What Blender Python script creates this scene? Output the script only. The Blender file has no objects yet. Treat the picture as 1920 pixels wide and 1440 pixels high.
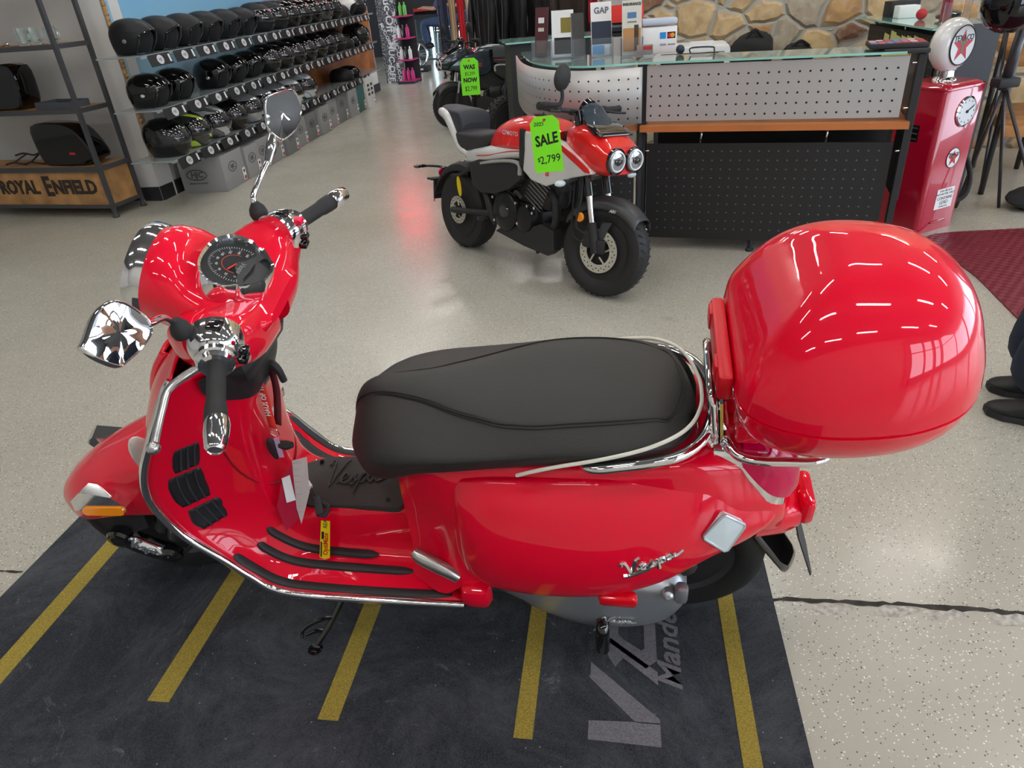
import bpy, bmesh, math, random
import numpy as np
from mathutils import Vector, Matrix
random.seed(7)
R = math.radians
COL = bpy.context.scene.collection
V = Vector
MATS = {}

# ---------------------------------------------------------------- materials
def nmat(name):
    m = bpy.data.materials.new(name); m.use_nodes = True
    nt = m.node_tree; b = nt.nodes['Principled BSDF']
    return m, nt, b

def mat(name, col, rough=0.5, metal=0.0, coat=0.0, trans=0.0, emit=None, estr=1.0, alpha=1.0, noise=0.0, nscale=40.0, bump=0.0, ior=1.45, coat_r=0.03, spec=0.5, bscale=None):
    if name in MATS: return MATS[name]
    m, nt, b = nmat(name)
    c = (col[0], col[1], col[2], 1)
    b.inputs['Base Color'].default_value = c
    b.inputs['Roughness'].default_value = rough
    b.inputs['Metallic'].default_value = metal
    b.inputs['Coat Weight'].default_value = coat
    b.inputs['Coat Roughness'].default_value = coat_r
    b.inputs['Transmission Weight'].default_value = trans
    b.inputs['Specular IOR Level'].default_value = spec
    b.inputs['IOR'].default_value = ior
    b.inputs['Alpha'].default_value = alpha
    if emit:
        b.inputs['Emission Color'].default_value = (*emit, 1)
        b.inputs['Emission Strength'].default_value = estr
    if noise > 0 or bump > 0:
        tc = nt.nodes.new('ShaderNodeTexCoord')
        n = nt.nodes.new('ShaderNodeTexNoise'); n.inputs['Scale'].default_value = nscale; n.inputs['Detail'].default_value = 5
        nt.links.new(tc.outputs['Object'], n.inputs['Vector'])
        if noise > 0:
            r = nt.nodes.new('ShaderNodeValToRGB')
            r.color_ramp.elements[0].position = 0.3; r.color_ramp.elements[1].position = 0.7
            r.color_ramp.elements[0].color = tuple(max(0, x*(1-noise)) for x in col)+(1,)
            r.color_ramp.elements[1].color = tuple(min(1, x*(1+noise)) for x in col)+(1,)
            nt.links.new(n.outputs['Fac'], r.inputs['Fac']); nt.links.new(r.outputs['Color'], b.inputs['Base Color'])
        if bump > 0:
            n2 = n
            if bscale:
                n2 = nt.nodes.new('ShaderNodeTexNoise'); n2.inputs['Scale'].default_value = bscale; n2.inputs['Detail'].default_value = 3
                nt.links.new(tc.outputs['Object'], n2.inputs['Vector'])
            bp = nt.nodes.new('ShaderNodeBump'); bp.inputs['Strength'].default_value = bump; bp.inputs['Distance'].default_value = 0.01
            nt.links.new(n2.outputs['Fac'], bp.inputs['Height']); nt.links.new(bp.outputs['Normal'], b.inputs['Normal'])
    MATS[name] = m
    return m

RED = mat('gloss_red_paint', (0.80, 0.0, 0.026), 0.4, coat=1.0, coat_r=0.015, spec=0.1)
CHROME = mat('chrome', (0.82, 0.82, 0.83), 0.06, metal=1.0)
STEEL = mat('brushed_steel', (0.50, 0.50, 0.51), 0.32, metal=1.0)
BLK = mat('black_plastic', (0.016, 0.016, 0.018), 0.45, bump=0.05, nscale=300)
BLKG = mat('gloss_black', (0.006, 0.006, 0.007), 0.08, coat=1.0)
BLKM = mat('matt_black', (0.022, 0.022, 0.024), 0.62)
RUB = mat('rubber', (0.02, 0.02, 0.021), 0.7, bump=0.08, nscale=200)
TIRE = mat('tyre_rubber', (0.018, 0.018, 0.019), 0.62, bump=0.1, nscale=120)
WHT = mat('white_paint', (0.8, 0.8, 0.8), 0.3, coat=0.5)
PAPER = mat('paper', (0.80, 0.80, 0.80), 0.7)
INK = mat('black_ink', (0.01, 0.01, 0.01), 0.6)
GREYM = mat('dark_grey_metal', (0.07, 0.07, 0.075), 0.4, metal=0.6)
SILV = mat('silver_paint', (0.46, 0.49, 0.52), 0.3, metal=0.7, coat=0.4)
CLEAR = mat('clear_plastic', (0.9, 0.95, 1.0), 0.04, trans=0.95, ior=1.3)
GLASS = mat('glass', (0.9, 0.97, 0.95), 0.02, trans=1.0, ior=1.45)
REDL = mat('red_lens', (0.55, 0.0, 0.06), 0.10, coat=.35, spec=.2)
ORANGE = mat('amber_lens', (0.95, 0.30, 0.0), 0.12, coat=1.0)
MIRR = mat('mirror_glass', (0.86, 0.87, 0.88), 0.01, metal=1.0)

# ---------------------------------------------------------------- mesh building
def link(o, parent=None):
    COL.objects.link(o)
    if parent is not None: o.parent = parent
    return o

class MB:
    "collects geometry of one mesh"
    def __init__(s): s.v = []; s.f = []; s.sm = []; s.mi = []; s.cur = 0
    def add(s, verts, faces, smooth=True, M=None):
        n = len(s.v)
        for p in verts:
            p = V((float(p[0]), float(p[1]), float(p[2])))
            s.v.append(M @ p if M is not None else p)
        for f in faces: s.f.append([i+n for i in f]); s.sm.append(smooth); s.mi.append(s.cur)
        return s
    def merge(s, o, M=None): 
        n = len(s.v); s.v += [M @ p if M is not None else p for p in o.v]
        s.f += [[i+n for i in f] for f in o.f]; s.sm += o.sm; s.mi += o.mi; return s
    def box(s, c, d, M=None, bev=0.0):
        cx, cy, cz = c; x, y, z = d[0]/2, d[1]/2, d[2]/2
        if bev <= 0:
            vs = [(cx+a*x, cy+b*y, cz+e*z) for e in (-1,1) for b in (-1,1) for a in (-1,1)]
            return s.add(vs, [(0,2,3,1),(4,5,7,6),(0,1,5,4),(2,6,7,3),(0,4,6,2),(1,3,7,5)], False, M)
        b = min(bev, x, y, z)*0.999
        rings = []
        k = b*0.293
        def rr(ix, iy, zz):
            q = []
            for sx, sy in ((1,1),(-1,1),(-1,-1),(1,-1)):
                X = x-ix; Y = y-iy; bb = b-ix if b-ix > 1e-6 else 1e-6
                pts = [(X, Y-bb), (X-bb*0.293, Y-bb*0.293), (X-bb, Y)]
                if sx*sy < 0: pts = pts[::-1]
                q += [(cx+sx*px, cy+sy*py, zz) for px, py in pts]
            return q
        rings = [rr(b*0.98, b*0.98, cz-z), rr(k, k, cz-z+k), rr(0, 0, cz-z+b), rr(0, 0, cz+z-b), rr(k, k, cz+z-k), rr(b*0.98, b*0.98, cz+z)]
        vs = [p for r in rings for p in r]; n = 12; fs = []
        for i in range(5):
            for j in range(n):
                fs.append((i*n+j, i*n+(j+1)%n, (i+1)*n+(j+1)%n, (i+1)*n+j))
        fs.append(tuple(range(n-1, -1, -1))); fs.append(tuple(range(5*n, 6*n)))
        return s.add(vs, fs, True, M)
    def rings(s, rings, closed=True, cap0=True, cap1=True, smooth=True, M=None, loop=False):
        m = len(rings); n = len(rings[0]); vs = [p for r in rings for p in r]; fs = []
        for i in range(m if loop else m-1):
            i2 = (i+1) % m
            for j in range(n if closed else n-1):
                j2 = (j+1) % n
                fs.append((i*n+j, i*n+j2, i2*n+j2, i2*n+j))
        s.add(vs, fs, smooth, M)
        base = len(s.v)-len(vs)
        if closed and not loop:
            if cap0: s.f.append([base+j for j in range(n-1, -1, -1)]); s.sm.append(False); s.mi.append(s.cur)
            if cap1: s.f.append([base+(m-1)*n+j for j in range(n)]); s.sm.append(False); s.mi.append(s.cur)
        return s
    def surf(s, grid, nu=4, nv=4, cu=False, cv=False, cap0=False, cap1=False, M=None):
        "dense Catmull-Rom surface through a control grid [u][v]"
        G = np.array(grid, float)
        G = cr(G, nu, cu); G = np.swapaxes(cr(np.swapaxes(G, 0, 1), nv, cv), 0, 1)
        return s.rings([list(map(tuple, r)) for r in G], closed=cv, cap0=cap0, cap1=cap1, M=M, loop=cu)
    def tube(s, pts, r, n=10, sub=4, closed=False, M=None, flat=1.0, caps=True):
        P = np.array(pts, float)
        rr = np.array(r if hasattr(r, '__len__') else [r]*len(P), float)
        if sub > 1:
            Q = cr(np.hstack([P, rr[:, None]])[:, None, :], sub, closed)[:, 0, :]; P = Q[:, :3]; rr = Q[:, 3]
        m = len(P); T = []
        for i in range(m):
            a = P[(i-1) % m] if (closed or i > 0) else P[i]; b = P[(i+1) % m] if (closed or i < m-1) else P[i]
            t = V(b-a); T.append(t.normalized() if t.length > 1e-9 else V((0,0,1)))
        nrm = T[0].orthogonal().normalized()
        if abs(T[0].z) < 0.9: nrm = (V((0,0,1)) - T[0]*T[0].z).normalized()
        rg = []
        for i in range(m):
            nrm = (nrm - T[i]*nrm.dot(T[i])).normalized(); bn = T[i].cross(nrm)
            c = V(P[i])
            rg.append([c + nrm*math.cos(2*math.pi*j/n)*rr[i]*flat + bn*math.sin(2*math.pi*j/n)*rr[i] for j in range(n)])
        return s.rings(rg, True, caps, caps, True, M, loop=closed)
    def lathe(s, prof, n=24, M=None, cap=True):
        "profile of (r, z) about local z"
        rg = [[(max(r, 1e-5)*math.cos(2*math.pi*j/n), max(r, 1e-5)*math.sin(2*math.pi*j/n), z) for j in range(n)] for r, z in prof]
        return s.rings(rg, True, cap, cap, True, M)
    def prism(s, poly, z0, z1, M=None, smooth=False):
        n = len(poly)
        vs = [(x, y, z0) for x, y in poly] + [(x, y, z1) for x, y in poly]
        fs = [(i, (i+1) % n, n+(i+1) % n, n+i) for i in range(n)]
        fs += [tuple(range(n-1, -1, -1)), tuple(range(n, 2*n))]
        return s.add(vs, fs, smooth, M)
    def sphere(s, c, r, n=16, m=10, M=None, sc=(1,1,1)):
        rg = []
        for i in range(m+1):
            a = math.pi*i/m; q = max(math.sin(a), 1e-4)
            rg.append([(c[0]+sc[0]*r*q*math.cos(2*math.pi*j/n), c[1]+sc[1]*r*q*math.sin(2*math.pi*j/n), c[2]-sc[2]*r*math.cos(a)) for j in range(n)])
        return s.rings(rg, M=M)
    def text(s, txt, size, M=None, ext=0.001, shear=0.0, off=0.0, ax='CENTER', sx=1.0, res=2, ls=1.0):
        c = bpy.data.curves.new('t', 'FONT'); c.body = txt; c.size = size; c.extrude = ext; c.shear = shear
        c.offset = off; c.align_x = ax; c.align_y = 'CENTER'; c.resolution_u = res; c.space_character = ls
        o = bpy.data.objects.new('t', c); COL.objects.link(o)
        bpy.context.view_layer.update()
        me = bpy.data.meshes.new_from_object(o.evaluated_get(bpy.context.evaluated_depsgraph_get()))
        vs = [(v.co.x*sx, v.co.y, v.co.z) for v in me.vertices]; fs = [tuple(p.vertices) for p in me.polygons]
        bpy.data.objects.remove(o); bpy.data.curves.remove(c); bpy.data.meshes.remove(me)
        return s.add(vs, fs, False, M)
    def obj(s, name, m, parent=None, M=None, solid=0.0, subsurf=0, fix=True, offset=-1):
        me = bpy.data.meshes.new(name)
        me.from_pydata([tuple(p) for p in s.v], [], s.f)
        me.update()
        ms = m if isinstance(m, (list, tuple)) else [m]
        for q in ms: me.materials.append(q)
        me.polygons.foreach_set('use_smooth', s.sm)
        if len(ms) > 1: me.polygons.foreach_set('material_index', s.mi)
        if fix:
            bm = bmesh.new(); bm.from_mesh(me); bmesh.ops.remove_doubles(bm, verts=bm.verts, dist=1e-5)
            bmesh.ops.recalc_face_normals(bm, faces=bm.faces)
            for e in bm.edges:
                if len(e.link_faces) == 2 and e.calc_face_angle(0) > 0.7: e.smooth = False
            bm.to_mesh(me); bm.free()
        o = bpy.data.objects.new(name, me); link(o, parent)
        if M is not None: o.matrix_world = M
        if solid:
            md = o.modifiers.new('s', 'SOLIDIFY'); md.thickness = solid; md.offset = offset
        if subsurf:
            md = o.modifiers.new('b', 'SUBSURF'); md.levels = subsurf; md.render_levels = subsurf
        return o

def cr(P, n, closed):
    "Catmull-Rom resample along axis 0"
    if n <= 1: return P
    m = len(P); out = []
    for i in range(m if closed else m-1):
        p1 = P[i]; p2 = P[(i+1) % m]
        p0 = P[(i-1) % m] if (closed or i > 0) else 2*p1-p2
        p3 = P[(i+2) % m] if (closed or i+2 < m) else 2*p2-p1
        for k in range(n):
            t = k/n
            out.append(0.5*((2*p1)+(-p0+p2)*t+(2*p0-5*p1+4*p2-p3)*t*t+(-p0+3*p1-3*p2+p3)*t**3))
    if not closed: out.append(P[-1])
    return np.array(out)

def frame(o, x, y, z=None):
    x = V(x).normalized(); y = V(y); y = (y-x*y.dot(x)).normalized(); z = x.cross(y)
    M = Matrix((x, y, z)).transposed().to_4x4(); M.translation = V(o); return M
def TR(x, y, z): return Matrix.Translation((x, y, z))
def RX(a): return Matrix.Rotation(R(a), 4, 'X')
def RY(a): return Matrix.Rotation(R(a), 4, 'Y')
def RZ(a): return Matrix.Rotation(R(a), 4, 'Z')
def aim(a, b):
    "matrix whose z runs from a to b"
    d = (V(b)-V(a)); M = d.to_track_quat('Z', 'Y').to_matrix().to_4x4(); M.translation = V(a); return M
def half(pts):
    "half section (y>=0) to a closed ring mirrored in y"
    return [tuple(p) for p in pts] + [(p[0], -p[1], p[2]) for p in pts[::-1] if abs(p[1]) > 1e-7]
def rrect(w, h, r, n=4):
    o = []
    for cx, cy, a0 in ((w/2-r, h/2-r, 0), (-w/2+r, h/2-r, 90), (-w/2+r, -h/2+r, 180), (w/2-r, -h/2+r, 270)):
        for k in range(n+1):
            a = R(a0+90*k/n); o.append((cx+r*math.cos(a), cy+r*math.sin(a)))
    return o
def circ(r, n=24, cx=0, cy=0, sy=1): return [(cx+r*math.cos(2*math.pi*i/n), cy+sy*r*math.sin(2*math.pi*i/n)) for i in range(n)]

def tag(o, label=None, cat=None, group=None, kind=None):
    if label: o['label'] = label
    if cat: o['category'] = cat
    if group: o['group'] = group
    if kind: o['kind'] = kind
    return o
def thing(name, label, cat, M=None, group=None):
    o = bpy.data.objects.new(name, None); o.empty_display_size = 0.1; COL.objects.link(o)
    if M is not None: o.matrix_world = M
    tag(o, label, cat, group); return o
def copy_tree(o, parent=None):
    c = o.copy(); COL.objects.link(c)
    if parent is not None: c.parent = parent
    for ch in list(o.children): copy_tree(ch, c)
    return c
def struct(o): o['kind'] = 'structure'; return o
def quadtext(): pass
EXPOSURE = 0.88
LAMP = 22.0
# ---------------------------------------------------------------- camera
# level camera frame: X right, Y away, Z up; eye height 1.5 m, pitched 30 deg down, rolled 4.7 deg
H = 1.5
FPX = 1307.0
_d = V((185, 2240, FPX)).normalized(); _up = -_d
_f = V((0, 0, 1)); _f = (_f-_up*_f.dot(_up)).normalized()
_r = _f.cross(_up)
if _r.x < 0: _r = -_r
R0 = Matrix((_r, _f, _up))
cam_d = bpy.data.cameras.new('camera'); cam_d.sensor_width = 36; cam_d.lens = 36*FPX/1920
cam_d.clip_start = 0.05; cam_d.clip_end = 200
cam = bpy.data.objects.new('camera', cam_d); COL.objects.link(cam)
cx_ = R0 @ V((1, 0, 0)); cy_ = R0 @ V((0, -1, 0)); cz_ = R0 @ V((0, 0, -1))
Mc = Matrix((cx_, cy_, cz_)).transposed().to_4x4(); Mc.translation = V((0, 0, H))
cam.matrix_world = Mc
bpy.context.scene.camera = cam
# ---------------------------------------------------------------- floor and mat
def w2(x, y, z=0): return V((x, y, z))
m, nt, bs = nmat('terrazzo_epoxy_floor'); MATS['floor'] = m
N = nt.nodes; Lk = nt.links
tc = N.new('ShaderNodeTexCoord')
def noise(scale, det=4, dist=0, vec=None, rough=.5):
    n = N.new('ShaderNodeTexNoise'); n.inputs['Scale'].default_value = scale; n.inputs['Detail'].default_value = det; n.inputs['Distortion'].default_value = dist; n.inputs['Roughness'].default_value = rough
    Lk.new(vec or tc.outputs['Object'], n.inputs['Vector']); return n.outputs['Fac']
def ramp(fac, a, b_, ca=(0,0,0,1), cb=(1,1,1,1), interp='LINEAR'):
    r = N.new('ShaderNodeValToRGB'); r.color_ramp.elements[0].position = a; r.color_ramp.elements[1].position = b_
    r.color_ramp.elements[0].color = ca; r.color_ramp.elements[1].color = cb; r.color_ramp.interpolation = interp
    Lk.new(fac, r.inputs['Fac']); return r.outputs['Color']
def mixc(fac, a, b_, mode='MIX'):
    x = N.new('ShaderNodeMix'); x.data_type = 'RGBA'; x.blend_type = mode
    for s_, v_ in ((0, fac), (6, a), (7, b_)):
        if hasattr(v_, 'links') or hasattr(v_, 'is_linked'): Lk.new(v_, x.inputs[s_])
        else: x.inputs[s_].default_value = v_
    return x.outputs[2]
def voro(scale, vec=None, feature='F1'):
    v = N.new('ShaderNodeTexVoronoi'); v.inputs['Scale'].default_value = scale; v.feature = feature; Lk.new(vec or tc.outputs['Object'], v.inputs['Vector']); return v
base = ramp(noise(.9, 5), .3, .7, (.41, .39, .33, 1), (.485, .465, .405, 1))
v1 = voro(150); sel = N.new('ShaderNodeSeparateColor'); Lk.new(v1.outputs['Color'], sel.inputs[0])
near = ramp(v1.outputs['Distance'], .24, .34, (1,1,1,1), (0,0,0,1))
def mth(op, a, b_):
    x = N.new('ShaderNodeMath'); x.operation = op
    for i, v_ in enumerate((a, b_)):
        if isinstance(v_, (int, float)): x.inputs[i].default_value = v_
        else: Lk.new(v_, x.inputs[i])
    return x.outputs[0]
dk = mth('MULTIPLY', near, mth('GREATER_THAN', sel.outputs[0], .84)); wh = mth('MULTIPLY', near, mth('LESS_THAN', sel.outputs[0], .22))
c = mixc(dk, base, (.10, .095, .085, 1)); c = mixc(wh, c, (.80, .79, .74, 1))
# scuffs
sc_ = ramp(noise(3.2, 8, 1.2, rough=.7), .66, .74); mp = N.new('ShaderNodeMapping'); mp.inputs['Scale'].default_value = (.35, 3.2, 1); mp.inputs['Rotation'].default_value = (0, 0, .5); Lk.new(tc.outputs['Object'], mp.inputs['Vector'])
sk = ramp(noise(2.3, 6, .6, mp.outputs['Vector'], .65), .68, .73)
c = mixc(mth('MULTIPLY', sc_, .16), c, (.17, .16, .14, 1)); c = mixc(mth('MULTIPLY', sk, .28), c, (.13, .125, .115, 1))
Lk.new(c, bs.inputs['Base Color']); bs.inputs['Roughness'].default_value = .24; bs.inputs['Specular IOR Level'].default_value = .45
rr0 = ramp(noise(6, 4), .3, .7, (.17,.17,.17,1), (.27,.27,.27,1)); Lk.new(rr0, bs.inputs['Roughness'])
b = MB(); b.box((0, 9, -.05), (34, 34, .1)); fl = b.obj('floor', m, fix=False); struct(fl)
# floor joint crack (own relief, in the floor)
CR = mat('crack_dirt', (.035, .03, .026), .9, noise=.5, nscale=30)
def crack(name, pts, w, seed):
    rnd = random.Random(seed); P_ = []; n = 0
    P0 = [V((x, y, 0)) for x, y in pts]; L = []; Rr = []
    for a, c_ in zip(P0, P0[1:]):
        m_ = max(2, int((c_-a).length/.018))
        for i in range(m_):
            p = a.lerp(c_, i/m_); d = (c_-a).normalized(); nn = V((-d.y, d.x, 0))
            L.append(p+nn*(w*(.25+.9*rnd.random()))); Rr.append(p-nn*(w*(.2+1.0*rnd.random()**2)))
    q = MB(); q.add([(p.x, p.y, .0012) for p in L]+[(p.x, p.y, .0012) for p in Rr], [(i, i+1, len(L)+i+1, len(L)+i) for i in range(len(L)-1)], False)
    o = q.obj(name, CR, fix=False); struct(o); return o
crack('trim_1', [(.60, 1.318), (.989, 1.253), (1.261, 1.197), (1.9, 1.08), (2.6, .93)], .010, 3)
crack('trim_2', [(-2.4, 1.80), (-1.661, 1.675), (-1.56, 1.655)], .006, 5)
CH = mat('chipped_concrete', (.42, .40, .36), .9, noise=.4, nscale=60)
rnd = random.Random(12)
for i_, (x, y) in enumerate(((.80, 1.262), (.95, 1.238), (1.07, 1.215), (1.22, 1.185), (1.38, 1.155))):
    q = MB(); n_ = 11; q.add([(x+(.05+.03*rnd.random())*math.cos(2*math.pi*a/n_), y+(.012+.012*rnd.random())*math.sin(2*math.pi*a/n_), .0008) for a in range(n_)], [tuple(range(n_))], False)
    q.obj('trim_%d' % (4+i_), CH, fix=False)['kind'] = 'structure'
# black parking mat
MO = V((-1.508, 2.0, 0)); ms = V((.9848, -.1736, 0)); mt_ = V((-.1736, -.9848, 0))
MM = Matrix((ms, -mt_, V((0, 0, 1)))).transposed().to_4x4(); MM.translation = MO
m2, nt, bs = nmat('felt_mat'); N = nt.nodes; Lk = nt.links; tc = N.new('ShaderNodeTexCoord')
c = ramp(noise(420, 2), .35, .7, (.014, .016, .021, 1), (.052, .057, .068, 1))
c = mixc(mth('MULTIPLY', ramp(noise(2.4, 9, .8, rough=.82), .44, .70), .55), c, (.12, .128, .145, 1))
c = mixc(mth('MULTIPLY', ramp(noise(7, 8, 1.8, rough=.75), .62, .72), .6), c, (.22, .23, .25, 1))
v3 = voro(28); c = mixc(mth('MULTIPLY', ramp(v3.outputs['Distance'], .03, .06, (1,1,1,1), (0,0,0,1)), .5), c, (.5, .5, .52, 1))
Lk.new(c, bs.inputs['Base Color']); bs.inputs['Roughness'].default_value = .85; bs.inputs['Specular IOR Level'].default_value = .2
bp = N.new('ShaderNodeBump'); bp.inputs['Strength'].default_value = .5; bp.inputs['Distance'].default_value = .003; Lk.new(noise(380, 3), bp.inputs['Height']); Lk.new(bp.outputs[0], bs.inputs['Normal'])
pm = thing('parking_mat', 'large black felt floor mat with yellow stripes and grey lettering under the red scooter', 'mat', MM)
b = MB(); b.box((1.125, -.91, .002), (2.25, 1.86, .004)); b.obj('mat_surface', m2, pm, fix=False)
YEL = mat('yellow_stripe', (.30, .225, .035), .85, noise=.35, nscale=260)
for s0, s1, t1 in ((.182, .242, .745), (.672, .730, .745), (1.127, 1.178, .757), (1.601, 1.645, .763), (2.104, 2.145, 1.2)):
    b = MB(); b.box(((s0+s1)/2, -(t1+.06)/2, .0045), (s1-s0, t1-.06, .001)); b.obj('yellow_stripe', YEL, pm, fix=False)
GL = mat('grey_mat_lettering', (.155, .15, .17), .9, noise=.3, nscale=300)
Mv = frame((0, 0, .0045), (0, 1, 0), (-1, 0, 0))
def flat(name, polys, m_): 
    q = MB()
    for pl in polys: q.add([(s_, -t, .0048) for s_, t in pl], [tuple(range(len(pl)))], False)
    return q.obj(name, m_, pm)
flat('lettering', [[(1.770, .752), (1.770, .705), (1.885, .700), (1.933, .700), (1.933, .757)], [(1.770, .545), (1.770, .592), (1.878, .702), (1.933, .702), (1.933, .690)]], GL)
flat('lettering', [[(1.805, .503), (1.805, .468), (1.820, .470), (1.933, .563), (1.933, .600), (1.850, .528), (1.83, .555), (1.815, .530)]], GL)
for t0 in (.33, .15):
    o_ = [(1.805, .02), (1.805, .145), (1.83, .165), (1.905, .225), (1.933, .20), (1.933, .075), (1.90, .045), (1.835, .0)]
    i_ = [(1.838, .05), (1.838, .125), (1.85, .14), (1.895, .172), (1.903, .165), (1.903, .095), (1.89, .075), (1.845, .045)]
    q = MB(); q.add([(a_, -(t0+c_-.0), .0048) for a_, c_ in o_]+[(a_, -(t0+c_), .0048) for a_, c_ in i_], [(k, (k+1) % 8, 8+(k+1) % 8, 8+k) for k in range(8)], False); q.obj('lettering', GL, pm)
q = MB(); q.text('Mandello', .078, TR(1.965, -.45, .0048) @ RZ(90), ext=.0001, shear=.35, off=.0018, sx=1.12); q.obj('lettering', GL, pm)
q = MB(); q.text('MOTO GUZZI', .032, TR(1.785, -.34, .0048) @ RZ(90), ext=.0001, off=.0008, sx=1.1); q.obj('lettering', GL, pm)
# ---------------------------------------------------------------- shell
WW = mat('white_wall', (.62, .61, .59), .75, noise=.04, nscale=3)
DW = mat('dark_wall', (.03, .028, .03), .8)
CEI = mat('ceiling_grey', (.16, .16, .165), .8)
C0 = V((-2.98, 6.36, 0)); wd = V((math.cos(R(80)), math.sin(R(80)), 0)); sd = V((math.cos(R(163)), math.sin(R(163)), 0))
def wallbox(name, a, c_, z0, z1, t, m_, bev=0):
    a = V(a); c_ = V(c_); d = (c_-a); L = d.length; Mw = Matrix.Translation((a.x, a.y, 0)) @ Matrix.Rotation(math.atan2(d.y, d.x), 4, 'Z')
    q = MB(); q.box((L/2, t/2, (z0+z1)/2), (L, abs(t), z1-z0)); o = q.obj(name, m_, M=Mw, fix=False); struct(o); return o
# helmet wall with printed mural
mm, nt, bs = nmat('mural'); N = nt.nodes; Lk = nt.links; tc = N.new('ShaderNodeTexCoord')
sx_ = N.new('ShaderNodeSeparateXYZ'); Lk.new(tc.outputs['Object'], sx_.inputs[0])
rz = N.new('ShaderNodeValToRGB'); el = rz.color_ramp.elements
el[0].position = .0; el[0].color = (.06, .035, .03, 1); el[1].position = 1; el[1].color = (.16, .42, .72, 1)
for p_, c_ in ((.18, (.10, .055, .045, 1)), (.30, (.30, .20, .17, 1)), (.42, (.42, .50, .50, 1)), (.6, (.30, .55, .70, 1))): e_ = el.new(p_); e_.color = c_
nz = mth('ADD', mth('MULTIPLY', sx_.outputs[2], .52), mth('MULTIPLY', mth('SUBTRACT', noise(1.3, 7), .5), .35)); Lk.new(nz, rz.inputs['Fac'])
org = ramp(noise(2.2, 6, .8), .3, .7, (.16, .035, .008, 1), (.50, .17, .03, 1))
rx_ = ramp(mth('ADD', mth('MULTIPLY', sx_.outputs[0], .2), mth('MULTIPLY', noise(.8, 3), .2)), .62, .78)
Lk.new(mixc(rx_, rz.outputs['Color'], org), bs.inputs['Base Color']); bs.inputs['Roughness'].default_value = .35
wallbox('wall_left', C0, C0+wd*6.6, 0, 4.6, .2, WW)
q = MB(); q.box((3.3, -.006, 1.36), (6.5, .01, 2.05)); mural = q.obj('wall_mural', mm, M=Matrix.Translation(C0) @ RZ(80), fix=False); tag(mural, 'printed mural of blue sky over brown and orange rock behind the helmets', 'mural')
wallbox('wall_display', C0+sd*7, C0, 0, 4.6, .2, WW)
q = MB(); q.box((3.3, -.012, .06), (6.6, .02, .12)); q.obj('baseboard_left', BLKM, M=Matrix.Translation(C0) @ RZ(80), fix=False)['kind'] = 'structure'
q = MB(); q.box((-3.5, -.012, .06), (7.0, .02, .12)); q.obj('baseboard_display', BLKM, M=Matrix.Translation(C0) @ RZ(-17), fix=False)['kind'] = 'structure'
q = MB(); rnd = random.Random(4)
for i in range(60): q.box((.015, -.02, .36+i*.035), (.035+.012*rnd.random(), .02, .034), bev=.006)
q.obj('trim_20', mat('rope_wood', (.42, .25, .10), .7, noise=.4, nscale=30), M=Matrix.Translation(C0) @ RZ(80), fix=False)['kind'] = 'structure'
# stone wall
ms_, nt, bs = nmat('flagstone'); N = nt.nodes; Lk = nt.links; tc = N.new('ShaderNodeTexCoord')
nv = N.new('ShaderNodeTexNoise'); nv.inputs['Scale'].default_value = 1.7; nv.inputs['Detail'].default_value = 3; Lk.new(tc.outputs['Object'], nv.inputs['Vector'])
vm = N.new('ShaderNodeVectorMath'); vm.operation = 'MULTIPLY_ADD'; vm.inputs[1].default_value = (.22, .22, .22); Lk.new(nv.outputs['Color'], vm.inputs[0]); Lk.new(tc.outputs['Object'], vm.inputs[2])
mpp = N.new('ShaderNodeMapping'); mpp.inputs['Scale'].default_value = (1, 1, 1.25); Lk.new(vm.outputs[0], mpp.inputs['Vector'])
ve = voro(3.7, mpp.outputs[0], 'DISTANCE_TO_EDGE'); vc = voro(3.7, mpp.outputs[0]); sp = N.new('ShaderNodeSeparateColor'); Lk.new(vc.outputs['Color'], sp.inputs[0])
rs = N.new('ShaderNodeValToRGB'); el = rs.color_ramp.elements; rs.color_ramp.interpolation = 'CONSTANT'
el[0].position = 0; el[0].color = (.66, .47, .24, 1); el[1].position = .85; el[1].color = (.20, .09, .05, 1)
for p_, c_ in ((.2, (.56, .33, .13, 1)), (.38, (.72, .57, .34, 1)), (.55, (.48, .43, .33, 1)), (.70, (.72, .52, .26, 1))): e_ = el.new(p_); e_.color = c_
Lk.new(sp.outputs[0], rs.inputs['Fac'])
st = mixc(mth('MULTIPLY', ramp(noise(7, 8, .5), .35, .65), .55), rs.outputs['Color'], (.26, .15, .08, 1)); st = mixc(mth('MULTIPLY', ramp(noise(16, 6), .5, .75), .4), st, (.70, .62, .46, 1))
mo_ = ramp(ve.outputs['Distance'], .045, .065, (1,1,1,1), (0,0,0,1)); st = mixc(mo_, st, (.40, .37, .31, 1))
Lk.new(st, bs.inputs['Base Color']); bs.inputs['Roughness'].default_value = .7
bp = N.new('ShaderNodeBump'); bp.inputs['Strength'].default_value = .8; bp.inputs['Distance'].default_value = .03
Lk.new(mth('ADD', ramp(ve.outputs['Distance'], .02, .12), mth('MULTIPLY', noise(9, 6), .5)), bp.inputs['Height']); Lk.new(bp.outputs[0], bs.inputs['Normal'])
S0 = V((4.2, 5.75, 0)); s_d = V((math.cos(R(160)), math.sin(R(160)), 0))
wallbox('wall_stone', S0+s_d*3.04, S0-s_d*1.6, 0, 4.6, .35, ms_)
wallbox('wall_inner', (1.35, 6.85, 0), (1.6, 12, 0), 0, 4.6, -.12, WW)
wallbox('wall_back', (-6, 19.5, 0), (10, 19.5, 0), 0, 4.6, .2, DW)
wallbox('wall_right', (8.5, 20, 0), (8.5, -6, 0), 0, 4.6, .2, WW) if False else None
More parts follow.
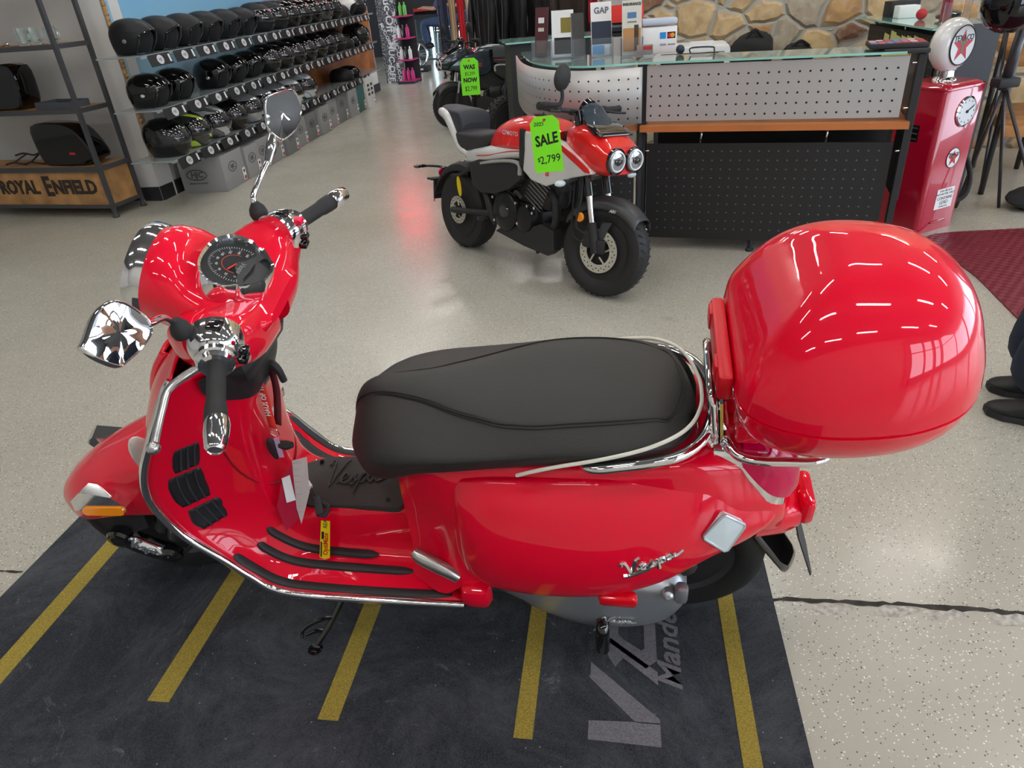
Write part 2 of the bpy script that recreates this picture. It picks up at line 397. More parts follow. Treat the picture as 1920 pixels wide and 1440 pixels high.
# storefront behind and to the right of the camera: piers, sill and header around open daylight windows
def storefront(tag_, a, c_, n):
    a = V(a); c_ = V(c_); d = c_-a; L = d.length; Mw = Matrix.Translation(a) @ Matrix.Rotation(math.atan2(d.y, d.x), 4, 'Z')
    q = MB(); q.box((L/2, 0, .2), (L, .2, .4)); q.box((L/2, 0, 4.1), (L, .2, 1.0))
    for i in range(n+1): q.box((L*i/n, 0, 2), (.35 if i % 2 == 0 else .12, .2, 4))
    q.box((L/2, 0, 2.5), (L, .08, .08))
    q.obj(tag_, mat('storefront_frame', (.30, .30, .31), .5), M=Mw, fix=False)['kind'] = 'structure'
wallbox('wall_front', (3.5, -4.6, 0), (-6.5, -4.6, 0), 0, 4.6, .2, WW)
storefront('wall_front_glazed', (3.5, -4.5, 0), (8, -4.5, 0), 3)
storefront('wall_right', (8, -4.5, 0), (8, 19.5, 0), 9)
wallbox('wall_side', (-9.6, 8.2, 0), (-6.5, -4.5, 0), 0, 4.6, .2, WW)
q = MB(); q.box((0, 7.5, 4.65), (34, 26, .1)); q.obj('ceiling', CEI, fix=False)['kind'] = 'structure'
# ---------------------------------------------------------------- red scooter (local: x to the rear, y to its right, z up; leaning 12 deg on its side stand)
SO = V((-1.0118, 1.6636, 0.011)); _ex = V((0.97847, -0.20640, 0)); _n = V((0.20640, 0.97847, 0)); _L = R(12)
_ey = _n*math.cos(_L)+V((0, 0, math.sin(_L))); _ez = V((0, 0, math.cos(_L)))-_n*math.sin(_L)
SM = Matrix((_ex, _ey, _ez)).transposed().to_4x4(); SM.translation = SO
_ax = V((0.46, 0, 0.89)).normalized(); _o = V((-0.09, 0, 0))
MS = Matrix.Translation(_o) @ Matrix.Rotation(R(4), 4, _ax) @ Matrix.Translation(-_o)   # the bars are turned 4 deg
def script(mb, w, M, r=.035, under=True, ys=.8):
    "flowing script lettering of the maker's name, width w"
    k = w/1.5
    st = [[(-.06,.80),(0,.98),(.07,.9),(.10,.5),(.14,.02),(.24,.42),(.36,.85),(.46,.96)],
          [(.30,.12),(.42,.22),(.52,.36),(.47,.46),(.40,.34),(.42,.14),(.54,.10),(.66,.26),(.73,.44),(.72,.28),(.77,.14),(.70,.04),(.62,.10)],
          [(.77,.14),(.86,.30),(.88,.44),(.85,.1),(.82,-.26)], [(.86,.25),(.96,.44),(1.03,.36),(.99,.14),(.88,.10)],
          [(1.02,.2),(1.1,.32),(1.20,.44),(1.10,.40),(1.07,.2),(1.16,.1),(1.25,.28),(1.27,.42),(1.27,.16),(1.36,.12),(1.52,.26)]]
    if under: st.append([(-.10,-.02),(.05,-.14),(.35,-.12),(.62,-.04)])
    for q in st: mb.tube([M @ V(((x-.70)*k, (y-.35)*k*ys, 0)) for x, y in q], r*k*1.35, 6, 4)
    return mb
sct = thing('scooter', 'glossy red scooter with black seat and red top box on the black mat in front', 'scooter', SM)

def P(mb, name, m, parent=None, steer=False, label=None, **k):
    o = mb.obj(name, m, parent or sct, **k)
    if steer and (parent is None or parent is sct): o.matrix_basis = MS
    if label: o['label'] = label
    return o
def arch(x, hp): return [(x, -y, z) for y, z in hp[::-1] if y > 1e-7]+[(x, y, z) for y, z in hp]
def sec(x, hp): return half([(x, y, z) for y, z in hp])

# --- rear body and side panels
b = MB()
b.surf([sec(.80, [(0,.60),(.08,.60),(.115,.55),(.13,.45),(.15,.35),(.18,.28),(0,.27)]),
 sec(.83, [(0,.63),(.09,.63),(.13,.58),(.145,.46),(.165,.36),(.20,.27),(0,.26)]),
 sec(.885, [(0,.655),(.11,.65),(.15,.60),(.165,.48),(.185,.37),(.225,.265),(0,.26)]),
 sec(.95, [(0,.665),(.12,.665),(.165,.61),(.19,.49),(.20,.39),(.215,.30),(0,.28)]),
 sec(1.1, [(0,.675),(.13,.675),(.175,.62),(.20,.50),(.21,.42),(.20,.36),(0,.34)]),
 sec(1.25, [(0,.685),(.14,.68),(.175,.63),(.20,.50),(.21,.42),(.20,.37),(0,.36)]),
 sec(1.4, [(0,.69),(.135,.685),(.165,.64),(.185,.54),(.19,.47),(.17,.41),(0,.41)]),
 sec(1.5, [(0,.675),(.11,.67),(.14,.63),(.165,.56),(.16,.50),(.14,.45),(0,.45)]),
 sec(1.58, [(0,.64),(.085,.635),(.11,.60),(.135,.545),(.13,.49),(.11,.44),(0,.43)]),
 sec(1.64, [(0,.56),(.06,.555),(.085,.53),(.105,.50),(.10,.45),(.08,.41),(0,.40)]),
 sec(1.665, [(0,.50),(.03,.50),(.05,.49),(.065,.46),(.06,.43),(.04,.41),(0,.41)])], 5, 4, cv=True, cap0=True, cap1=True)
body = P(b, 'rear_body', RED)
for s in (-1, 1):
    b = MB()
    cw = [(.93, [(.15,.60),(.165,.55),(.18,.48),(.19,.42),(.19,.38),(.175,.36)]),
          (.965, [(.16,.625),(.195,.575),(.222,.50),(.235,.42),(.228,.36),(.20,.335)]),
          (1.03, [(.165,.64),(.21,.59),(.248,.51),(.262,.43),(.252,.355),(.215,.325)]),
          (1.14, [(.168,.65),(.218,.60),(.26,.52),(.276,.435),(.264,.36),(.222,.325)]),
          (1.27, [(.168,.655),(.215,.60),(.258,.525),(.274,.445),(.262,.375),(.222,.34)]),
          (1.39, [(.155,.65),(.195,.60),(.23,.54),(.247,.47),(.24,.41),(.205,.378)]),
          (1.49, [(.135,.63),(.16,.595),(.186,.55),(.202,.50),(.20,.455),(.175,.425)]),
          (1.565, [(.11,.59),(.128,.565),(.15,.53),(.163,.50),(.158,.465),(.14,.44)]),
          (1.615, [(.09,.555),(.105,.54),(.12,.52),(.13,.50),(.125,.48),(.105,.465)]),
          (1.635, [(.07,.53),(.08,.525),(.09,.51),(.095,.50),(.09,.485),(.08,.475)])]
    b.surf([[(x, s*y, z) for y, z in q] for x, q in cw], 6, 5)
    cowl = P(b, 'side_panel', RED, solid=0.012)
    if s < 0:
        # surface point on the panel
        def cowlpt(x, z):
            for (x0, q0), (x1, q1) in zip(cw, cw[1:]):
                if x0 <= x <= x1:
                    t = (x-x0)/(x1-x0); q = [(a[0]*(1-t)+c[0]*t, a[1]*(1-t)+c[1]*t) for a, c in zip(q0, q1)]
                    for (y0, z0), (y1, z1) in zip(q, q[1:]):
                        if z1 <= z <= z0: k = (z0-z)/(z0-z1); return V((x, -(y0+(y1-y0)*k), z))
            return V((x, -.2, z))
        t0, t1 = cowlpt(1.30, .475), cowlpt(1.43, .515); up = cowlpt(1.36, .53)-cowlpt(1.36, .47)
        Mt = frame((t0+t1)/2+V((0, -.006, 0)), t1-t0, up)
        tb = MB(); script(tb, .125, Mt @ TR(.004, .002, 0), .045, ys=.42)
        tb.v = [V((p.x, cowlpt(p.x, p.z).y-.005+(Mt.inverted() @ p).z*(-1), p.z)) for p in tb.v]
        P(tb, 'badge', CHROME, cowl, label='chrome script badge on the side panel')
    # rear turn signal, clear lens in a silver rim
    q = [(1.492, .585), (1.555, .562), (1.53, .495), (1.468, .505)]
    b = MB()
    cc = [V((1.507,-.171,.57)), V((1.549,-.168,.538)), V((1.516,-.196,.488)), V((1.469,-.196,.53))]
    pts = []
    for i in range(4):
        a, c_, d = cc[i-1], cc[i], cc[(i+1) % 4]
        for k in (0, .5, 1): 
            p = c_ + (a-c_)*.08*(1-k) + (d-c_)*.08*k - (c_-sum(cc, V())/4)*.0; pts.append(p)
    ctr = sum(cc, V())/4; nrm = (cc[1]-cc[0]).cross(cc[3]-cc[0]).normalized(); nrm = nrm if nrm.y < 0 else -nrm
    fl = lambda p: (p.x, p.y if s < 0 else -p.y, p.z)
    b.rings([[fl(ctr+(p-ctr)*k+nrm*h) for p in pts] for k, h in ((1.12, -.02), (1.12, .008), (1.06, .013), (1.0, .011), (.5, .013), (.05, .014))])
    ts = P(b, 'turn_signal', mat('clear_lens', (.62, .72, .75), .1, coat=1), label='clear rear turn signal lens')
    b = MB(); b.tube([fl(ctr+(p-ctr)*1.10+nrm*.010) for p in pts], .0032, 6, 1, closed=True)
    P(b, 'rim', SILV, ts)
# under-seat plastic band
# --- seat
def seatsec(x, zt, ws, wm, zb, dz=.016):
    zs = zt-dz
    return sec(x, [(0, zt), (ws*.5, zt-.002), (ws*.88, zt-dz*.55), (ws, zs), (wm, zs-(zs-zb)*.35), (wm+.004, zb+.035), (wm-.008, zb+.006), (wm-.05, zb), (0, zb)])
b = MB()
SEAT = [(.692, .66, .015, .04, .61), (.702, .70, .022, .08, .585), (.722, .735, .028, .112, .575), (.76, .757, .032, .145, .585), (.81, .763, .037, .163, .605),
 (.88, .762, .055, .172, .635), (.97, .762, .093, .177, .655), (1.06, .769, .125, .178, .672), (1.13, .779, .138, .178, .683), (1.20, .788, .137, .177, .689), (1.27, .792, .132, .173, .693),
 (1.34, .79, .12, .163, .698), (1.395, .778, .10, .142, .70), (1.43, .755, .07, .108, .70), (1.447, .73, .04, .063, .70), (1.453, .71, .02, .03, .70)]
b.surf([seatsec(*q) for q in SEAT], 4, 4, cv=True, cap0=True, cap1=True)
LEA = mat('black_leather', (.026, .0255, .0245), .55, bump=.12, nscale=260)
seat = P(b, 'seat', LEA)
def seatz(x, y):
    zt = float(np.interp(x, [q[0] for q in SEAT], [q[1] for q in SEAT])); ws = float(np.interp(x, [q[0] for q in SEAT], [q[2] for q in SEAT]))
    return zt-float(np.interp(abs(y)/ws, [0, .5, .88, 1, 1.2], [0, .002, .009, .016, .035]))
xs_ = [.765, .80, .84, .88, .925, .97, 1.015, 1.06, 1.10, 1.14, 1.20, 1.27, 1.33, 1.37, 1.395]
def wsx(x): return float(cr(np.array([[x]]), 1, False)[0][0]*0+np.interp(x, [q[0] for q in SEAT], [q[2] for q in SEAT]))
so = [(x, wsx(x)*.97) for x in xs_]+[(1.413, .045), (1.418, 0)]
so = so+[(x, -y) for x, y in so[-2::-1]]
b = MB(); b.tube([(x, y, seatz(x, y)+.0025) for x, y in so], [.0004]+[.0017]*(len(so)-2)+[.0004], 5, 5)
P(b, 'stitching', mat('seat_seam', (.008, .008, .008), .7), seat)
b = MB(); b.tube([(x+(.008 if x > 1.4 else 0), y*1.05, seatz(x, y)-.0005) for x, y in so], [.0003]+[.0011]*(len(so)-2)+[.0003], 5, 5)
P(b, 'stitching', mat('seat_seam', (.008, .008, .008), .7), seat)
pip = [(1.095,-.182,.672),(1.13,-.187,.692),(1.18,-.187,.71),(1.25,-.184,.728),(1.32,-.175,.744),(1.37,-.16,.754),(1.413,-.132,.757),(1.441,-.092,.752),(1.458,-.04,.746),(1.461,0,.745)]
b = MB(); b.tube(pip+[(x, -y, z) for x, y, z in pip[-2::-1]], .004, 8, 5)
P(b, 'piping', mat('cream_piping', (.72, .70, .62), .5), seat, label='cream piping along the seat edge')
# --- floorboard, leg shield
FB = {0: [(.50,.90),(.50,.80),(.475,.70),(.455,.60),(.445,.52),(.445,.46),(.455,.42),(.49,.395),(.55,.40),(.63,.41),(.72,.425),(.80,.44)],
 .085: [(.492,.90),(.49,.80),(.465,.70),(.445,.60),(.436,.52),(.435,.46),(.445,.41),(.48,.38),(.55,.388),(.63,.397),(.72,.41),(.80,.42)],
 .118: [(.475,.90),(.467,.80),(.44,.70),(.415,.60),(.405,.52),(.405,.455),(.415,.40),(.445,.345),(.51,.298),(.60,.285),(.72,.282),(.84,.28)],
 .175: [(.445,.90),(.42,.80),(.375,.70),(.34,.60),(.335,.52),(.345,.45),(.37,.385),(.405,.318),(.465,.27),(.57,.258),(.73,.258),(.90,.26)],
 .235: [(.415,.90),(.35,.79),(.29,.69),(.262,.60),(.266,.52),(.295,.45),(.345,.383),(.39,.317),(.445,.258),(.53,.243),(.73,.245),(.935,.258)]}
YS = [-.235, -.175, -.118, -.085, 0, .085, .118, .175, .235]
def wsc(u): return [.80, .90, .97, 1, 1, 1, 1, 1, 1, 1, 1, 1][u]
fg = [[(FB[abs(y)][u][0], y*wsc(u), FB[abs(y)][u][1]) for y in YS] for u in range(12)]
b = MB(); b.surf(fg, 5, 4)
floorb = P(b, 'leg_shield_and_floorboard', RED, solid=.006, offset=0)
Fd = cr(np.array(fg), 8, False)   # [u][9][3]
def fpath(y, x0=None, x1=None, u0=0, dz=.0):
    j = max(i for i in range(8) if YS[i] <= y+1e-9); t = (y-YS[j])/(YS[j+1]-YS[j])
    o = []
    for u in range(u0*8, len(Fd)):
        p = Fd[u][j]*(1-t)+Fd[u][j+1]*t
        if (x1 is None or p[0] <= x1): o.append(V(p))
    return o
STR = mat('rubber_strip', (.025, .026, .028), .5)
for y, zst, x1 in ((-.222, .375, .915), (-.168, .345, .80), (-.128, .37, .70), (.222, .40, .90), (.172, .40, .86), (.128, .40, .80)):
    pts = [p for p in fpath(y if abs(y) > .13 else math.copysign(.135, y), x1=x1, u0=5) if p.z < zst]
    b = MB(); rg = []
    for i, p in enumerate(pts):
        a = pts[max(i-1, 0)]; c = pts[min(i+1, len(pts)-1)]; t = (c-a).normalized(); n = V((-t.z, 0, t.x)) if t.x > 0 else V((t.z, 0, -t.x))
        n = V((-t.z, 0, t.x)); n = n if n.z >= 0 else -n
        e = min(i, len(pts)-1-i); w = .0105*(.45 if e == 0 else (.85 if e == 1 else 1)); h = .0075*(.3 if e == 0 else 1)
        rg.append([p+V((0, sy*w*k, 0))+n*h*q for sy, k, q in ((-1,1.15,-.3),(-1,.95,.75),(-1,.5,1),(1,.5,1),(1,.95,.75),(1,1.15,-.3))])
    b.rings(rg); P(b, 'floor_strip', STR)
# chrome edge all around the shield
tl = [(.43,-.185,.915),(.412,-.20,.887),(.35,-.222,.79),(.288,-.235,.69),(.256,-.238,.60),(.262,-.24,.52),(.288,-.24,.45),(.338,-.24,.383),(.383,-.24,.315),(.435,-.24,.254),(.53,-.241,.236),(.70,-.241,.24),(.935,-.241,.252)]
b = MB()
for s in (-1, 1): b.tube([(x, -s*y, z) for x, y, z in tl], [.007]+[.0105]*12, 10, 6)
P(b, 'edge_trim', CHROME, label='chrome edge strip of the leg shield')
for s in (-1, 1):
    b = MB(); b.box((.968, s*.232, .292), (.075, .05, .07), bev=.02); P(b, 'running_board_cap', RED)
# outer shield
ks = [(.92,.40),(.86,.315),(.80,.262),(.72,.222),(.62,.205),(.52,.215),(.44,.25),(.37,.31),(.31,.38),(.26,.45)]
def edge(z):
    t = sorted([(q[2], q[0]) for q in tl[:10]]); 
    return float(np.interp(z, [q[0] for q in t], [q[1] for q in t]))
g = []
for z, xc in ks:
    w = float(np.interp(z, [.26, .69, .79, .887, .93], [.238, .234, .222, .20, .17])); xe = edge(z)
    g.append([(xc+(xe-xc)*abs(k)**2.1, k*w, z) for k in (-1, -.8, -.55, -.28, 0, .28, .55, .8, 1)])
b = MB(); b.surf(g, 4, 4)
shield = P(b, 'front_shield', RED, solid=.004)
# raised centre trim of the shield and clear side lamps
b = MB(); b.surf([[(xc-.012*k2, y, z) for y, k2 in ((-.045, 0), (-.035, 1.6), (0, 2.2), (.035, 1.6), (.045, 0))] for z, xc in ks[1:7]], 4, 3); P(b, 'horn_cover', RED, solid=.01)
for s in (-1, 1):
    b = MB(); b.sphere((0, 0, 0), 1, 16, 10, M=TR(.252, s*.175, .66) @ RZ(s*58) @ RY(8), sc=(.012, .03, .085)); P(b, 'indicator_lens', mat('milky_lens', (.62, .60, .56), .15, coat=1))
# glove box door line, vents, black cover under the bars
DKR = mat('panel_gap', (.22, 0, .008), .5)
def fpt(y, z):
    pts = fpath(y); 
    for a, c in zip(pts, pts[1:]):
        if c.z <= z <= a.z: k = (a.z-z)/max(a.z-c.z, 1e-6); return a+(c-a)*k
    return pts[0]
gl = [(-.155,.86),(-.15,.78),(-.14,.68),(-.125,.58),(-.10,.50),(-.06,.455),(0,.44),(.06,.455),(.10,.50),(.125,.58),(.14,.68),(.15,.78),(.155,.86)]
b = MB(); b.tube([fpt(y, z)+V((.0065, 0, 0)) for y, z in gl], .0024, 6, 4); P(b, 'glove_box_seam', DKR)
for s in (-1, 1):
    for (z0, z1, y0, y1) in ((.715, .645, .168, .204), (.635, .535, .166, .214), (.52, .455, .16, .212)):
        b = MB(); rg = []
        for k in range(5):
            z = z0+(z1-z0)*k/4; w = 1 if 0 < k < 4 else .86
            ym = (y0+y1)/2+(.004 if z < .5 else 0); hw = (y1-y0)/2*w
            rg.append([fpt(s*(ym+q*hw), z)+V((.004, 0, 0)) for q in (-1, -.5, 0, .5, 1)])
        b.surf(rg, 2, 2); vent = P(b, 'air_vent', BLK, solid=.004, offset=0)
        b = MB()
        for q in (-.45, .05, .55):
            b.tube([fpt(s*((y0+y1)/2+q*(y1-y0)/2), z0+(z1-z0)*k/4)+V((.009, 0, 0)) for k in range(5)], .0028, 6, 2)
        P(b, 'louvre', mat('vent_slat', (.035, .04, .05), .35), vent)
b = MB()
b.surf([[(fpt(min(max(k*w, -.2), .2), z).x+.008+ex*(1-k*k), k*w, z) for k in (-1, -.6, -.25, .25, .6, 1)] for z, w, ex in ((.885, .155, .02), (.84, .15, .02), (.80, .12, .015), (.765, .075, .008), (.745, .03, .002))], 3, 3)
b.box((.49, 0, .86), (.10, .22, .07), bev=.03)
cover = P(b, 'column_cover', BLK)
b = MB(); b.tube([(.475, .02, .79), (.515, .01, .792), (.53, .006, .78), (.535, .004, .745)], [.011, .010, .009, .008], 8, 4)
b.box((.478, .02, .79), (.03, .045, .05), bev=.01)
P(b, 'bag_hook', BLKM)
for s, y, z, w, h in ((1, -.02, .70, .05, .062),):
    pass
b = MB(); Mt = frame(fpt(.03, .66)+V((.003, 0, 0)), fpt(.08, .66)-fpt(-.02, .66), V((.12, 0, 1)))
b.prism(rrect(.052, .075, .006), 0, .001, Mt); stk = P(b, 'warning_sticker', PAPER, label='white warning sticker with red header')
b = MB(); b.prism([(-.024,.022),(.024,.022),(.024,.032),(-.024,.032)], .001, .0016, Mt); P(b, 'header', mat('label_red', (.6,.01,.03), .5), stk)
b = MB()
for i in range(8): b.box((0, .014-.0062*i, .0013), (.042-(i*7 % 3)*.004, .0018, .0004), Mt)
P(b, 'print_lines', mat('fine_print', (.45,.45,.47), .7), stk)
b = MB(); pa = fpt(.175, .60)
Mt = frame(V((.382, .168, .555)), V((.35, -.35, .85)), V((-.1, -.8, -.3))); Mt.translation = V((.392, .172, .545))
b.text('GTS', .028, Mt, ext=.0015, shear=.3); P(b, 'model_badge', CHROME)
# tunnel mat with embossed script
b = MB(); rg = []
for x, w, dz in ((.468, .035, .0), (.482, .062, .0), (.52, .083, 0), (.60, .085, 0), (.70, .092, 0), (.745, .098, 0), (.765, .098, .0), (.776, .09, .0)):
    zc = float(np.interp(x, [.45,.49,.55,.63,.72,.80], [.424,.397,.402,.412,.427,.441]))
    rg.append([(x, k*w, zc+.007-(.012*(abs(k*w)/.085)**2)-(.014 if abs(k) == 1 else 0)) for k in (-1, -.97, -.6, 0, .6, .97, 1)])
b.surf(rg, 3, 2)
tmat = P(b, 'tunnel_mat', mat('mat_rubber', (.035, .034, .032), .6, bump=.1, nscale=150))
b = MB(); script(b, .17, frame((.62, .0, .4205), (1, 0, .15), (0, 1, 0)), .016, False); P(b, 'embossed_script', mat('mat_emboss', (.026, .025, .024), .5), tmat)
b = MB()
for x, y in ((.505, .055), (.505, -.055), (.735, .075), (.735, -.075)):
    b = MB(); b.lathe([(.006, 0), (.006, .003), (.0035, .003), (.003, .001)], 12, TR(x, y, float(np.interp(x, [.49,.735], [.402,.426])))); P(b, 'mat_screw', BLKG, tmat)
# passenger foot peg (silver) left and right
for s in (-1, 1):
    b = MB(); b.tube([(.825, s*.196, .395), (.845, s*.205, .383), (.90, s*.212, .35), (.925, s*.215, .33)], [.012, .017, .017, .015], 12, 4); P(b, 'passenger_footpeg', mat('satin_silver', (.42,.42,.40), .28, metal=.9))
# --- fender, front wheel
b = MB()
b.surf([arch(-.255, [(0,.335),(.012,.333),(.018,.328),(.02,.318),(.018,.308),(.012,.30)]),
 arch(-.243, [(0,.37),(.028,.366),(.045,.35),(.05,.325),(.048,.29),(.042,.28)]),
 arch(-.208, [(0,.41),(.038,.404),(.068,.38),(.077,.345),(.078,.305),(.072,.29)]),
 arch(-.15, [(0,.455),(.05,.447),(.09,.415),(.10,.37),(.102,.335),(.10,.32)]),
 arch(-.07, [(0,.505),(.058,.496),(.102,.46),(.116,.415),(.118,.37),(.115,.352)]),
 arch(.03, [(0,.555),(.06,.548),(.108,.515),(.122,.46),(.125,.395),(.121,.37)]),
 arch(.13, [(0,.60),(.06,.59),(.11,.555),(.126,.49),(.128,.41),(.124,.38)]),
 arch(.22, [(0,.63),(.055,.62),(.10,.58),(.12,.51),(.12,.42),(.115,.39)])], 5, 4)
fender = P(b, 'front_fender', RED, steer=True, solid=.003)
for s in (-1, 1):
    ox = .0 if s < 0 else -.11
    b = MB(); b.prism([(-.085,-.03),(.06,-.035),(.06,-.02),(.03,.012),(-.05,.028),(-.085,.0)], -.02, .02, M=frame((-.005+ox, s*.13-(.026 if s > 0 else 0), .465-(.03 if s > 0 else 0)), (1, 0, .0), (0, .25*s*-1, 1)))
    arm = P(b, 'marker_bracket', CHROME, steer=True)
    b = MB(); b.prism(rrect(.115, .024, .0115, 5), -.006, .010 , M=frame((-.008+ox, s*.152-(.026 if s > 0 else 0), .440-(.03 if s > 0 else 0)), (1, 0, 0), (0, -.3*s, 1)))
    P(b, 'amber_reflector', ORANGE, arm, label='amber side reflector')

def wheel(mb_t, mb_r, c, rt, w, rr, M=None, hub=.05, spokes=5, nb=48):
    "tyre and rim turned about y through c"
    Mw = TR(*c) @ RX(90)
    if M is not None: Mw = M @ Mw
    mb_t.lathe([(rr, -w*.38), (rr+.012, -w*.46), (rt-.035, -w*.52), (rt-.014, -w*.44), (rt-.002, -w*.2), (rt, 0), (rt-.002, w*.2), (rt-.014, w*.44), (rt-.035, w*.52), (rr+.012, w*.46), (rr, w*.38)], nb, Mw)
    mb_r.lathe([(rr-.014, -w*.36), (rr+.006, -w*.43), (rr+.004, -w*.34), (rr-.012, -w*.2), (rr-.014, w*.2), (rr+.004, w*.34), (rr+.006, w*.43), (rr-.014, w*.36), (rr-.02, 0)], nb, Mw, cap=False)
    mb_r.lathe([(.001, -w*.35), (hub, -w*.33), (hub*1.05, w*.33), (.001, w*.35)], 20, Mw)
    for i in range(spokes):
        a = 2*math.pi*i/spokes+.3
        mb_r.tube([(hub*.7*math.cos(a), hub*.7*math.sin(a), 0), ((rr-.01)*math.cos(a+.12), (rr-.01)*math.sin(a+.12), 0)], [.02, .014], 8, 3, M=Mw, flat=.8)
RIM = mat('dark_rim', (.12, .12, .125), .35, metal=.7)
b, b2 = MB(), MB(); wheel(b, b2, (0, 0, .243), .243, .12, .158)
fw = P(b, 'front_wheel', TIRE, steer=True); P(b2, 'rim', mat('grey_rim', (.22, .22, .225), .35, metal=.6), fw)
b, b2 = MB(), MB(); wheel(b, b2, (1.41, 0, .243), .243, .135, .158)
rw = P(b, 'rear_wheel', TIRE); P(b2, 'rim', RIM, rw)
# single sided front suspension: link arm with chrome cover, shock, fork leg, caliper
b = MB(); b.box((-.0, -.098, .225), (.16, .03, .05), RY(0), bev=.015); 
b = MB()
b.tube([(-.075, -.108, .262), (-.04, -.11, .245), (.005, -.11, .205), (.035, -.11, .185)], [.026, .02, .02, .027], 10, 4, flat=.7)
arm = P(b, 'suspension_cover', CHROME, steer=True, label='chrome suspension cover with raised script')
b = MB(); Mt = frame((-.02, -.128, .225), (.11, 0, -.075), (0, 0, 1)); script(b, .085, Mt, .06, False); P(b, 'script', SILV, arm)
b = MB(); b.lathe([(.02, -.012), (.034, -.01), (.036, .01), (.03, .018), (.02, .02)], 20, TR(-.078, -.115, .263) @ RX(90)); P(b, 'end_cap', BLKG, arm); b = MB(); b.lathe([(.02, -.012), (.03, -.01), (.032, .01), (.02, .02)], 20, TR(.038, -.115, .182) @ RX(90)); P(b, 'end_cap', BLKG, arm)
b = MB(); b.prism([(-.10,-.03),(-.02,-.045),(.035,-.02),(.05,.05),(.02,.11),(-.06,.12),(-.105,.06)], -.012, .012, M=frame((-.03,-.085,.30),(1,0,0),(0,0,1))); 
P(b, 'brake_caliper_cover', BLKM, steer=True)
b = MB(); b.lathe([(.02, 0), (.026, .01), (.026, .06), (.02, .065)], 14, aim((.055, -.085, .22), (.16, -.08, .42)))
for i in range(9): b.lathe([(.018, .07+i*.016), (.024, .074+i*.016), (.018, .078+i*.016)], 14, aim((.055, -.085, .22), (.16, -.08, .42)))
P(b, 'shock_absorber', GREYM, steer=True)
b = MB(); b.tube([(.0, -.05, .243), (.03, -.075, .26), (.10, -.06, .38), (.2, 0, .56), (.3, 0, .72)], [.02, .022, .024, .024, .022], 10, 4); P(b, 'fork', BLKM, steer=True)
b = MB(); b.tube([(.03, -.09, .16), (.06, -.11, .17), (.13, -.11, .24), (.17, -.1, .33), (.2, -.08, .45)], .006, 8, 4); P(b, 'brake_hose', RUB, steer=True)
# --- headset
b = MB()
def cring(x, cz, ry, rzt, rzb, n=2.3, dx=0):
    o = []
    for i in range(20):
        a = 2*math.pi*i/20; c, s_ = math.cos(a), math.sin(a)
        yy = math.copysign(abs(c)**(2/n), c)*ry; zz = math.copysign(abs(s_)**(2/n), s_)*(rzt if s_ > 0 else rzb)
        o.append((x+dx*zz, yy, cz+zz))
    return o
def hr(x, top, bot, ry, n=2.3, dx=0): return cring(x, (top+bot)/2+(.0), ry, (top-bot)/2, (top-bot)/2, n, dx)
b.surf([cring(.372, 1.046, .098, .088, .088, 2.0, .43), cring(.395, 1.044, .104, .088, .092, 2.1, .40), hr(.432, 1.112, .935, .110, 2.5, .25), hr(.468, 1.076, .91, .115, 3.2, .05),
        hr(.50, 1.050, .90, .116, 3.6, 0), hr(.54, 1.029, .89, .114, 3.8, -.05), hr(.575, 1.010, .92, .108, 3.4, -.1), hr(.598, .995, .95, .10, 3.0, -.2), hr(.612, .982, .962, .08, 2.6, -.2)], 4, 2, cv=True, cap0=True, cap1=True)
for s in (-1, 1):
    rg = []
    for y, x, z, rx, rz_ in ((.03, .515, .95, .085, .065), (.09, .513, .958, .087, .068), (.125, .512, .968, .085, .068), (.155, .514, .98, .078, .062), (.18, .528, .992, .064, .055), (.198, .545, 1.003, .050, .046)):
        rg.append([(x+rx*math.copysign(abs(math.cos(a))**.75, math.cos(a)), s*y, z+rz_*math.copysign(abs(math.sin(a))**.75, math.sin(a))) for a in [2*math.pi*i/18 for i in range(18)]])
    b.surf(rg, 4, 2, cv=True, cap0=True, cap1=True)
b.surf([[(x+rx*math.cos(2*math.pi*i/16), ry*math.sin(2*math.pi*i/16), z) for i in range(16)] for z, x, rx, ry in ((.96, .48, .10, .11), (.90, .46, .092, .10), (.84, .44, .082, .09), (.79, .42, .07, .08))], 3, 2, cv=True)
head = P(b, 'handlebar_cowl', RED, steer=True)
# headlight: chrome rim + lens, facing forward
Mh = frame((.372, 0, 1.046), (0, 1, 0), (.4, 0, .92)); Mh2 = Mh.copy()
# local z of Mh points forward? make sure
zf = (Mh.to_3x3() @ V((0, 0, 1)))
fs = -1 if zf.x > 0 else 1
b = MB(); b.lathe([(.090, -.004*fs), (.0985, .0), (.0995, fs*.012), (.0985, fs*.026), (.093, fs*.036), (.084, fs*.039), (.082, fs*.032)], 40, Mh, cap=False)
P(b, 'headlight_rim', CHROME, steer=True)
b = MB(); b.lathe([(.083, fs*.031), (.07, fs*.042), (.04, fs*.05), (.001, fs*.052)], 32, Mh); P(b, 'headlight_lens', mat('headlamp', (.75, .78, .8), .05, coat=1), steer=True)
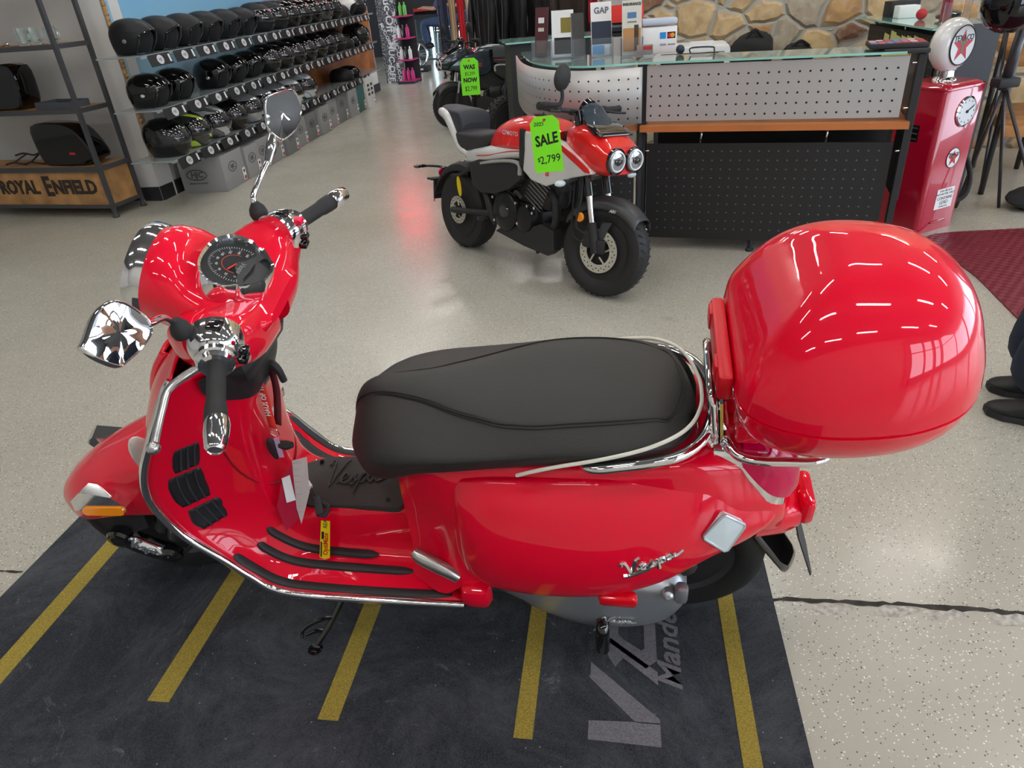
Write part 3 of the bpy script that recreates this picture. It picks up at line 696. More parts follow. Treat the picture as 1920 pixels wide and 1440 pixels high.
# dash
Md = frame((.540, -.003, 1.052), (1, 0, -.524), (0, 1, 0)) @ Matrix.Scale(.74, 4)
ol = [(-.098, 0), (-.092, .05), (-.07, .088), (-.035, .106), (.005, .103), (.030, .085), (.045, .088), (.078, .055), (.094, .036), (.097, 0)]
ol = ol+[(x, -y) for x, y in ol[-2:0:-1]]
def dr(k, h, pin=1.0): return [(x*k*.97, y*k*1.06, h*1.2) for x, y in ol]
b = MB(); b.surf([dr(1.0, -.03), dr(1.0, .008), dr(.95, .018), dr(.88, .014), dr(.86, -.008)], 1, 3, cv=True, M=Md)
dash = P(b, 'dash_rim', CHROME, steer=True)
b = MB(); b.surf([dr(.93, -.005), dr(.6, -.005), dr(.02, -.005)], 1, 3, cv=True, M=Md); gf = P(b, 'gauge_face', mat('gauge_black', (.014, .015, .018), .35), steer=True)
b = MB()
gc = (-.005, .012)
for i in range(41):
    a = R(205-i*250/40+0); r0, r1 = (.060, .071) if i % 5 == 0 else (.065, .071)
    ca, sa = math.cos(a), math.sin(a)
    # dial arc opens to the rear right
    a2 = R(70+i*220/40); ca, sa = math.cos(a2), math.sin(a2)
    b.add([(gc[0]+r0*ca-.0007*sa, gc[1]+r0*sa+.0007*ca, -.0035), (gc[0]+r1*ca-.0007*sa, gc[1]+r1*sa+.0007*ca, -.0035), (gc[0]+r1*ca+.0007*sa, gc[1]+r1*sa-.0007*ca, -.0035), (gc[0]+r0*ca+.0007*sa, gc[1]+r0*sa-.0007*ca, -.0035)], [(0,1,2,3)], False, Md)
for i in range(9):
    a2 = R(285-i*210/8); b.text(str(i*20), .010, Md @ TR(gc[0]+.050*math.cos(a2), gc[1]+.050*math.sin(a2), -.0035) @ RZ(-90), ext=.0002)
P(b, 'dial_marks', mat('dial_white', (.8, .8, .8), .5), gf)
b = MB()
n = 24
for i in range(n):
    a, c = R(90+i*190/n), R(90+(i+1)*190/n)
    b.add([(gc[0]+r*math.cos(t), gc[1]+r*math.sin(t), -.0035) for t, r in ((a, .036), (c, .036), (c, .038), (a, .038))], [(0,1,2,3)], False, Md)
b.tube([Md @ V((gc[0], gc[1], -.001)), Md @ V((gc[0]-.012, gc[1]-.030, -.001))], .0016, 6, 1)
P(b, 'needle', mat('needle_red', (.8, .06, .03), .4), gf)
b = MB(); b.prism([(.02,.10),(.03,.07),(.012,.035),(-.004,.02),(-.004,-.005),(.012,-.03),(.03,-.085),(.045,-.075),(.03,-.035),(.035,.0),(.035,.03),(.05,.07),(.04,.085)], -.0035, -.001, Md)
b.prism([(.035,-.06),(.075,-.03),(.08,.03),(.035,.055),(.045,0)], -.0035, -.0005, Md)
P(b, 'display_frame', mat('dash_grey', (.06, .062, .066), .35), gf)
b = MB(); b.text('Vespa', .02, Md @ TR(.012, 0, .001) @ RZ(-90), ext=.0004, shear=.3); P(b, 'dash_script', SILV, gf)
b = MB(); b.surf([dr(.90, .0065), dr(.5, .0075), dr(.02, .008)], 1, 2, cv=True, M=Md); P(b, 'dash_glass', mat('dash_glass', (1, 1, 1), .02, trans=1, ior=1.2), steer=True)
# grips, switch pods, levers, mirrors
for s in (-1, 1):
    a = V((.552, s*.18, 1.012)); i_ = V((.576, s*.25, 1.0)); e = V((.612, s*.345, .988)); f_ = V((.629, s*.405, .979))
    d = (f_-i_).normalized()
    b = MB(); b.surf([[a+d*t+V((0, 0, 0))+(Matrix.Rotation(2*math.pi*k/16, 3, d) @ d.cross(V((0,0,1))).normalized())*r*(1.0 if True else 1) for k in range(16)] for t, r in ((-.012, .050), (.0, .0505), (.02, .049), (.036, .042), (.044, .034))], 2, 2, cv=True, cap0=True, cap1=True)
    b.lathe([(.036, .04), (.036, .052), (.032, .055), (.034, .06), (.030, .066), (.022, .068)], 20, aim(a, a+d))
    pod = P(b, 'switch_pod', CHROME, steer=True)
    b = MB(); b.box((.012, .0, .047), (.028, .026, .012), M=frame(a+d*.012, V((1,0,-.1)), V((0,1,0))), bev=.004); P(b, 'switch', BLKG, pod)
    if s > 0:
        b = MB(); b.box((.042, .004, .028), (.020, .022, .014), M=frame(a+d*.012, V((1,0,-.1)), V((0,1,0))) , bev=.004); P(b, 'kill_switch', mat('switch_red', (.75, .0, .05), .3), pod)
    b = MB(); b.box((.05, .0, -.008), (.018, .02, .014), M=frame(a+d*.012, V((1,0,-.1)), V((0,1,0))), bev=.004); b.box((.045, .0, -.028), (.018, .026, .014), M=frame(a+d*.012, V((1,0,-.1)), V((0,1,0))), bev=.004); P(b, 'horn_button', BLKG, pod)
    b = MB(); L_ = (e-i_).length+.03
    b.lathe([(.0175, -.03), (.0175, 0), (.0165, .004), (.0165, L_-.045), (.0185, L_-.04), (.0195, L_-.02), (.0195, L_-.003), (.018, L_)], 24, aim(i_-d*.01, f_)); P(b, 'grip', RUB, steer=True)
    b = MB(); b.lathe([(.0195, 0), (.0215, .012), (.021, .03), (.017, .058), (.012, .064), (.011, .062), (.001, .062)], 24, aim(e+d*.012, f_)); be = P(b, 'bar_end', CHROME, steer=True)
    # lever
    b = MB(); b.tube([(.505, s*.20, .965), (.475, s*.225, .958), (.458, s*.25, .952), (.458, s*.285, .94), (.46, s*.32, .928), (.463, s*.35, .918)], [.010, .010, .009, .0085, .0085, .009], 10, 4, flat=.75)
    b.sphere((.464, s*.357, .916), .0125); P(b, 'brake_lever', mat('cast_silver', (.5, .5, .51), .25, metal=.9), steer=True)
    # mirror
    b = MB(); b.lathe([(.018, -.010), (.020, .0), (.017, .012), (.010, .022), (.007, .026)], 18, TR(.514, s*.202, 1.056)); boot = P(b, 'mirror_boot', RUB, steer=True)
    if s < 0:
        b = MB(); b.tube([(.508, s*.205, 1.08), (.512, s*.225, 1.105), (.522, s*.27, 1.13), (.538, s*.315, 1.165)], [.006, .0065, .008, .011], 10, 5)
    else:
        b = MB(); b.tube([(.512, .203, 1.075), (.51, .215, 1.09), (.52, .26, 1.112), (.532, .30, 1.132)], [.006, .0065, .0065, .007], 10, 5)
        b.tube([(.530, .292, 1.127), (.534, .325, 1.148), (.536, .352, 1.168)], [.009, .013, .007], 10, 4)
    P(b, 'mirror_stem', CHROME, steer=True)
    n_ = V((.96, -.046, .276)) if s < 0 else V((.655, -.611, .445)); n_.normalize()
    mo = ([(.544,-.423,1.222),(.542,-.387,1.233),(.543,-.361,1.235),(.546,-.338,1.227),(.553,-.325,1.208),(.561,-.317,1.181),(.565,-.32,1.166),(.567,-.334,1.155),(.566,-.367,1.154),(.563,-.402,1.159),(.56,-.418,1.165),(.552,-.433,1.193),(.544,-.437,1.218)] if s < 0 else
          [(.529,.382,1.23),(.539,.397,1.235),(.565,.423,1.233),(.58,.434,1.225),(.59,.427,1.201),(.589,.41,1.18),(.578,.382,1.158),(.553,.35,1.149),(.545,.345,1.155),(.53,.346,1.178),(.527,.363,1.205)])
    mo = [V(q_) for q_ in mo]; mc = sum(mo, V())/len(mo)
    rr_ = lambda k, h: [mc+(q_-mc)*k+n_*h for q_ in mo]
    b = MB(); b.surf([rr_(.05, -.032), rr_(.5, -.029), rr_(.85, -.018), rr_(1.0, -.004), rr_(1.0, .003), rr_(.96, .006), rr_(.91, .003)], 2, 3, cv=True)
    mh = P(b, 'mirror_housing', CHROME, steer=True)
    b = MB(); b.surf([rr_(.93, .0035), rr_(.5, .0045), rr_(.02, .005)], 2, 3, cv=True); P(b, 'mirror_glass', MIRR, mh)
# --- rail, rack, top box
rail = [(1.225, -.150, .69), (1.245, -.180, .70), (1.30, -.183, .712), (1.38, -.170, .72), (1.432, -.143, .722), (1.465, -.10, .724), (1.483, -.035, .725), (1.483, .035, .725), (1.465, .10, .724), (1.432, .143, .722), (1.38, .170, .72), (1.30, .183, .712), (1.245, .18, .70), (1.225, .15, .69)]
b = MB(); b.tube(rail, .0115, 12, 5)
for s in (-1, 1): b.tube([(1.463, s*.105, .726), (1.475, s*.10, .70), (1.478, s*.08, .66)], .008, 8, 3)
P(b, 'grab_rail', CHROME)
b = MB()
for s in (-1, 1):
    b.tube([(1.488, s*.075, .665), (1.482, s*.088, .72), (1.474, s*.09, .79), (1.470, s*.075, .815), (1.468, s*.03, .825), (1.468, 0, .826)], .0095, 10, 5)
    b.tube([(1.505, s*.06, .66), (1.508, s*.085, .695), (1.525, s*.118, .69), (1.56, s*.132, .69), (1.62, s*.132, .69), (1.67, s*.128, .69), (1.70, s*.10, .69), (1.705, 0, .69)], .0095, 10, 5)
    b.tube([(1.50, s*.05, .70), (1.53, s*.055, .665), (1.57, s*.05, .66), (1.62, s*.055, .69)], .008, 10, 4)
b.prism(rrect(.17, .16, .03), -.003, .003, M=frame((1.495, 0, .745), (0, 1, 0), (-.10, 0, 1)))
b.box((1.508, 0, .68), (.02, .17, .03), bev=.006); b.tube([(1.48, -.09, .785), (1.48, .09, .785)], .0065, 8, 1)
P(b, 'luggage_rack', CHROME)
b = MB()
outl = [(1.50, 0), (1.50, .09), (1.503, .165), (1.535, .215), (1.61, .243), (1.70, .243), (1.79, .222), (1.865, .175), (1.915, .095), (1.93, 0)]
def tb_ring(z, k, cx=1.69, kx=None, dx=0):
    kx = k if kx is None else kx
    h = [(cx+(x-cx)*kx+dx, y*k, z) for x, y in outl]
    return h+[(x, -y, z_) for x, y, z_ in h[-2:0:-1]]
def zt(r, tilt): return [(x, y, z+(x-1.69)*tilt) for x, y, z in r]
b.surf([zt(tb_ring(.772, .05), 0), zt(tb_ring(.774, .60), 0), zt(tb_ring(.782, .80), 0), zt(tb_ring(.808, .91), 0), zt(tb_ring(.842, .97), 0), zt(tb_ring(.872, .99), 0)], 4, 4, cv=True)
b.surf([tb_ring(.872, .99), tb_ring(.873, .975), tb_ring(.878, .975), tb_ring(.879, .99)], 1, 4, cv=True)
b.surf([tb_ring(.879, .99), tb_ring(.915, .965, kx=.96), tb_ring(.955, .905, kx=.88, dx=.006), tb_ring(.995, .82, kx=.785, dx=.013), tb_ring(1.028, .715, kx=.675, dx=.018), tb_ring(1.054, .585, kx=.545, dx=.020), tb_ring(1.073, .42, kx=.40, dx=.020), tb_ring(1.085, .23, kx=.22, dx=.019), tb_ring(1.088, .02, kx=.02, dx=.019)], 5, 4, cv=True, cap1=True)
tbx = P(b, 'top_box', RED, label='glossy red top box behind the seat')
b = MB(); b.box((1.487, 0, .868), (.028, .25, .055), bev=.008); b.box((1.484, .09, .872), (.03, .04, .04), bev=.003); b.box((1.484, -.07, .872), (.03, .04, .04), bev=.003); P(b, 'latch', mat('latch_red', (.62, 0, .012), .4), tbx)
for s in (-1, 1):
    for x_, z_ in ((1.545, .745), (1.66, .735)): b = MB(); b.box((x_, s*.10, z_), (.05, .032, .055), bev=.008); P(b, 'mounting_foot', RED, tbx)
b = MB(); b.box((1.49, 0, .81), (.03, .16, .04), bev=.01); P(b, 'latch_hinge', BLKM, tbx)
# --- tail lamp, number plate holder, mudflap
b = MB()
b.surf([sec(1.485, [(0,.69),(.08,.69),(.108,.672),(.115,.645),(.112,.61),(0,.60)]), sec(1.55, [(0,.685),(.08,.682),(.11,.66),(.119,.60),(.116,.545),(0,.54)]), sec(1.60, [(0,.655),(.075,.65),(.105,.625),(.117,.565),(.113,.513),(0,.50)]),
 sec(1.64, [(0,.60),(.06,.595),(.085,.575),(.095,.535),(.088,.49),(0,.48)]), sec(1.652, [(0,.56),(.04,.555),(.06,.545),(.07,.52),(.06,.49),(0,.485)])], 4, 3, cv=True, cap0=True, cap1=True)
tlm = P(b, 'tail_lamp', CHROME, label='red tail lamp in a chrome frame')
b = MB()
b.surf([sec(1.542, [(0,.70),(.07,.698),(.100,.686),(.112,.665),(.109,.65),(0,.65)]), sec(1.572, [(0,.70),(.07,.696),(.105,.676),(.1205,.635),(.117,.612),(0,.61)]), sec(1.605, [(0,.676),(.068,.672),(.102,.65),(.1195,.60),(.114,.572),(0,.57)]), sec(1.64, [(0,.634),(.06,.63),(.085,.61),(.101,.568),(.094,.54),(0,.53)]),
 sec(1.668, [(0,.594),(.045,.59),(.06,.578),(.07,.55),(.062,.525),(0,.52)]), sec(1.676, [(0,.568),(.03,.565),(.038,.56),(.045,.545),(.036,.53),(0,.525)])], 4, 3, cv=True, cap0=True, cap1=True)
P(b, 'lens', REDL, tlm)
b = MB()
b.surf([sec(1.60, [(0,.47),(.07,.465),(.10,.44),(.10,.40),(.07,.37),(0,.37)]), sec(1.66, [(0,.465),(.05,.46),(.075,.44),(.08,.40),(.06,.365),(0,.36)]), sec(1.70, [(0,.445),(.035,.44),(.055,.42),(.055,.395),(.04,.37),(0,.365)])], 3, 3, cv=True, cap0=True, cap1=True)
b.box((1.712, 0, .425), (.035, .11, .075), bev=.015)
P(b, 'number_plate_lamp', RED)
b = MB(); b.surf([[(x+.016*math.cos(a)-.012*abs(math.sin(a)), w*math.sin(a), z+.012*math.cos(a)) for a in [2*math.pi*i_/16 for i_ in range(16)]] for x, z, w in ((1.575, .43, .068), (1.62, .355, .075), (1.665, .285, .076), (1.70, .225, .070), (1.712, .20, .055))], 4, 2, cv=True, cap0=True, cap1=True); P(b, 'mudguard', BLKG)
b = MB(); b.prism([(-.075, .09), (.075, .09), (.078, -.06), (.045, -.10), (-.045, -.10), (-.078, -.06)], -.0015, .0015, M=frame((1.728, 0, .285), (0, 1, 0), (-.35, 0, 1))); P(b, 'number_plate_bracket', BLKM)
# --- engine, transmission case, stands, pegs, reflector
b = MB()
rg = []
for x, z0, z1, y1 in ((.99, .22, .27, -.17), (1.04, .20, .29, -.185), (1.12, .155, .315, -.20), (1.22, .13, .33, -.212), (1.32, .135, .33, -.212), (1.40, .165, .32, -.205), (1.44, .21, .30, -.19), (1.455, .23, .28, -.17)):
    zc = (z0+z1)/2; hz = (z1-z0)/2
    rg.append([(x, -.13, zc+hz), (x, y1+.02, zc+hz), (x, y1, zc+hz*.7), (x, y1-.006, zc), (x, y1, zc-hz*.7), (x, y1+.02, zc-hz), (x, -.13, zc-hz)])
b.surf(rg, 4, 3, cv=True, cap0=True, cap1=True)
b.lathe([(.012, 0), (.014, .01), (.012, .03), (.006, .034)], 12, TR(1.41, -.19, .30) @ RX(60)); b.box((1.44, -.195, .30), (.03, .03, .06), bev=.01)
case = P(b, 'transmission_cover', SILV, label='silver grey transmission cover')
b = MB(); Mt = frame((1.30, -.222, .20), (1, 0, .02), (0, -.1, 1)); script(b, .075, Mt, .03, False, .5); P(b, 'case_script', mat('bright_silver', (.75,.75,.76), .3, metal=.6), case)
b = MB(); b.box((1.13, 0, .28), (.40, .26, .16), bev=.05); b.box((.74, 0, .19), (.40, .22, .14), bev=.04)
b.prism([(0, 0), (.26, -.075), (.30, .01), (.12, .06), (0, .05)], -.02, .0, M=frame((.955, -.165, .265), (1, 0, 0), (0, 0, 1)))
for i in range(4): b.box((1.03, -.19, .222-.004*i), (.12, .01, .0018), M=TR(0, 0, 0) @ TR(1.03, 0, .22) @ RY(12) @ TR(-1.03, 0, -.22))
b.tube([(1.41, -.18, .243), (1.41, .2, .243)], .025, 12, 1); b.tube([(1.45, -.12, .30), (1.40, -.13, .62)], .03, 12, 1)
P(b, 'engine', BLKM)
b = MB(); b.lathe([(.05, 0), (.065, .05), (.07, .2), (.06, .36), (.03, .38)], 20, aim((1.10, .20, .24), (1.60, .23, .30))); P(b, 'exhaust', GREYM)
b = MB(); b.box((1.30, -.262, .368), (.085, .03, .032), bev=.010); P(b, 'side_reflector', mat('reflector_red', (.7, 0, .01), .15, coat=1), label='small red side reflector')
b = MB(); b.tube([(1.26, -.17, .19), (1.262, -.225, .185), (1.262, -.24, .165), (1.262, -.245, .105)], [.014, .016, .018, .018], 10, 4); b.tube([(1.27, -.19, .15), (1.31, -.14, .18)], .012, 8, 2); P(b, 'stand_lever', BLKG)
b = MB(); b.tube([(.63, -.13, .20), (.60, -.17, .185), (.555, -.235, .115), (.515, -.288, .070)], [.012, .010, .009, .009], 10, 3)
b.tube([(.555, -.236, .12), (.53, -.24, .118), (.49, -.25, .10), (.47, -.262, .085), (.468, -.275, .07)], [.005, .006, .006, .005, .004], 8, 4)
b.tube([(.535, -.262, .095), (.51, -.262, .092), (.48, -.27, .08)], [.005, .006, .004], 8, 4)
b.lathe([(.02, 0), (.02, .004), (.012, .006)], 14, SM.inverted() @ TR(*(SM @ V((.508, -.292, .066))).xy, .001))
P(b, 'side_stand', BLKG, label='gloss black side stand resting on the mat')
# ---------------------------------------------------------------- reception counter
def dotmat(name, base, dot, px, pz, r, x0, x1, z0, z1, rough=.4, metal=0.0, ox=0.0, oz=0.0):
    m, nt, bs = nmat(name); N = nt.nodes; L = nt.links
    tc = N.new('ShaderNodeTexCoord'); s = N.new('ShaderNodeSeparateXYZ'); L.new(tc.outputs['Object'], s.inputs[0])
    def M_(op, a, b_=None, c_=None):
        n = N.new('ShaderNodeMath'); n.operation = op
        for i, v_ in enumerate([a, b_, c_]):
            if v_ is None: continue
            if isinstance(v_, (int, float)): n.inputs[i].default_value = v_
            else: L.new(v_, n.inputs[i])
        return n.outputs[0]
    def cell(o, p, off): return M_('MULTIPLY', M_('SUBTRACT', M_('FRACT', M_('DIVIDE', M_('SUBTRACT', o, off), p)), .5), p)
    cx, cz = cell(s.outputs[0], px, ox), cell(s.outputs[2], pz, oz)
    d = M_('SQRT', M_('ADD', M_('MULTIPLY', cx, cx), M_('MULTIPLY', cz, cz)))
    k = M_('LESS_THAN', d, r)
    for o, lo, hi in ((s.outputs[0], x0, x1), (s.outputs[2], z0, z1)):
        k = M_('MULTIPLY', k, M_('MULTIPLY', M_('GREATER_THAN', o, lo), M_('LESS_THAN', o, hi)))
    mx = N.new('ShaderNodeMix'); mx.data_type = 'RGBA'; L.new(k, mx.inputs[0]); mx.inputs[6].default_value = (*base, 1); mx.inputs[7].default_value = (*dot, 1)
    L.new(mx.outputs[2], bs.inputs['Base Color']); bs.inputs['Roughness'].default_value = rough; bs.inputs['Metallic'].default_value = metal
    return m
PSIL = dotmat('perforated_silver', (.47, .465, .46), (.012, .012, .012), .05, .0505, .0056, .02, 1.28, .76, 1.0, .38, .35, 0, .755)
PBLK = dotmat('perforated_black', (.012, .012, .0125), (.13, .13, .125), .0495, .0495, .0042, .03, 1.24, .11, .605, .5, 0, 0, .11)
OAK = mat('orange_laminate', (.52, .17, .05), .4, noise=.1, nscale=6)
GEDGE = mat('green_glass_edge', (.30, .62, .54), .08, coat=1)
GTOP = mat('green_glass_top', (.60, .82, .74), .03, trans=.75, ior=1.2, coat=1)
CM = TR(.871, 4.088, 0) @ RZ(-20.2)
ctr = thing('reception_counter', 'long straight reception counter with perforated silver and black panels and glass top', 'counter', CM)
def cbox(name, boxes, m_, parent, bev=0.0, M=None, label=None):
    q = MB()
    for c_, d_ in boxes: q.box(c_, d_, bev=bev)
    o = q.obj(name, m_, parent)
    if M is not None: o.matrix_basis = M
    if label: o['label'] = label
    return o
for x, w in ((-.022, .036), (1.325, .03)):
    cbox('post', [((x, .03, .52), (w, .06, 1.04))], BLKM, ctr)
cbox('post', [((-.03, .10, .33), (.04, .05, .66)), ((-.03, .09, .02), (.05, .26, .03))], BLKM, ctr)
cbox('end_frame', [((1.338, .18, .68), (.025, .30, .72)), ((1.33, .10, .015), (.05, .3, .03))], GREYM, ctr)
cbox('upper_panel', [((.635, 0, .893), (1.27, .012, .285))], PSIL, ctr, label='silver perforated panel')
cbox('lower_panel', [((.64, .03, .348), (1.27, .012, .55))], PBLK, ctr, label='black perforated panel')
cbox('desk_board', [((.645, .22, .715), (1.35, .52, .033))], OAK, ctr, label='orange laminate desk board')
cbox('glass_top', [((.60, .13, 1.051), (1.30, .30, .010))], GTOP, ctr)
cbox('glass_edge', [((.60, -.0215, 1.051), (1.30, .003, .011))], GEDGE, ctr)
cbox('end_cap', [((1.25, .15, 1.055), (.20, .34, .02))], BLKM, ctr, bev=.004)
for x, z in ((0, .78), (0, 1.0), (1.30, .79), (1.30, 1.0), (0, .12), (0, .585), (1.30, .14), (1.30, .58)):
    q = MB(); q.tube([(x-.012, .02, z), (x+.02, .02, z)], .006, 10, 1); q.obj('standoff', CHROME, ctr)
for x in (.30, .95): q = MB(); q.tube([(x, .05, .62), (x+.004, .05, .70)], .006, 8, 1); q.obj('bracket', CHROME, ctr)
q = MB(); q.tube([(.62, .05, .10), (.62, .05, .015)], .014, 10, 1); q.lathe([(.024, 0), (.024, .012), (.014, .02)], 12, TR(.62, .05, 0)); q.obj('foot', BLKM, ctr)
cbox('back_shelf', [((.66, .48, .36), (1.3, .02, .66))], mat('interior_dark', (.02, .02, .02), .8), ctr)
# things on the straight counter
t = thing('postcard_stand', 'black slab covered with small colourful pictures on the right end of the counter', 'display stand', CM @ TR(1.215, .12, 1.065))
cbox('base', [((0, 0, .012), (.26, .20, .022))], BLKM, t, bev=.004)
q = MB(); rnd = random.Random(3)
cols = [mat('print_pink', (.5, .12, .2), .5), mat('print_blue', (.15, .2, .4), .5), mat('print_white', (.65, .65, .68), .5), mat('print_red', (.4, .04, .05), .5)]
for i in range(7):
    for k in range(4): q.cur = rnd.randrange(4); q.box((-.108+i*.036, -.068+k*.045, .0245), (.031, .038, .001))
q.obj('picture_sheet', cols, t)
def counter_item(name, lab, cat, u, v, z, boxes, m_, rz=0, bev=0.004, group=None):
    q = MB()
    for c_, d_ in boxes: q.box(c_, d_, bev=bev)
    o = q.obj(name, m_, M=TR(u, v, z) @ RZ(rz)); tag(o, lab, cat, group); return o
o = thing('printer', 'white office printer with dark front behind the counter', 'printer', TR(1.50, 5.55, 0) @ RZ(-12))
cbox('body', [((0, 0, .89), (.52, .36, .20))], mat('printer_white', (.62, .63, .62), .45), o, bev=.03)
cbox('front_slot', [((0, -.178, .885), (.44, .012, .13))], BLKG, o, bev=.004)
cbox('stand', [((0, 0, .395), (.50, .34, .79))], GREYM, o)
# black bags and a helmet against the stone wall
def blob(mb, c_, r, seed, n=18, m_=12, amp=.12, M=None):
    rnd = random.Random(seed); ph = [(rnd.uniform(1, 3), rnd.uniform(1, 3), rnd.uniform(0, 6)) for _ in range(4)]
    rg = []
    for i in range(m_+1):
        a = math.pi*i/m_; row = []
        for j in range(n):
            t_ = 2*math.pi*j/n; k = 1+amp*sum(math.sin(p*a*1.3+q_*round(q_)*0+round(q_)*t_+s_) for p, q_, s_ in ph)/2
            row.append((c_[0]+r[0]*k*max(math.sin(a), 1e-4)*math.cos(t_), c_[1]+r[1]*k*max(math.sin(a), 1e-4)*math.sin(t_), c_[2]-r[2]*k*math.cos(a)))
        rg.append(row)
    mb.rings(rg, M=M); return mb
CLO = mat('black_cloth', (.018, .018, .019), .85, bump=.2, nscale=60)
tbl = thing('side_table', 'low dark table holding bags in front of the stone wall', 'table', TR(2.33, 6.16, 0) @ RZ(-20))
cbox('table_top', [((0, 0, .70), (.95, .30, .03))], BLKM, tbl)
for x in (-.45, .45):
    for y in (-.12, .12): cbox('leg', [((x, y, .343), (.035, .035, .684))], BLKM, tbl)
for (x, y, r, lab, sd_) in ((2.18, 6.2, (.17, .11, .13), 'crumpled black bag in front of the stone wall, left of the pair', 5), (2.52, 6.1, (.13, .10, .085), 'smaller flat black bag to the right of the crumpled bag', 9)):
    q = MB(); blob(q, (0, 0, r[2]), r, sd_, amp=.16); q.tube([(-.08, -.05, r[2]*1.7), (-.02, -.07, r[2]*2.2), (.06, -.05, r[2]*1.7)], .012, 8, 4)
    o = q.obj('bag', CLO, M=TR(x, y, .718)); tag(o, lab, 'bag')
# ---------------------------------------------------------------- curved end of the counter
cc2 = thing('curved_counter', 'curved end of the reception counter with glass top and silver perforated front', 'counter', TR(.5, 4.4, 0))
Ci = TR(-.5, -4.4, 0)
arc = [(.835, 4.085), (.74, 4.083), (.62, 4.095), (.50, 4.15), (.39, 4.27), (.31, 4.45), (.265, 4.70), (.25, 5.0), (.25, 5.25)]
def arcwall(off, z0, z1, t, cl=arc):
    P_ = cr(np.array([(x, y, 0) for x, y in cl]), 5, False); rg = []
    for i, p in enumerate(P_):
        a, c_ = P_[max(i-1, 0)], P_[min(i+1, len(P_)-1)]; d = V(c_-a).normalized(); n_ = V((d.y, -d.x, 0))*(-1)
        p = V(p)
        rg.append([p+n_*off+V((0,0,z0)), p+n_*off+V((0,0,z1)), p+n_*(off+t)+V((0,0,z1)), p+n_*(off+t)+V((0,0,z0))])
    return rg
PS2, nt, bs = nmat('perforated_curved'); N = nt.nodes; L_ = nt.links
uvn = N.new('ShaderNodeUVMap'); uvn.uv_map = 'along'; s_ = N.new('ShaderNodeSeparateXYZ'); L_.new(uvn.outputs[0], s_.inputs[0])
def M2(op, a, b_):
    n = N.new('ShaderNodeMath'); n.operation = op
    for i, v_ in enumerate((a, b_)):
        if isinstance(v_, (int, float)): n.inputs[i].default_value = v_
        else: L_.new(v_, n.inputs[i])
    return n.outputs[0]
cxx = M2('MULTIPLY', M2('SUBTRACT', M2('FRACT', M2('DIVIDE', s_.outputs[0], .05), 0), .5), .05); czz = M2('MULTIPLY', M2('SUBTRACT', M2('FRACT', M2('DIVIDE', M2('SUBTRACT', s_.outputs[1], .755), .0505), 0), .5), .0505)
kk = M2('LESS_THAN', M2('SQRT', M2('ADD', M2('MULTIPLY', cxx, cxx), M2('MULTIPLY', czz, czz)), 0), .0052); kk = M2('MULTIPLY', kk, M2('LESS_THAN', s_.outputs[1], 1.0))
mx = N.new('ShaderNodeMix'); mx.data_type = 'RGBA'; L_.new(kk, mx.inputs[0]); mx.inputs[6].default_value = (.47, .465, .46, 1); mx.inputs[7].default_value = (.012, .012, .012, 1)
L_.new(mx.outputs[2], bs.inputs['Base Color']); bs.inputs['Roughness'].default_value = .38; bs.inputs['Metallic'].default_value = .35
q = MB(); q.rings([[(Ci @ V(p)) for p in r] for r in arcwall(.03, .75, 1.036, .01)])
o = q.obj('curved_panel', PS2, cc2, fix=False)
uv = o.data.uv_layers.new(name='along'); Pn = cr(np.array([(x, y, 0) for x, y in arc]), 5, False); cum = [0]
for a, c_ in zip(Pn, Pn[1:]): cum.append(cum[-1]+float(np.linalg.norm(c_-a)))
for l in o.data.loops:
    vtx = o.data.vertices[l.vertex_index].co; i = l.vertex_index//4; uv.data[l.index].uv = (cum[min(i, len(cum)-1)], vtx.z)
def slab(out, z0, z1): 
    q = MB(); q.prism([(x-.5, y-4.4) for x, y in out], z0, z1); return q
def offs(cl, off):
    P_ = cr(np.array([(x, y, 0) for x, y in cl]), 4, False); o = []
    for i, p in enumerate(P_):
        a, c_ = P_[max(i-1, 0)], P_[min(i+1, len(P_)-1)]; d = V(c_-a).normalized(); o.append((p[0]+d.y*off*-1*-1*0+(-d.y)*off*-1, p[1]+(d.x)*off*-1))
    return o
def outer(off, inner):
    o = []
    P_ = cr(np.array([(x, y, 0) for x, y in arc]), 4, False)
    for i, p in enumerate(P_):
        a, c_ = P_[max(i-1, 0)], P_[min(i+1, len(P_)-1)]; d = V(c_-a).normalized(); n_ = V((-d.y, d.x, 0))*off; o.append((p[0]+n_.x, p[1]+n_.y))
    return o+inner
gt = outer(-.06+.06-.055, [(.62, 5.28), (.66, 4.75), (.86, 4.42)])
gt = outer(.0, [(.60, 5.26), (.60, 4.75), (.84, 4.42)])
slab(gt, 1.046, 1.056).obj('glass_top', GTOP, cc2)
q = MB(); q.rings([[(Ci @ V(p)) for p in r] for r in arcwall(-.002, 1.046, 1.057, .003)]); q.obj('glass_edge', GEDGE, cc2)
slab(outer(-.02, [(.75, 5.2), (.78, 4.8), (.86, 4.62)]), .70, .732).obj('desk_board', OAK, cc2)
q = MB(); q.rings([[(Ci @ V(p)) for p in r] for r in arcwall(.06, .075, .62, .012, [(.80, 4.09), (.70, 4.10), (.60, 4.115), (.5, 4.15), (.42, 4.22)])]); q.obj('lower_panel', PBLK, cc2)
for x, y in ((.265, 5.0), (.28, 5.22)): cbox('post', [((x-.5, y-4.4, .52), (.07, .05, 1.04))], BLKM, cc2)
cbox('post', [((.845-.5, 4.12-4.4, .52), (.03, .05, 1.04))], BLKM, cc2)
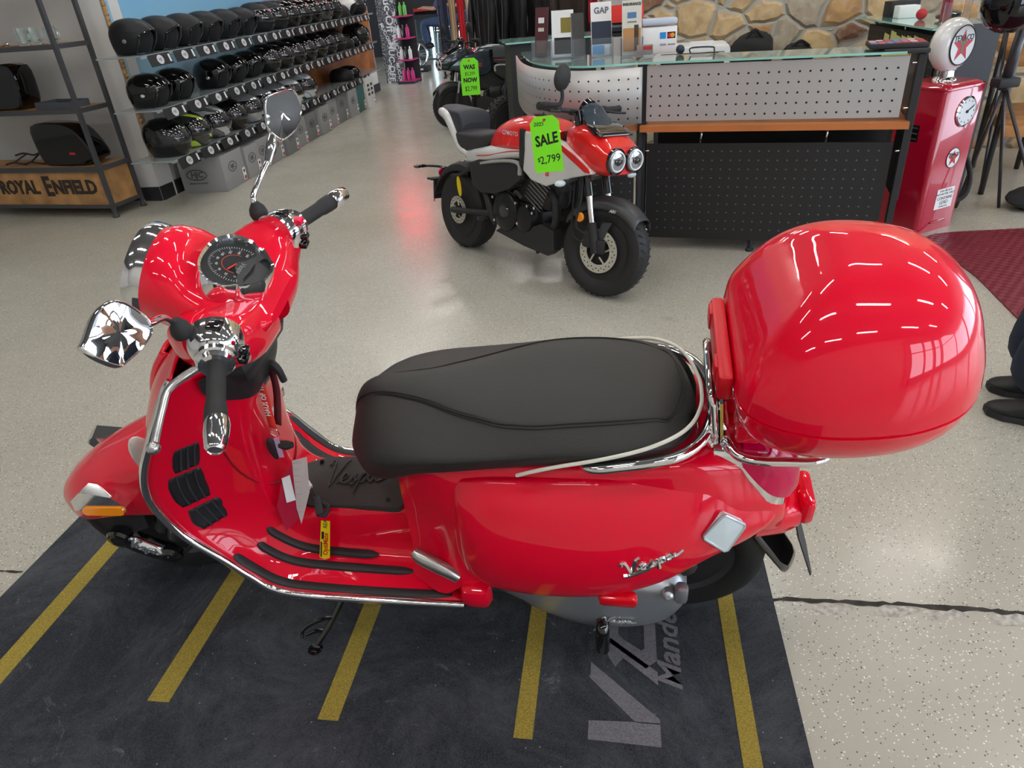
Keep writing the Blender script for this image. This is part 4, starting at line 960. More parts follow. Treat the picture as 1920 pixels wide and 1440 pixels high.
# back return of the counter (dark, glass top)
bc = thing('back_counter', 'dark counter with glass top behind the brochure holders', 'counter', TR(.55, 6.55, 0) @ RZ(5))
cbox('cabinet', [((0, 0, .515), (.72, .40, 1.03))], mat('charcoal_board', (.025, .025, .027), .5), bc)
cbox('glass_top', [((0, -.02, 1.037), (.80, .48, .012))], GEDGE, bc)
# black shelf unit with folded jeans left of the stone wall
su = thing('display_shelf', 'black shelf unit with folded clothes left of the stone wall', 'shelf', TR(1.40, 7.2, 0) @ RZ(-8))
cbox('shelf_board', [((0, 0, .98), (.62, .40, .03))], BLKM, su)
cbox('shelf_board', [((0, 0, .5), (.62, .40, .03))], BLKM, su)
for x in (-.29, .29): cbox('side_frame', [((x, -.18, .49), (.03, .03, .98)), ((x, .18, .49), (.03, .03, .98))], GREYM, su)
JEAN = mat('dark_denim', (.03, .035, .05), .8, bump=.1, nscale=80)
for i, (dx, w, h, lab, m_) in enumerate(((-.02, .46, .03, 'folded dark blue jeans at the bottom of the pile on the black shelf', JEAN), (-.02, .44, .03, 'folded grey jeans in the middle of the pile on the black shelf', mat('grey_denim', (.16, .17, .18), .8)), (-.06, .30, .075, 'crumpled black garment on top of the folded jeans', CLO))):
    q = MB(); q.box((0, 0, h/2), (w, .30, h), bev=.014); z = 1.0+(0, .031, .062)[i]
    tag(q.obj('folded_garment', m_, M=TR(1.40+dx, 7.2, z) @ RZ(-8)), lab, 'clothing')
q = MB(); blob(q, (0, 0, .035), (.12, .10, .035), 3, amp=.2); tag(q.obj('paper_heap', PAPER, M=TR(1.60, 7.15, 1.065)), 'heap of white papers on the black shelf', 'papers')
# ---------------------------------------------------------------- brochure holders and cards on the curved glass top
BZ = 1.0575
def holder(name, lab, x, y, rz, w, h, m_front, extra=None, lean=8, body_h=.10):
    t = thing(name, lab, 'brochure holder', TR(x, y, BZ) @ RZ(rz))
    cbox('clear_tray', [((0, .0, .003), (w+.012, .06, .005)), ((0, -.028, body_h/2), (w+.012, .004, body_h)), ((-w/2-.005, 0, body_h/2), (.003, .056, body_h)), ((w/2+.005, 0, body_h/2), (.003, .056, body_h))], CLEAR, t)
    q = MB(); q.box((0, 0, h/2), (w, .012, h)); o = q.obj('brochure', m_front, t); o.matrix_basis = TR(0, .0, .006) @ RX(-lean)
    if extra:
        for (cx_0, cz_0, ww, hh, mm_) in extra:
            q = MB(); q.box((cx_0, -.0068, cz_0), (ww, .001, hh)); p_ = q.obj('print_block', mm_, o)
    return t, o
CRM = mat('cream_print', (.62, .60, .54), .5); NAVY = mat('navy_print', (.015, .025, .05), .4); SKY = mat('sky_print', (.10, .35, .65), .4)
def txt(parent, s, size, M, m_, ext=.0006, **k):
    q = MB(); q.text(s, size, M, ext=ext, **k); o = q.obj('lettering', m_, parent, fix=False); return o
FR = frame((0, 0, 0), (1, 0, 0), (0, 0, 1))   # text plane facing -y
holder('brochure_holder', 'tall dark red brochure in a clear holder at the left end of the glass top', .345, 4.72, -35, .085, .27, mat('maroon_print', (.10, .03, .04), .4), [(0, .20, .04, .03, PAPER), (0, .15, .04, .02, CRM), (0, .05, .06, .06, mat('brown_print', (.16, .08, .05), .5))])
t, o = holder('brochure_holder', 'white angular brochure with black triangles in a clear holder', .47, 4.62, -12, .13, .25, PAPER, [(.02, .17, .06, .08, mat('olive_print', (.22, .17, .03), .5)), (.0, .06, .10, .09, INK)])
txt(o, 'THE\nROAD\nAHEAD', .018, TR(0, -.008, .06) @ FR, PAPER) if False else None
holder('brochure_holder', 'empty smoky grey brochure holder between two full ones', .56, 4.60, -5, .075, .23, mat('smoke_plastic', (.12, .12, .12), .15, trans=.5))
t, o = holder('brochure_holder', 'brochure headed GAP with a photo of a rider in a clear holder', .69, 4.52, -2, .12, .28, PAPER, [(0, .12, .115, .12, NAVY), (-.02, .03, .07, .05, SKY)]); txt(o, 'GAP', .045, TR(.0, -.0075, .235) @ FR, mat('grey_ink', (.1, .12, .15), .5), off=.001)
t, o = holder('brochure_holder', 'cream brochure headed INSURANCE with a bridge picture in a clear holder', .845, 4.40, -6, .11, .28, CRM, [(.0, .08, .10, .12, mat('sunset_print', (.45, .22, .07), .5)), (.025, .09, .025, .13, mat('bridge_print', (.06, .04, .03), .5)), (0, .205, .05, .03, mat('logo_blue', (.08, .18, .35), .5))]); txt(o, 'INSURANCE', .0185, TR(0, -.0075, .26) @ FR, INK, off=.0006); txt(o, 'OPTIONS', .012, TR(0, -.0075, .17) @ FR, INK)
tag(cbox('red_folder', [((0, 0, .105), (.20, .006, .09)), ((0, 0, .03), (.02, .004, .06))], mat('red_folder', (.80, .05, .04), .4), None, M=TR(.84, 4.56, BZ+.11) @ RZ(-6)), 'bright red card sign behind the cream brochure', 'sign')
t = thing('business_card_holder', 'small clear holder of red and grey business cards on the glass top', 'card holder', TR(.905, 4.33, BZ) @ RZ(-8))
cbox('clear_tray', [((0, 0, .003), (.10, .05, .005)), ((0, -.022, .018), (.10, .003, .03))], CLEAR, t); cbox('cards', [((0, -.002, .035), (.088, .022, .052))], mat('card_grey', (.28, .22, .2), .5), t); cbox('card_print', [((.015, -.0135, .045), (.05, .001, .018))], mat('card_red', (.45, .03, .03), .5), t)
t = thing('card_terminal', 'white payment card box with payment logos on the glass top', 'payment box', TR(1.01, 4.46, BZ) @ RZ(-4))
cbox('box', [((0, 0, .07), (.20, .07, .14))], PAPER, t, bev=.004); cbox('top_tray', [((0, .0, .165), (.20, .09, .035))], mat('pale_blue_plastic', (.5, .55, .66), .3), t, bev=.01)
cbox('amex_mark', [((.02, -.036, .093), (.034, .001, .034))], mat('amex_blue', (.02, .25, .65), .4), t); cbox('card_mark', [((.068, -.036, .093), (.046, .001, .034))], INK, t)
q = MB(); q.prism(circ(.012), 0, .0008, TR(.060, -.037, .093) @ FR); q.obj('red_disc', mat('mc_red', (.6, .02, .02), .4), t); q = MB(); q.prism(circ(.012), 0, .0008, TR(.075, -.0375, .093) @ FR); q.obj('amber_disc', mat('mc_amber', (.8, .35, .02), .4), t)
txt(t, 'VISA', .018, TR(.02, -.0365, .045) @ FR, mat('visa_blue', (.03, .07, .35), .4), shear=.2); txt(t, 'DISCOVER', .009, TR(.07, -.0365, .045) @ FR, INK)
t = thing('small_sign', 'small white sign on a bent black wire stand on the glass top', 'sign', TR(1.20, 4.22, BZ) @ RZ(-10))
cbox('card', [((0, .02, .04), (.12, .003, .05))], PAPER, t); q = MB(); q.tube([(-.06, .0, .005), (-.06, -.01, .035), (.05, -.015, .035), (.065, -.02, .02), (.06, -.05, -.02)], .004, 8, 4); q.obj('wire', BLKM, t)
tag(MB().sphere((0, 0, .025), .025, 14, 8).obj('tape_roll', NAVY, M=TR(1.10, 4.30, BZ)), 'small dark blue roll beside the white sign', 'roll')
# ---------------------------------------------------------------- petrol pump
PR = mat('pump_red', (.42, 0.0, .022), .28, coat=1, coat_r=.03)
GP = TR(2.475, 3.945, 0) @ RZ(24)
gp = thing('petrol_pump', 'vintage deep red petrol pump with white globe beside the counter', 'petrol pump', GP)
def pr(z, i=0): return [(.165+x, .15+y, z) for x, y in rrect(.335-i, .30-i, .035, 4)]
q = MB(); q.rings([pr(0), pr(.02), pr(.79), pr(.815, .02), pr(.83, .06)]); body = q.obj('housing', PR, gp)
q = MB(); q.rings([[(x, y, z) for x, y, z in pr(.80, -.008)], pr(.806, -.008), pr(.812, -.004)], cap0=False, cap1=False); q.obj('top_edge', PR, body)
q = MB(); q.lathe([(.062, 0), (.06, .008), (.045, .02), (.042, .05), (.05, .05), (.05, .055)], 28, TR(.165, .15, .83)); q.obj('chrome_neck', CHROME, gp)
GW = mat('globe_white', (.74, .74, .74), .12, coat=1)
q = MB(); q.lathe([(.001, -.062), (.09, -.06), (.115, -.05), (.133, -.025), (.137, 0), (.133, .025), (.115, .05), (.09, .06), (.001, .062)], 40, TR(.165, .15, 1.008) @ RX(90)); gl = q.obj('globe', GW, gp)
STAR = mat('star_red', (.50, .0, .03), .4); TG = mat('t_green', (.10, .18, .06), .5)
def emblem(parent, Me, r):
    q = MB(); q.prism(circ(r, 36), 0, .0012, Me); q.obj('disc', mat('emblem_white', (.72, .74, .74), .3), parent)
    q = MB(); q.tube([Me @ V((r*math.cos(a), r*math.sin(a), .001)) for a in [2*math.pi*i/36 for i in range(36)]], r*.035, 6, 1, closed=True); q.obj('black_ring', INK, parent)
    q = MB(); st_ = []
    for i in range(10):
        a = R(90+36*i); k = r*.86 if i % 2 == 0 else r*.34; st_.append((k*math.cos(a), k*math.sin(a)-.05*r))
    q.prism(st_, .0012, .0022, Me); q.obj('star', STAR, parent)
    q = MB(); q.prism([(-.26*r, .20*r), (.26*r, .20*r), (.26*r, .08*r), (.07*r, .08*r), (.07*r, -.42*r), (-.07*r, -.42*r), (-.07*r, .08*r), (-.26*r, .08*r)], .0022, .003, Me); q.obj('letter', TG, parent)
    q = MB(); q.text('TEXACO', r*.42, Me @ TR(0, r*.36, .0024), ext=.0006, off=.0006, sx=.95); q.obj('lettering', INK, parent)
emblem(gl, TR(.165, .15-.062, 1.008) @ FR, .098)
q = MB(); q.lathe([(.001, -.004), (.078, -.004), (.082, .006), (.074, .012), (.072, .004), (.001, .004)], 36, TR(.19, .001, .675) @ RX(90)); g0 = q.obj('gauge_rim', CHROME, gp)
q = MB(); q.prism(circ(.070, 36), 0, .002, TR(.19, -.006, .675) @ FR); q.obj('gauge_face', mat('gauge_white', (.66, .70, .72), .3), g0)
q = MB(); q.tube([V((.19, -.010, .675)), V((.235, -.010, .70))], .003, 6, 1); q.prism(circ(.008), 0, .006, TR(.19, -.008, .675) @ FR); q.obj('gauge_needle', INK, g0); q = MB()
for i in range(12): q.box((.19+.058*math.cos(R(30*i)), -.0085, .675+.058*math.sin(R(30*i))), (.005, .001, .008))
q.obj('dial_marks', INK, g0)
emblem(gp, TR(.175, -.0015, .425) @ FR, .055)
q = MB(); q.box((.185, -.0015, .19), (.15, .002, .12)); pl = q.obj('notice_plate', PAPER, gp)
for s, z, sz in (('FOR USE AS A', .236, .017), ('MOTOR FUEL ONLY', .217, .017), ('CONTAINS', .192, .026), ('LEAD', .166, .03), ('(TETRAETHYL)', .143, .011)):
    txt(pl, s, sz, TR(.185, -.0028, z) @ FR, INK)
q = MB(); q.tube([(.10, -.002, .055), (.23, -.002, .055)], .006, 8, 1); q.obj('kick_ridge', PR, gp)
q = MB(); q.box((-.002, .16, .565), (.004, .085, .09)); sp_ = q.obj('side_plate', BLKG, gp)
q = MB()
for i in range(3): q.tube([(-.006, .125, .535+.03*i), (-.006, .195, .535+.03*i)], .004, 6, 1)
q.obj('plate_ridges', GREYM, sp_)
q = MB(); q.tube([(.34, .13, .70), (.36, .12, .52), (.43, .07, .36), (.47, .05, .24), (.44, .04, .15), (.38, .07, .115), (.335, .08, .115)], .015, 12, 6); q.obj('hose', RUB, gp)
SCM = TR(2.875, 5.2, 0) @ RZ(-6.7)
# dark end panel and second counter behind the pump
sc2 = thing('side_counter', 'dark counter with perforated black side and yellow notes behind the petrol pump', 'counter', SCM)
PB2 = dotmat('perforated_side', (.012, .012, .0125), (.22, .22, .20), .05, .05, .0045, -9, 9, .6, .98, .5)
cbox('cabinet', [((.16, .05, .50), (.34, 1.2, 1.0))], BLKM, sc2)
q = MB(); q.box((0, 0, .8), (1.16, .012, .40)); o = q.obj('side_panel', PB2, sc2); o.matrix_basis = TR(-.022, .02, 0) @ RZ(-90)
cbox('glass_top', [((.14, .05, 1.045), (.46, 1.3, .012))], GEDGE, sc2)
for y in (-.5, 0, .55): cbox('riser', [((-.0, y, 1.02), (.02, .02, .04))], CHROME, sc2)
cbox('end_panel', [((.135, -.60, .53), (.32, .03, 1.06))], mat('slate_laminate', (.045, .05, .06), .5), sc2)
NOTE = mat('yellow_note', (.75, .75, .28), .7)
rnd = random.Random(8)
for i in range(11):
    y = .24-.10*(i//2)-.02*rnd.random(); z = .93-.13*(i % 2)-.02*rnd.random(); hh = .11+.03*rnd.random()
    q = MB(); q.prism([(-.05, -hh/2), (.042, -hh/2-.01), (.05, hh/2-.01), (-.042, hh/2)], 0, .001)
    o = q.obj('sticky_note', NOTE, M=SCM @ TR(-.031-.0004*i, y, z) @ frame((0,0,0), (0,-1,0), (0,0,1)))
    tag(o, 'yellow note on the black side panel, %s row, %s' % (('upper', 'lower')[i % 2], ['furthest back', 'second from the back', 'third from the back', 'fourth from the back', 'fifth from the back', 'nearest the camera'][i//2]), 'note', 'yellow notes on the side counter')
def on_side(name, lab, cat, y, x, mb, m_): tag(mb.obj(name, m_, M=SCM @ TR(x, y, 1.0515)), lab, cat)
on_side('ball', 'small red ball on the far glass counter top', 'ball', .05, .10, MB().sphere((0, 0, .035), .035), mat('ball_red', (.5, .02, .03), .4))
on_side('box', 'white cardboard box on the far glass counter top', 'box', .30, .10, MB().box((0, 0, .04), (.14, .10, .08), bev=.004), PAPER)
on_side('box', 'black box at the back of the far glass counter top', 'box', .50, .14, MB().box((0, 0, .05), (.2, .14, .10), bev=.004), BLKM)
on_side('book', 'upright dark red booklet in the clear holder on the far counter', 'book', -.25, .12, MB().box((0, 0, .11), (.02, .10, .22), bev=.002), mat('booklet', (.30, .02, .06), .4))
q = MB(); q.box((0, 0, .003), (.12, .10, .006)); q.box((.055, 0, .09), (.004, .10, .18)); q.box((-.055, 0, .06), (.004, .10, .12)); on_side('brochure_holder', 'tall clear plastic stand on the far glass counter top', 'brochure holder', -.40, .12, q, CLEAR)
q = MB(); blob(q, (0, 0, .03), (.07, .09, .03), 6, amp=.2); on_side('glasses', 'pile of black sunglasses on the far glass counter top', 'sunglasses', -.10, .22, q, BLKG)
q = MB(); blob(q, (0, 0, .06), (.12, .11, .06), 12, amp=.25); tag(q.obj('paper_heap', PAPER, M=TR(2.52, 4.82, .737)), 'crumpled white papers on the desk behind the petrol pump', 'papers')
q = MB(); blob(q, (0, 0, .07), (.13, .10, .05), 14, amp=.2); tag(q.obj('bag', CLO, M=TR(2.48, 4.52, .731)), 'black bag lying on the desk behind the petrol pump', 'bag')
cbx = thing('desk', 'white-topped desk behind the petrol pump', 'desk', TR(2.48, 4.75, 0)); cbox('desk_top', [((0, 0, .72), (.46, .6, .025))], mat('desk_grey', (.2, .2, .2), .5), cbx)
for x in (-.2, .2):
    for y in (-.27, .27): cbox('leg', [((x, y, .353), (.03, .03, .706))], BLKM, cbx)
# red diamond plate floor mat
dm, nt, bs = nmat('diamond_mat'); N = nt.nodes; Lk = nt.links; tc = N.new('ShaderNodeTexCoord')
mp = N.new('ShaderNodeMapping'); mp.inputs['Rotation'].default_value = (0, 0, R(45)); Lk.new(tc.outputs['Object'], mp.inputs['Vector'])
br = N.new('ShaderNodeTexChecker'); br.inputs['Scale'].default_value = 34; Lk.new(mp.outputs[0], br.inputs['Vector'])
bs.inputs['Base Color'].default_value = (.17, .008, .028, 1); bs.inputs['Roughness'].default_value = .33
wv1 = N.new('ShaderNodeTexVoronoi'); wv1.inputs['Scale'].default_value = 24; wv1.inputs['Randomness'].default_value = 0; wv1.distance = 'MANHATTAN'; Lk.new(mp.outputs[0], wv1.inputs['Vector'])
bp = N.new('ShaderNodeBump'); bp.inputs['Strength'].default_value = .9; bp.inputs['Distance'].default_value = .006; bp.invert = True; Lk.new(wv1.outputs['Distance'], bp.inputs['Height']); Lk.new(bp.outputs[0], bs.inputs['Normal'])
q = MB(); ol_ = [(2.47, 3.70), (2.455, 3.80), (2.50, 3.89), (2.58, 3.93), (2.70, 3.935), (4.2, 3.80), (4.2, 2.5), (2.22, 2.5), (2.30, 2.75), (2.425, 3.28)]
q.prism([(x-3.2, y-3.2) for x, y in ol_], 0, .007); o = q.obj('diamond_plate_mat', dm, M=TR(3.2, 3.2, 0)); tag(o, 'dark red diamond-textured rubber mat at the right edge', 'mat')
# ---------------------------------------------------------------- helmet shelves: frame hx along the wall, hy away from the shop (into the wall)
HM = TR(-2.414, 6.574, 0) @ RZ(81.5)      # local x along the shelf lip, local y = towards the wall
ACR = mat('acrylic_shelf', (.55, .60, .62), .08, trans=.6, ior=1.2)
for z, nm in ((1.195, 'top'), (.815, 'middle'), (.435, 'bottom')):
    q = MB(); q.box((2.3, .19, z-.006), (6.2, .36, .010)); q.box((2.3, .012, z-.014), (6.2, .006, .02)); o = q.obj('display_shelf', ACR, M=HM @ TR(-.0, 0, 0), fix=False)
    tag(o, 'clear %s shelf running along the helmet wall' % nm, 'shelf')
def ring_h(z, rx, ry, cx=0, n=28, a0=0, a1=360): return [(cx+rx*math.cos(R(a0+(a1-a0)*i/n)), ry*math.sin(R(a0+(a1-a0)*i/n)), z) for i in range(n+ (0 if a1-a0 == 360 else 1))]
def shell_full(b, k=1.0):
    b.surf([ring_h(.0, .115, .085, -.01), ring_h(.015, .14, .10, -.005), ring_h(.06, .158, .118, .0), ring_h(.12, .165, .13, 0), ring_h(.175, .150, .126, -.008), ring_h(.22, .12, .105, -.014), ring_h(.25, .075, .07, -.018), ring_h(.262, .02, .02, -.02)], 3, 1, cv=True, cap0=True, cap1=True)
def mk_full(name, lab, mshell, mvis, group):
    t = thing(name, lab, 'helmet', None, group)
    b = MB(); shell_full(b); sh = b.obj('shell', mshell, t)
    b = MB(); rg = []
    for z, rx, ry, cx in ((.085, .166, .128, .004), (.11, .172, .135, .004), (.145, .170, .136, .0), (.18, .157, .130, -.004), (.195, .148, .124, -.006)):
        rg.append([(cx+rx*math.cos(R(a)), ry*math.sin(R(a)), z) for a in range(-78, 79, 12)])
    b.surf(rg, 2, 1); b.obj('visor', mvis, t, solid=.003)
    b = MB(); b.box((.150, 0, .05), (.02, .05, .02), bev=.006); b.box((.04, 0, .255), (.06, .03, .012), bev=.005)
    b.lathe([(.02, 0), (.018, .006)], 12, TR(.0, -.131, .13) @ RX(90)); b.obj('vent', BLKM, t)
    b = MB(); b.surf([ring_h(-.002, .118, .088, -.01), ring_h(.012, .126, .095, -.01)], 1, 1, cv=True); b.obj('rim', BLKM, t)
    return t
def mk_open(name, lab, mshell, group, visor=True):
    t = thing(name, lab, 'helmet', None, group)
    b = MB(); rg = []
    for z, rx, ry, cx, op in ((.0, .125, .10, -.02, 62), (.03, .145, .115, -.012, 58), (.08, .158, .127, -.006, 52), (.13, .162, .131, -.004, 46), (.155, .158, .129, -.004, 20), (.175, .15, .125, -.006, 1), (.215, .122, .105, -.012, 1), (.245, .075, .07, -.016, 1), (.257, .02, .02, -.018, 1)):
        rg.append([(cx+rx*math.cos(R(a)), ry*math.sin(R(a)), z) for a in [op+(360-2*op)*i/30 for i in range(31)]])
    b.surf(rg, 3, 1); b.obj('shell', mshell, t, solid=.012)
    b = MB(); b.tube([(cx+rx*math.cos(R(op)), s_*ry*math.sin(R(op)), z) for s_ in (1,) for z, rx, ry, cx, op in ((.0, .125, .10, -.02, 62), (.08, .158, .127, -.006, 52), (.13, .162, .131, -.004, 46), (.158, .158, .129, -.004, 20))]+[(.152, 0, .168)]+[(cx+rx*math.cos(R(op)), -ry*math.sin(R(op)), z) for z, rx, ry, cx, op in ((.158, .158, .129, -.004, 20), (.13, .162, .131, -.004, 46), (.08, .158, .127, -.006, 52), (.0, .125, .10, -.02, 62))], .006, 8, 3); b.obj('edge_trim', BLKG, t)
    b = MB(); b.surf([ring_h(.006, .10, .08, -.02), ring_h(.09, .135, .108, -.014), ring_h(.16, .13, .105, -.012), ring_h(.22, .06, .06, -.015)], 3, 1, cv=True, cap0=True, cap1=True); b.obj('liner', mat('helmet_liner', (.012, .012, .014), .95), t)
    if visor:
        b = MB(); b.surf([[(cx+rx*math.cos(R(a)), ry*math.sin(R(a)), z) for a in range(-55, 56, 10)] for z, rx, ry, cx in ((.10, .178, .135, .0), (.13, .176, .137, .0), (.165, .165, .132, -.002))], 2, 1); b.obj('visor', mat('smoke_visor', (.06, .07, .08), .03, trans=.6), t, solid=.002)
    b = MB(); b.lathe([(.016, 0), (.012, .006)], 12, TR(.01, -.133, .10) @ RX(90)); b.lathe([(.016, 0), (.012, .006)], 12, TR(.01, .133, .10) @ RX(-90)); b.obj('side_badge', CHROME if mshell is HGL else mat('badge_grey', (.16, .16, .17), .3), t)
    return t
def mk_half(name, lab, mshell, group):
    t = thing(name, lab, 'helmet', None, group)
    b = MB(); b.surf([ring_h(.0, .15, .12), ring_h(.05, .152, .122, -.002), ring_h(.10, .135, .112, -.006), ring_h(.14, .09, .08, -.01), ring_h(.155, .02, .02, -.012)], 4, 1, cv=True, cap1=True); b.obj('shell', mshell, t)
    b = MB(); b.surf([[(.10+.05*k*math.cos(R(a)), (.115-.01*k)*math.sin(R(a)), .012-.006*k) for a in range(-80, 81, 16)] for k in (.6, 1.4)], 1, 1); b.obj('peak', mshell, t, solid=.004)
    b = MB(); b.surf([ring_h(.003, .14, .11), ring_h(.004, .02, .02)], 1, 1, cv=True, cap1=True); b.obj('liner', mat('helmet_liner', (.012, .012, .014), .95), t)
    return t
HMB = mat('helmet_matt_black', (.009, .0095, .011), .5, spec=.35); HGL = mat('helmet_gloss_black', (.002, .002, .0025), .04, coat=.6, spec=.3)
HSV = mat('helmet_silver', (.40, .41, .43), .22, metal=.6, coat=1); HWH = mat('helmet_white', (.70, .70, .70), .15, coat=1); HGD = mat('helmet_satin_dark', (.03, .032, .03), .35)
VDK = mat('dark_visor', (.01, .01, .012), .02, coat=1); VCL = mat('clear_visor', (.02, .022, .025), .03, coat=.5)
def graphic(name, base, g1, g2, sc_):
    m, nt, bs = nmat(name); N = nt.nodes; L = nt.links; tc = N.new('ShaderNodeTexCoord')
    mp = N.new('ShaderNodeMapping'); mp.inputs['Rotation'].default_value = (.4, .9, .3); L.new(tc.outputs['Object'], mp.inputs['Vector'])
    w_ = N.new('ShaderNodeTexWave'); w_.bands_direction = 'DIAGONAL'; w_.inputs['Scale'].default_value = sc_; w_.inputs['Distortion'].default_value = 3.5; L.new(mp.outputs[0], w_.inputs['Vector'])
    r = N.new('ShaderNodeValToRGB'); r.color_ramp.interpolation = 'CONSTANT'; e = r.color_ramp.elements; e[0].position = 0; e[0].color = (*base, 1); e[1].position = .62; e[1].color = (*g1, 1); e2 = e.new(.82); e2.color = (*g2, 1)
    L.new(w_.outputs['Fac'], r.inputs['Fac']); L.new(r.outputs['Color'], bs.inputs['Base Color']); bs.inputs['Roughness'].default_value = .15; bs.inputs['Coat Weight'].default_value = 1
    return m
G1 = graphic('graphic_grey', (.42, .43, .44), (.03, .03, .03), (.12, .12, .12), 5); G2 = graphic('graphic_neon', (.02, .022, .02), (.03, .034, .03), (.55, .75, .05), 4)
G3 = graphic('graphic_blue', (.45, .47, .48), (.03, .25, .40), (.7, .72, .72), 5); G4 = graphic('graphic_red', (.04, .045, .045), (.02, .02, .02), (.45, .02, .03), 3); G5 = graphic('graphic_white_neon', (.55, .56, .58), (.50, .51, .53), (.55, .7, .2), 3)
ordn = ['first', 'second', 'third', 'fourth', 'fifth', 'sixth', 'seventh', 'eighth', 'ninth', 'tenth', 'eleventh', 'twelfth', 'thirteenth', 'fourteenth', 'fifteenth', 'sixteenth']
GRP = {1.2: 'helmets on the top shelf', .82: 'helmets on the middle shelf', .44: 'helmets on the bottom shelf'}
protos = {}
def put(kind, m1, m2, lab, s, z, rz=0, dy=.17, sc_=1.08):
    key = (kind, m1.name, m2.name if m2 else '')
    if key in protos: t = copy_tree(protos[key])
    else:
        t = {'full': lambda: mk_full('full_face_helmet', lab, m1, m2, None), 'open': lambda: mk_open('open_face_helmet', lab, m1, None, bool(m2)), 'half': lambda: mk_half('half_helmet', lab, m1, None)}[kind]()
        protos[key] = t
    t['label'] = lab; t['category'] = 'helmet'; t['group'] = GRP[z]
    t.matrix_world = HM @ TR(s+.05, dy-.015, z-.003) @ RZ(-90+rz) @ Matrix.Diagonal((sc_*1.04, sc_, sc_*(.88 if kind == 'open' else .96), 1))
    return t
L0 = -.62; D = .37
for k in range(6): put('open', HMB, None, 'matt black open face helmet on the top shelf, %s from the left' % ordn[k], L0+D*k, 1.2, rz=(k*7 % 5)*2-4)
for k in (6, 7): put('full', HMB, VDK, 'satin black full face helmet on the top shelf, %s from the left' % ordn[k], L0+D*k, 1.2)
for k in (8, 9, 10): put('full', HGL, VDK, 'gloss black full face helmet on the top shelf, %s from the left' % ordn[k], L0+D*k, 1.2)
put('full', G4, VDK, 'grey helmet with a red patch on the top shelf', L0+D*11, 1.2)
put('full', HGL, VCL, 'gloss black helmet with clear visor right of the grey and red one', L0+D*12, 1.2)
put('half', HMB, None, 'matt black half helmet near the right end of the top shelf', L0+D*13, 1.2)
put('open', HWH, None, 'white open face helmet near the right end of the top shelf', L0+D*14, 1.2)
put('full', HMB, VCL, 'black helmet at the right end of the top shelf', L0+D*15, 1.2)
for k, lab in ((0, 'gloss black open face helmet at the left end of the middle shelf'), (1, 'gloss black open face helmet on the middle shelf just left of the gap')): put('open', HGL, None, lab, L0+D*k, .82)
for k in (3, 4, 5): put('open', HGL, None, 'gloss black open face helmet on the middle shelf, %s after the gap' % ordn[k-3], L0+D*k-.06, .82)
for k in range(6, 12): put('full', HGL, VDK, 'gloss black full face helmet on the middle shelf, %s of six' % ordn[k-6], L0+D*k-.06, .82)
put('full', HMB, VDK, 'satin black full face helmet on the middle shelf right of the gloss black row', L0+D*12-.06, .82)
put('half', HMB, None, 'matt black half helmet on the middle shelf', L0+D*13-.06, .82)
put('half', HGL, None, 'gloss black half helmet on the middle shelf', L0+D*14-.1, .82)
put('full', HGL, VCL, 'gloss black full face helmet at the right end of the middle shelf', L0+D*15-.12, .82, sc_=1.15)
put('full', HGL, VCL, 'gloss black helmet with clear visor at the left end of the bottom shelf', L0+.02, .44, sc_=1.15, rz=-8)
put('full', G2, VDK, 'dark helmet with neon yellow lines on the bottom shelf', L0+D*1, .44, sc_=1.12, rz=6)
put('full', G1, VDK, 'grey helmet with black chevron graphic on the bottom shelf', L0+D*2, .44, sc_=1.12, rz=8)
put('full', HGL, VDK, 'gloss black full face helmet right of the grey chevron one', L0+D*3, .44, sc_=1.12)
for k in range(4, 7): put('full', HSV, VDK, 'silver full face helmet on the bottom shelf, %s of the three silver ones' % ordn[k-4], L0+D*k, .44, sc_=1.12)
put('full', G5, VDK, 'white helmet with a neon chin on the bottom shelf', L0+D*7, .44, sc_=1.12)
put('full', G3, VDK, 'blue and white graphic helmet on the bottom shelf', L0+D*8.1, .44, sc_=1.15)
put('half', HMB, None, 'matt black half helmet near the right end of the bottom shelf', L0+D*12.2, .44)
put('half', HGL, None, 'gloss black half helmet at the right end of the bottom shelf', L0+D*13.1, .44)
# price cards on every shelf lip
CARD = mat('card_black', (.02, .02, .024), .4); OVAL = mat('card_oval', (.62, .62, .64), .4)
pc = thing('price_card', '', 'price card')
b = MB(); b.box((0, 0, 0), (.31, .004, .085)); b.obj('card', CARD, pc)
b = MB(); b.prism(circ(.045, 20, sy=.75), 0, .001, TR(-.004, -.0022, 0) @ FR); b.obj('oval', OVAL, pc)
b = MB(); b.text('HJC', .030, TR(-.004, -.0034, 0) @ FR, ext=.0004, shear=.2); b.obj('lettering', INK, pc)
b = MB(); b.box((.130, -.003, 0), (.024, .001, .055)); b.obj('price_tag', PAPER, pc)
first = True
for z, nm, n, s0 in ((1.185, 'top', 16, -.56), (.806, 'middle', 16, -.57), (.428, 'bottom', 15, -.57)):
    for k in range(n):
        c = pc if first else copy_tree(pc); first = False
        tag(c, 'black price card on the %s shelf lip, %s from the left' % (nm, ordn[k]), 'price card', 'price cards along the helmet shelves')
        c.matrix_world = HM @ TR(s0+D*k, .001, z-.038) @ RX(-14)
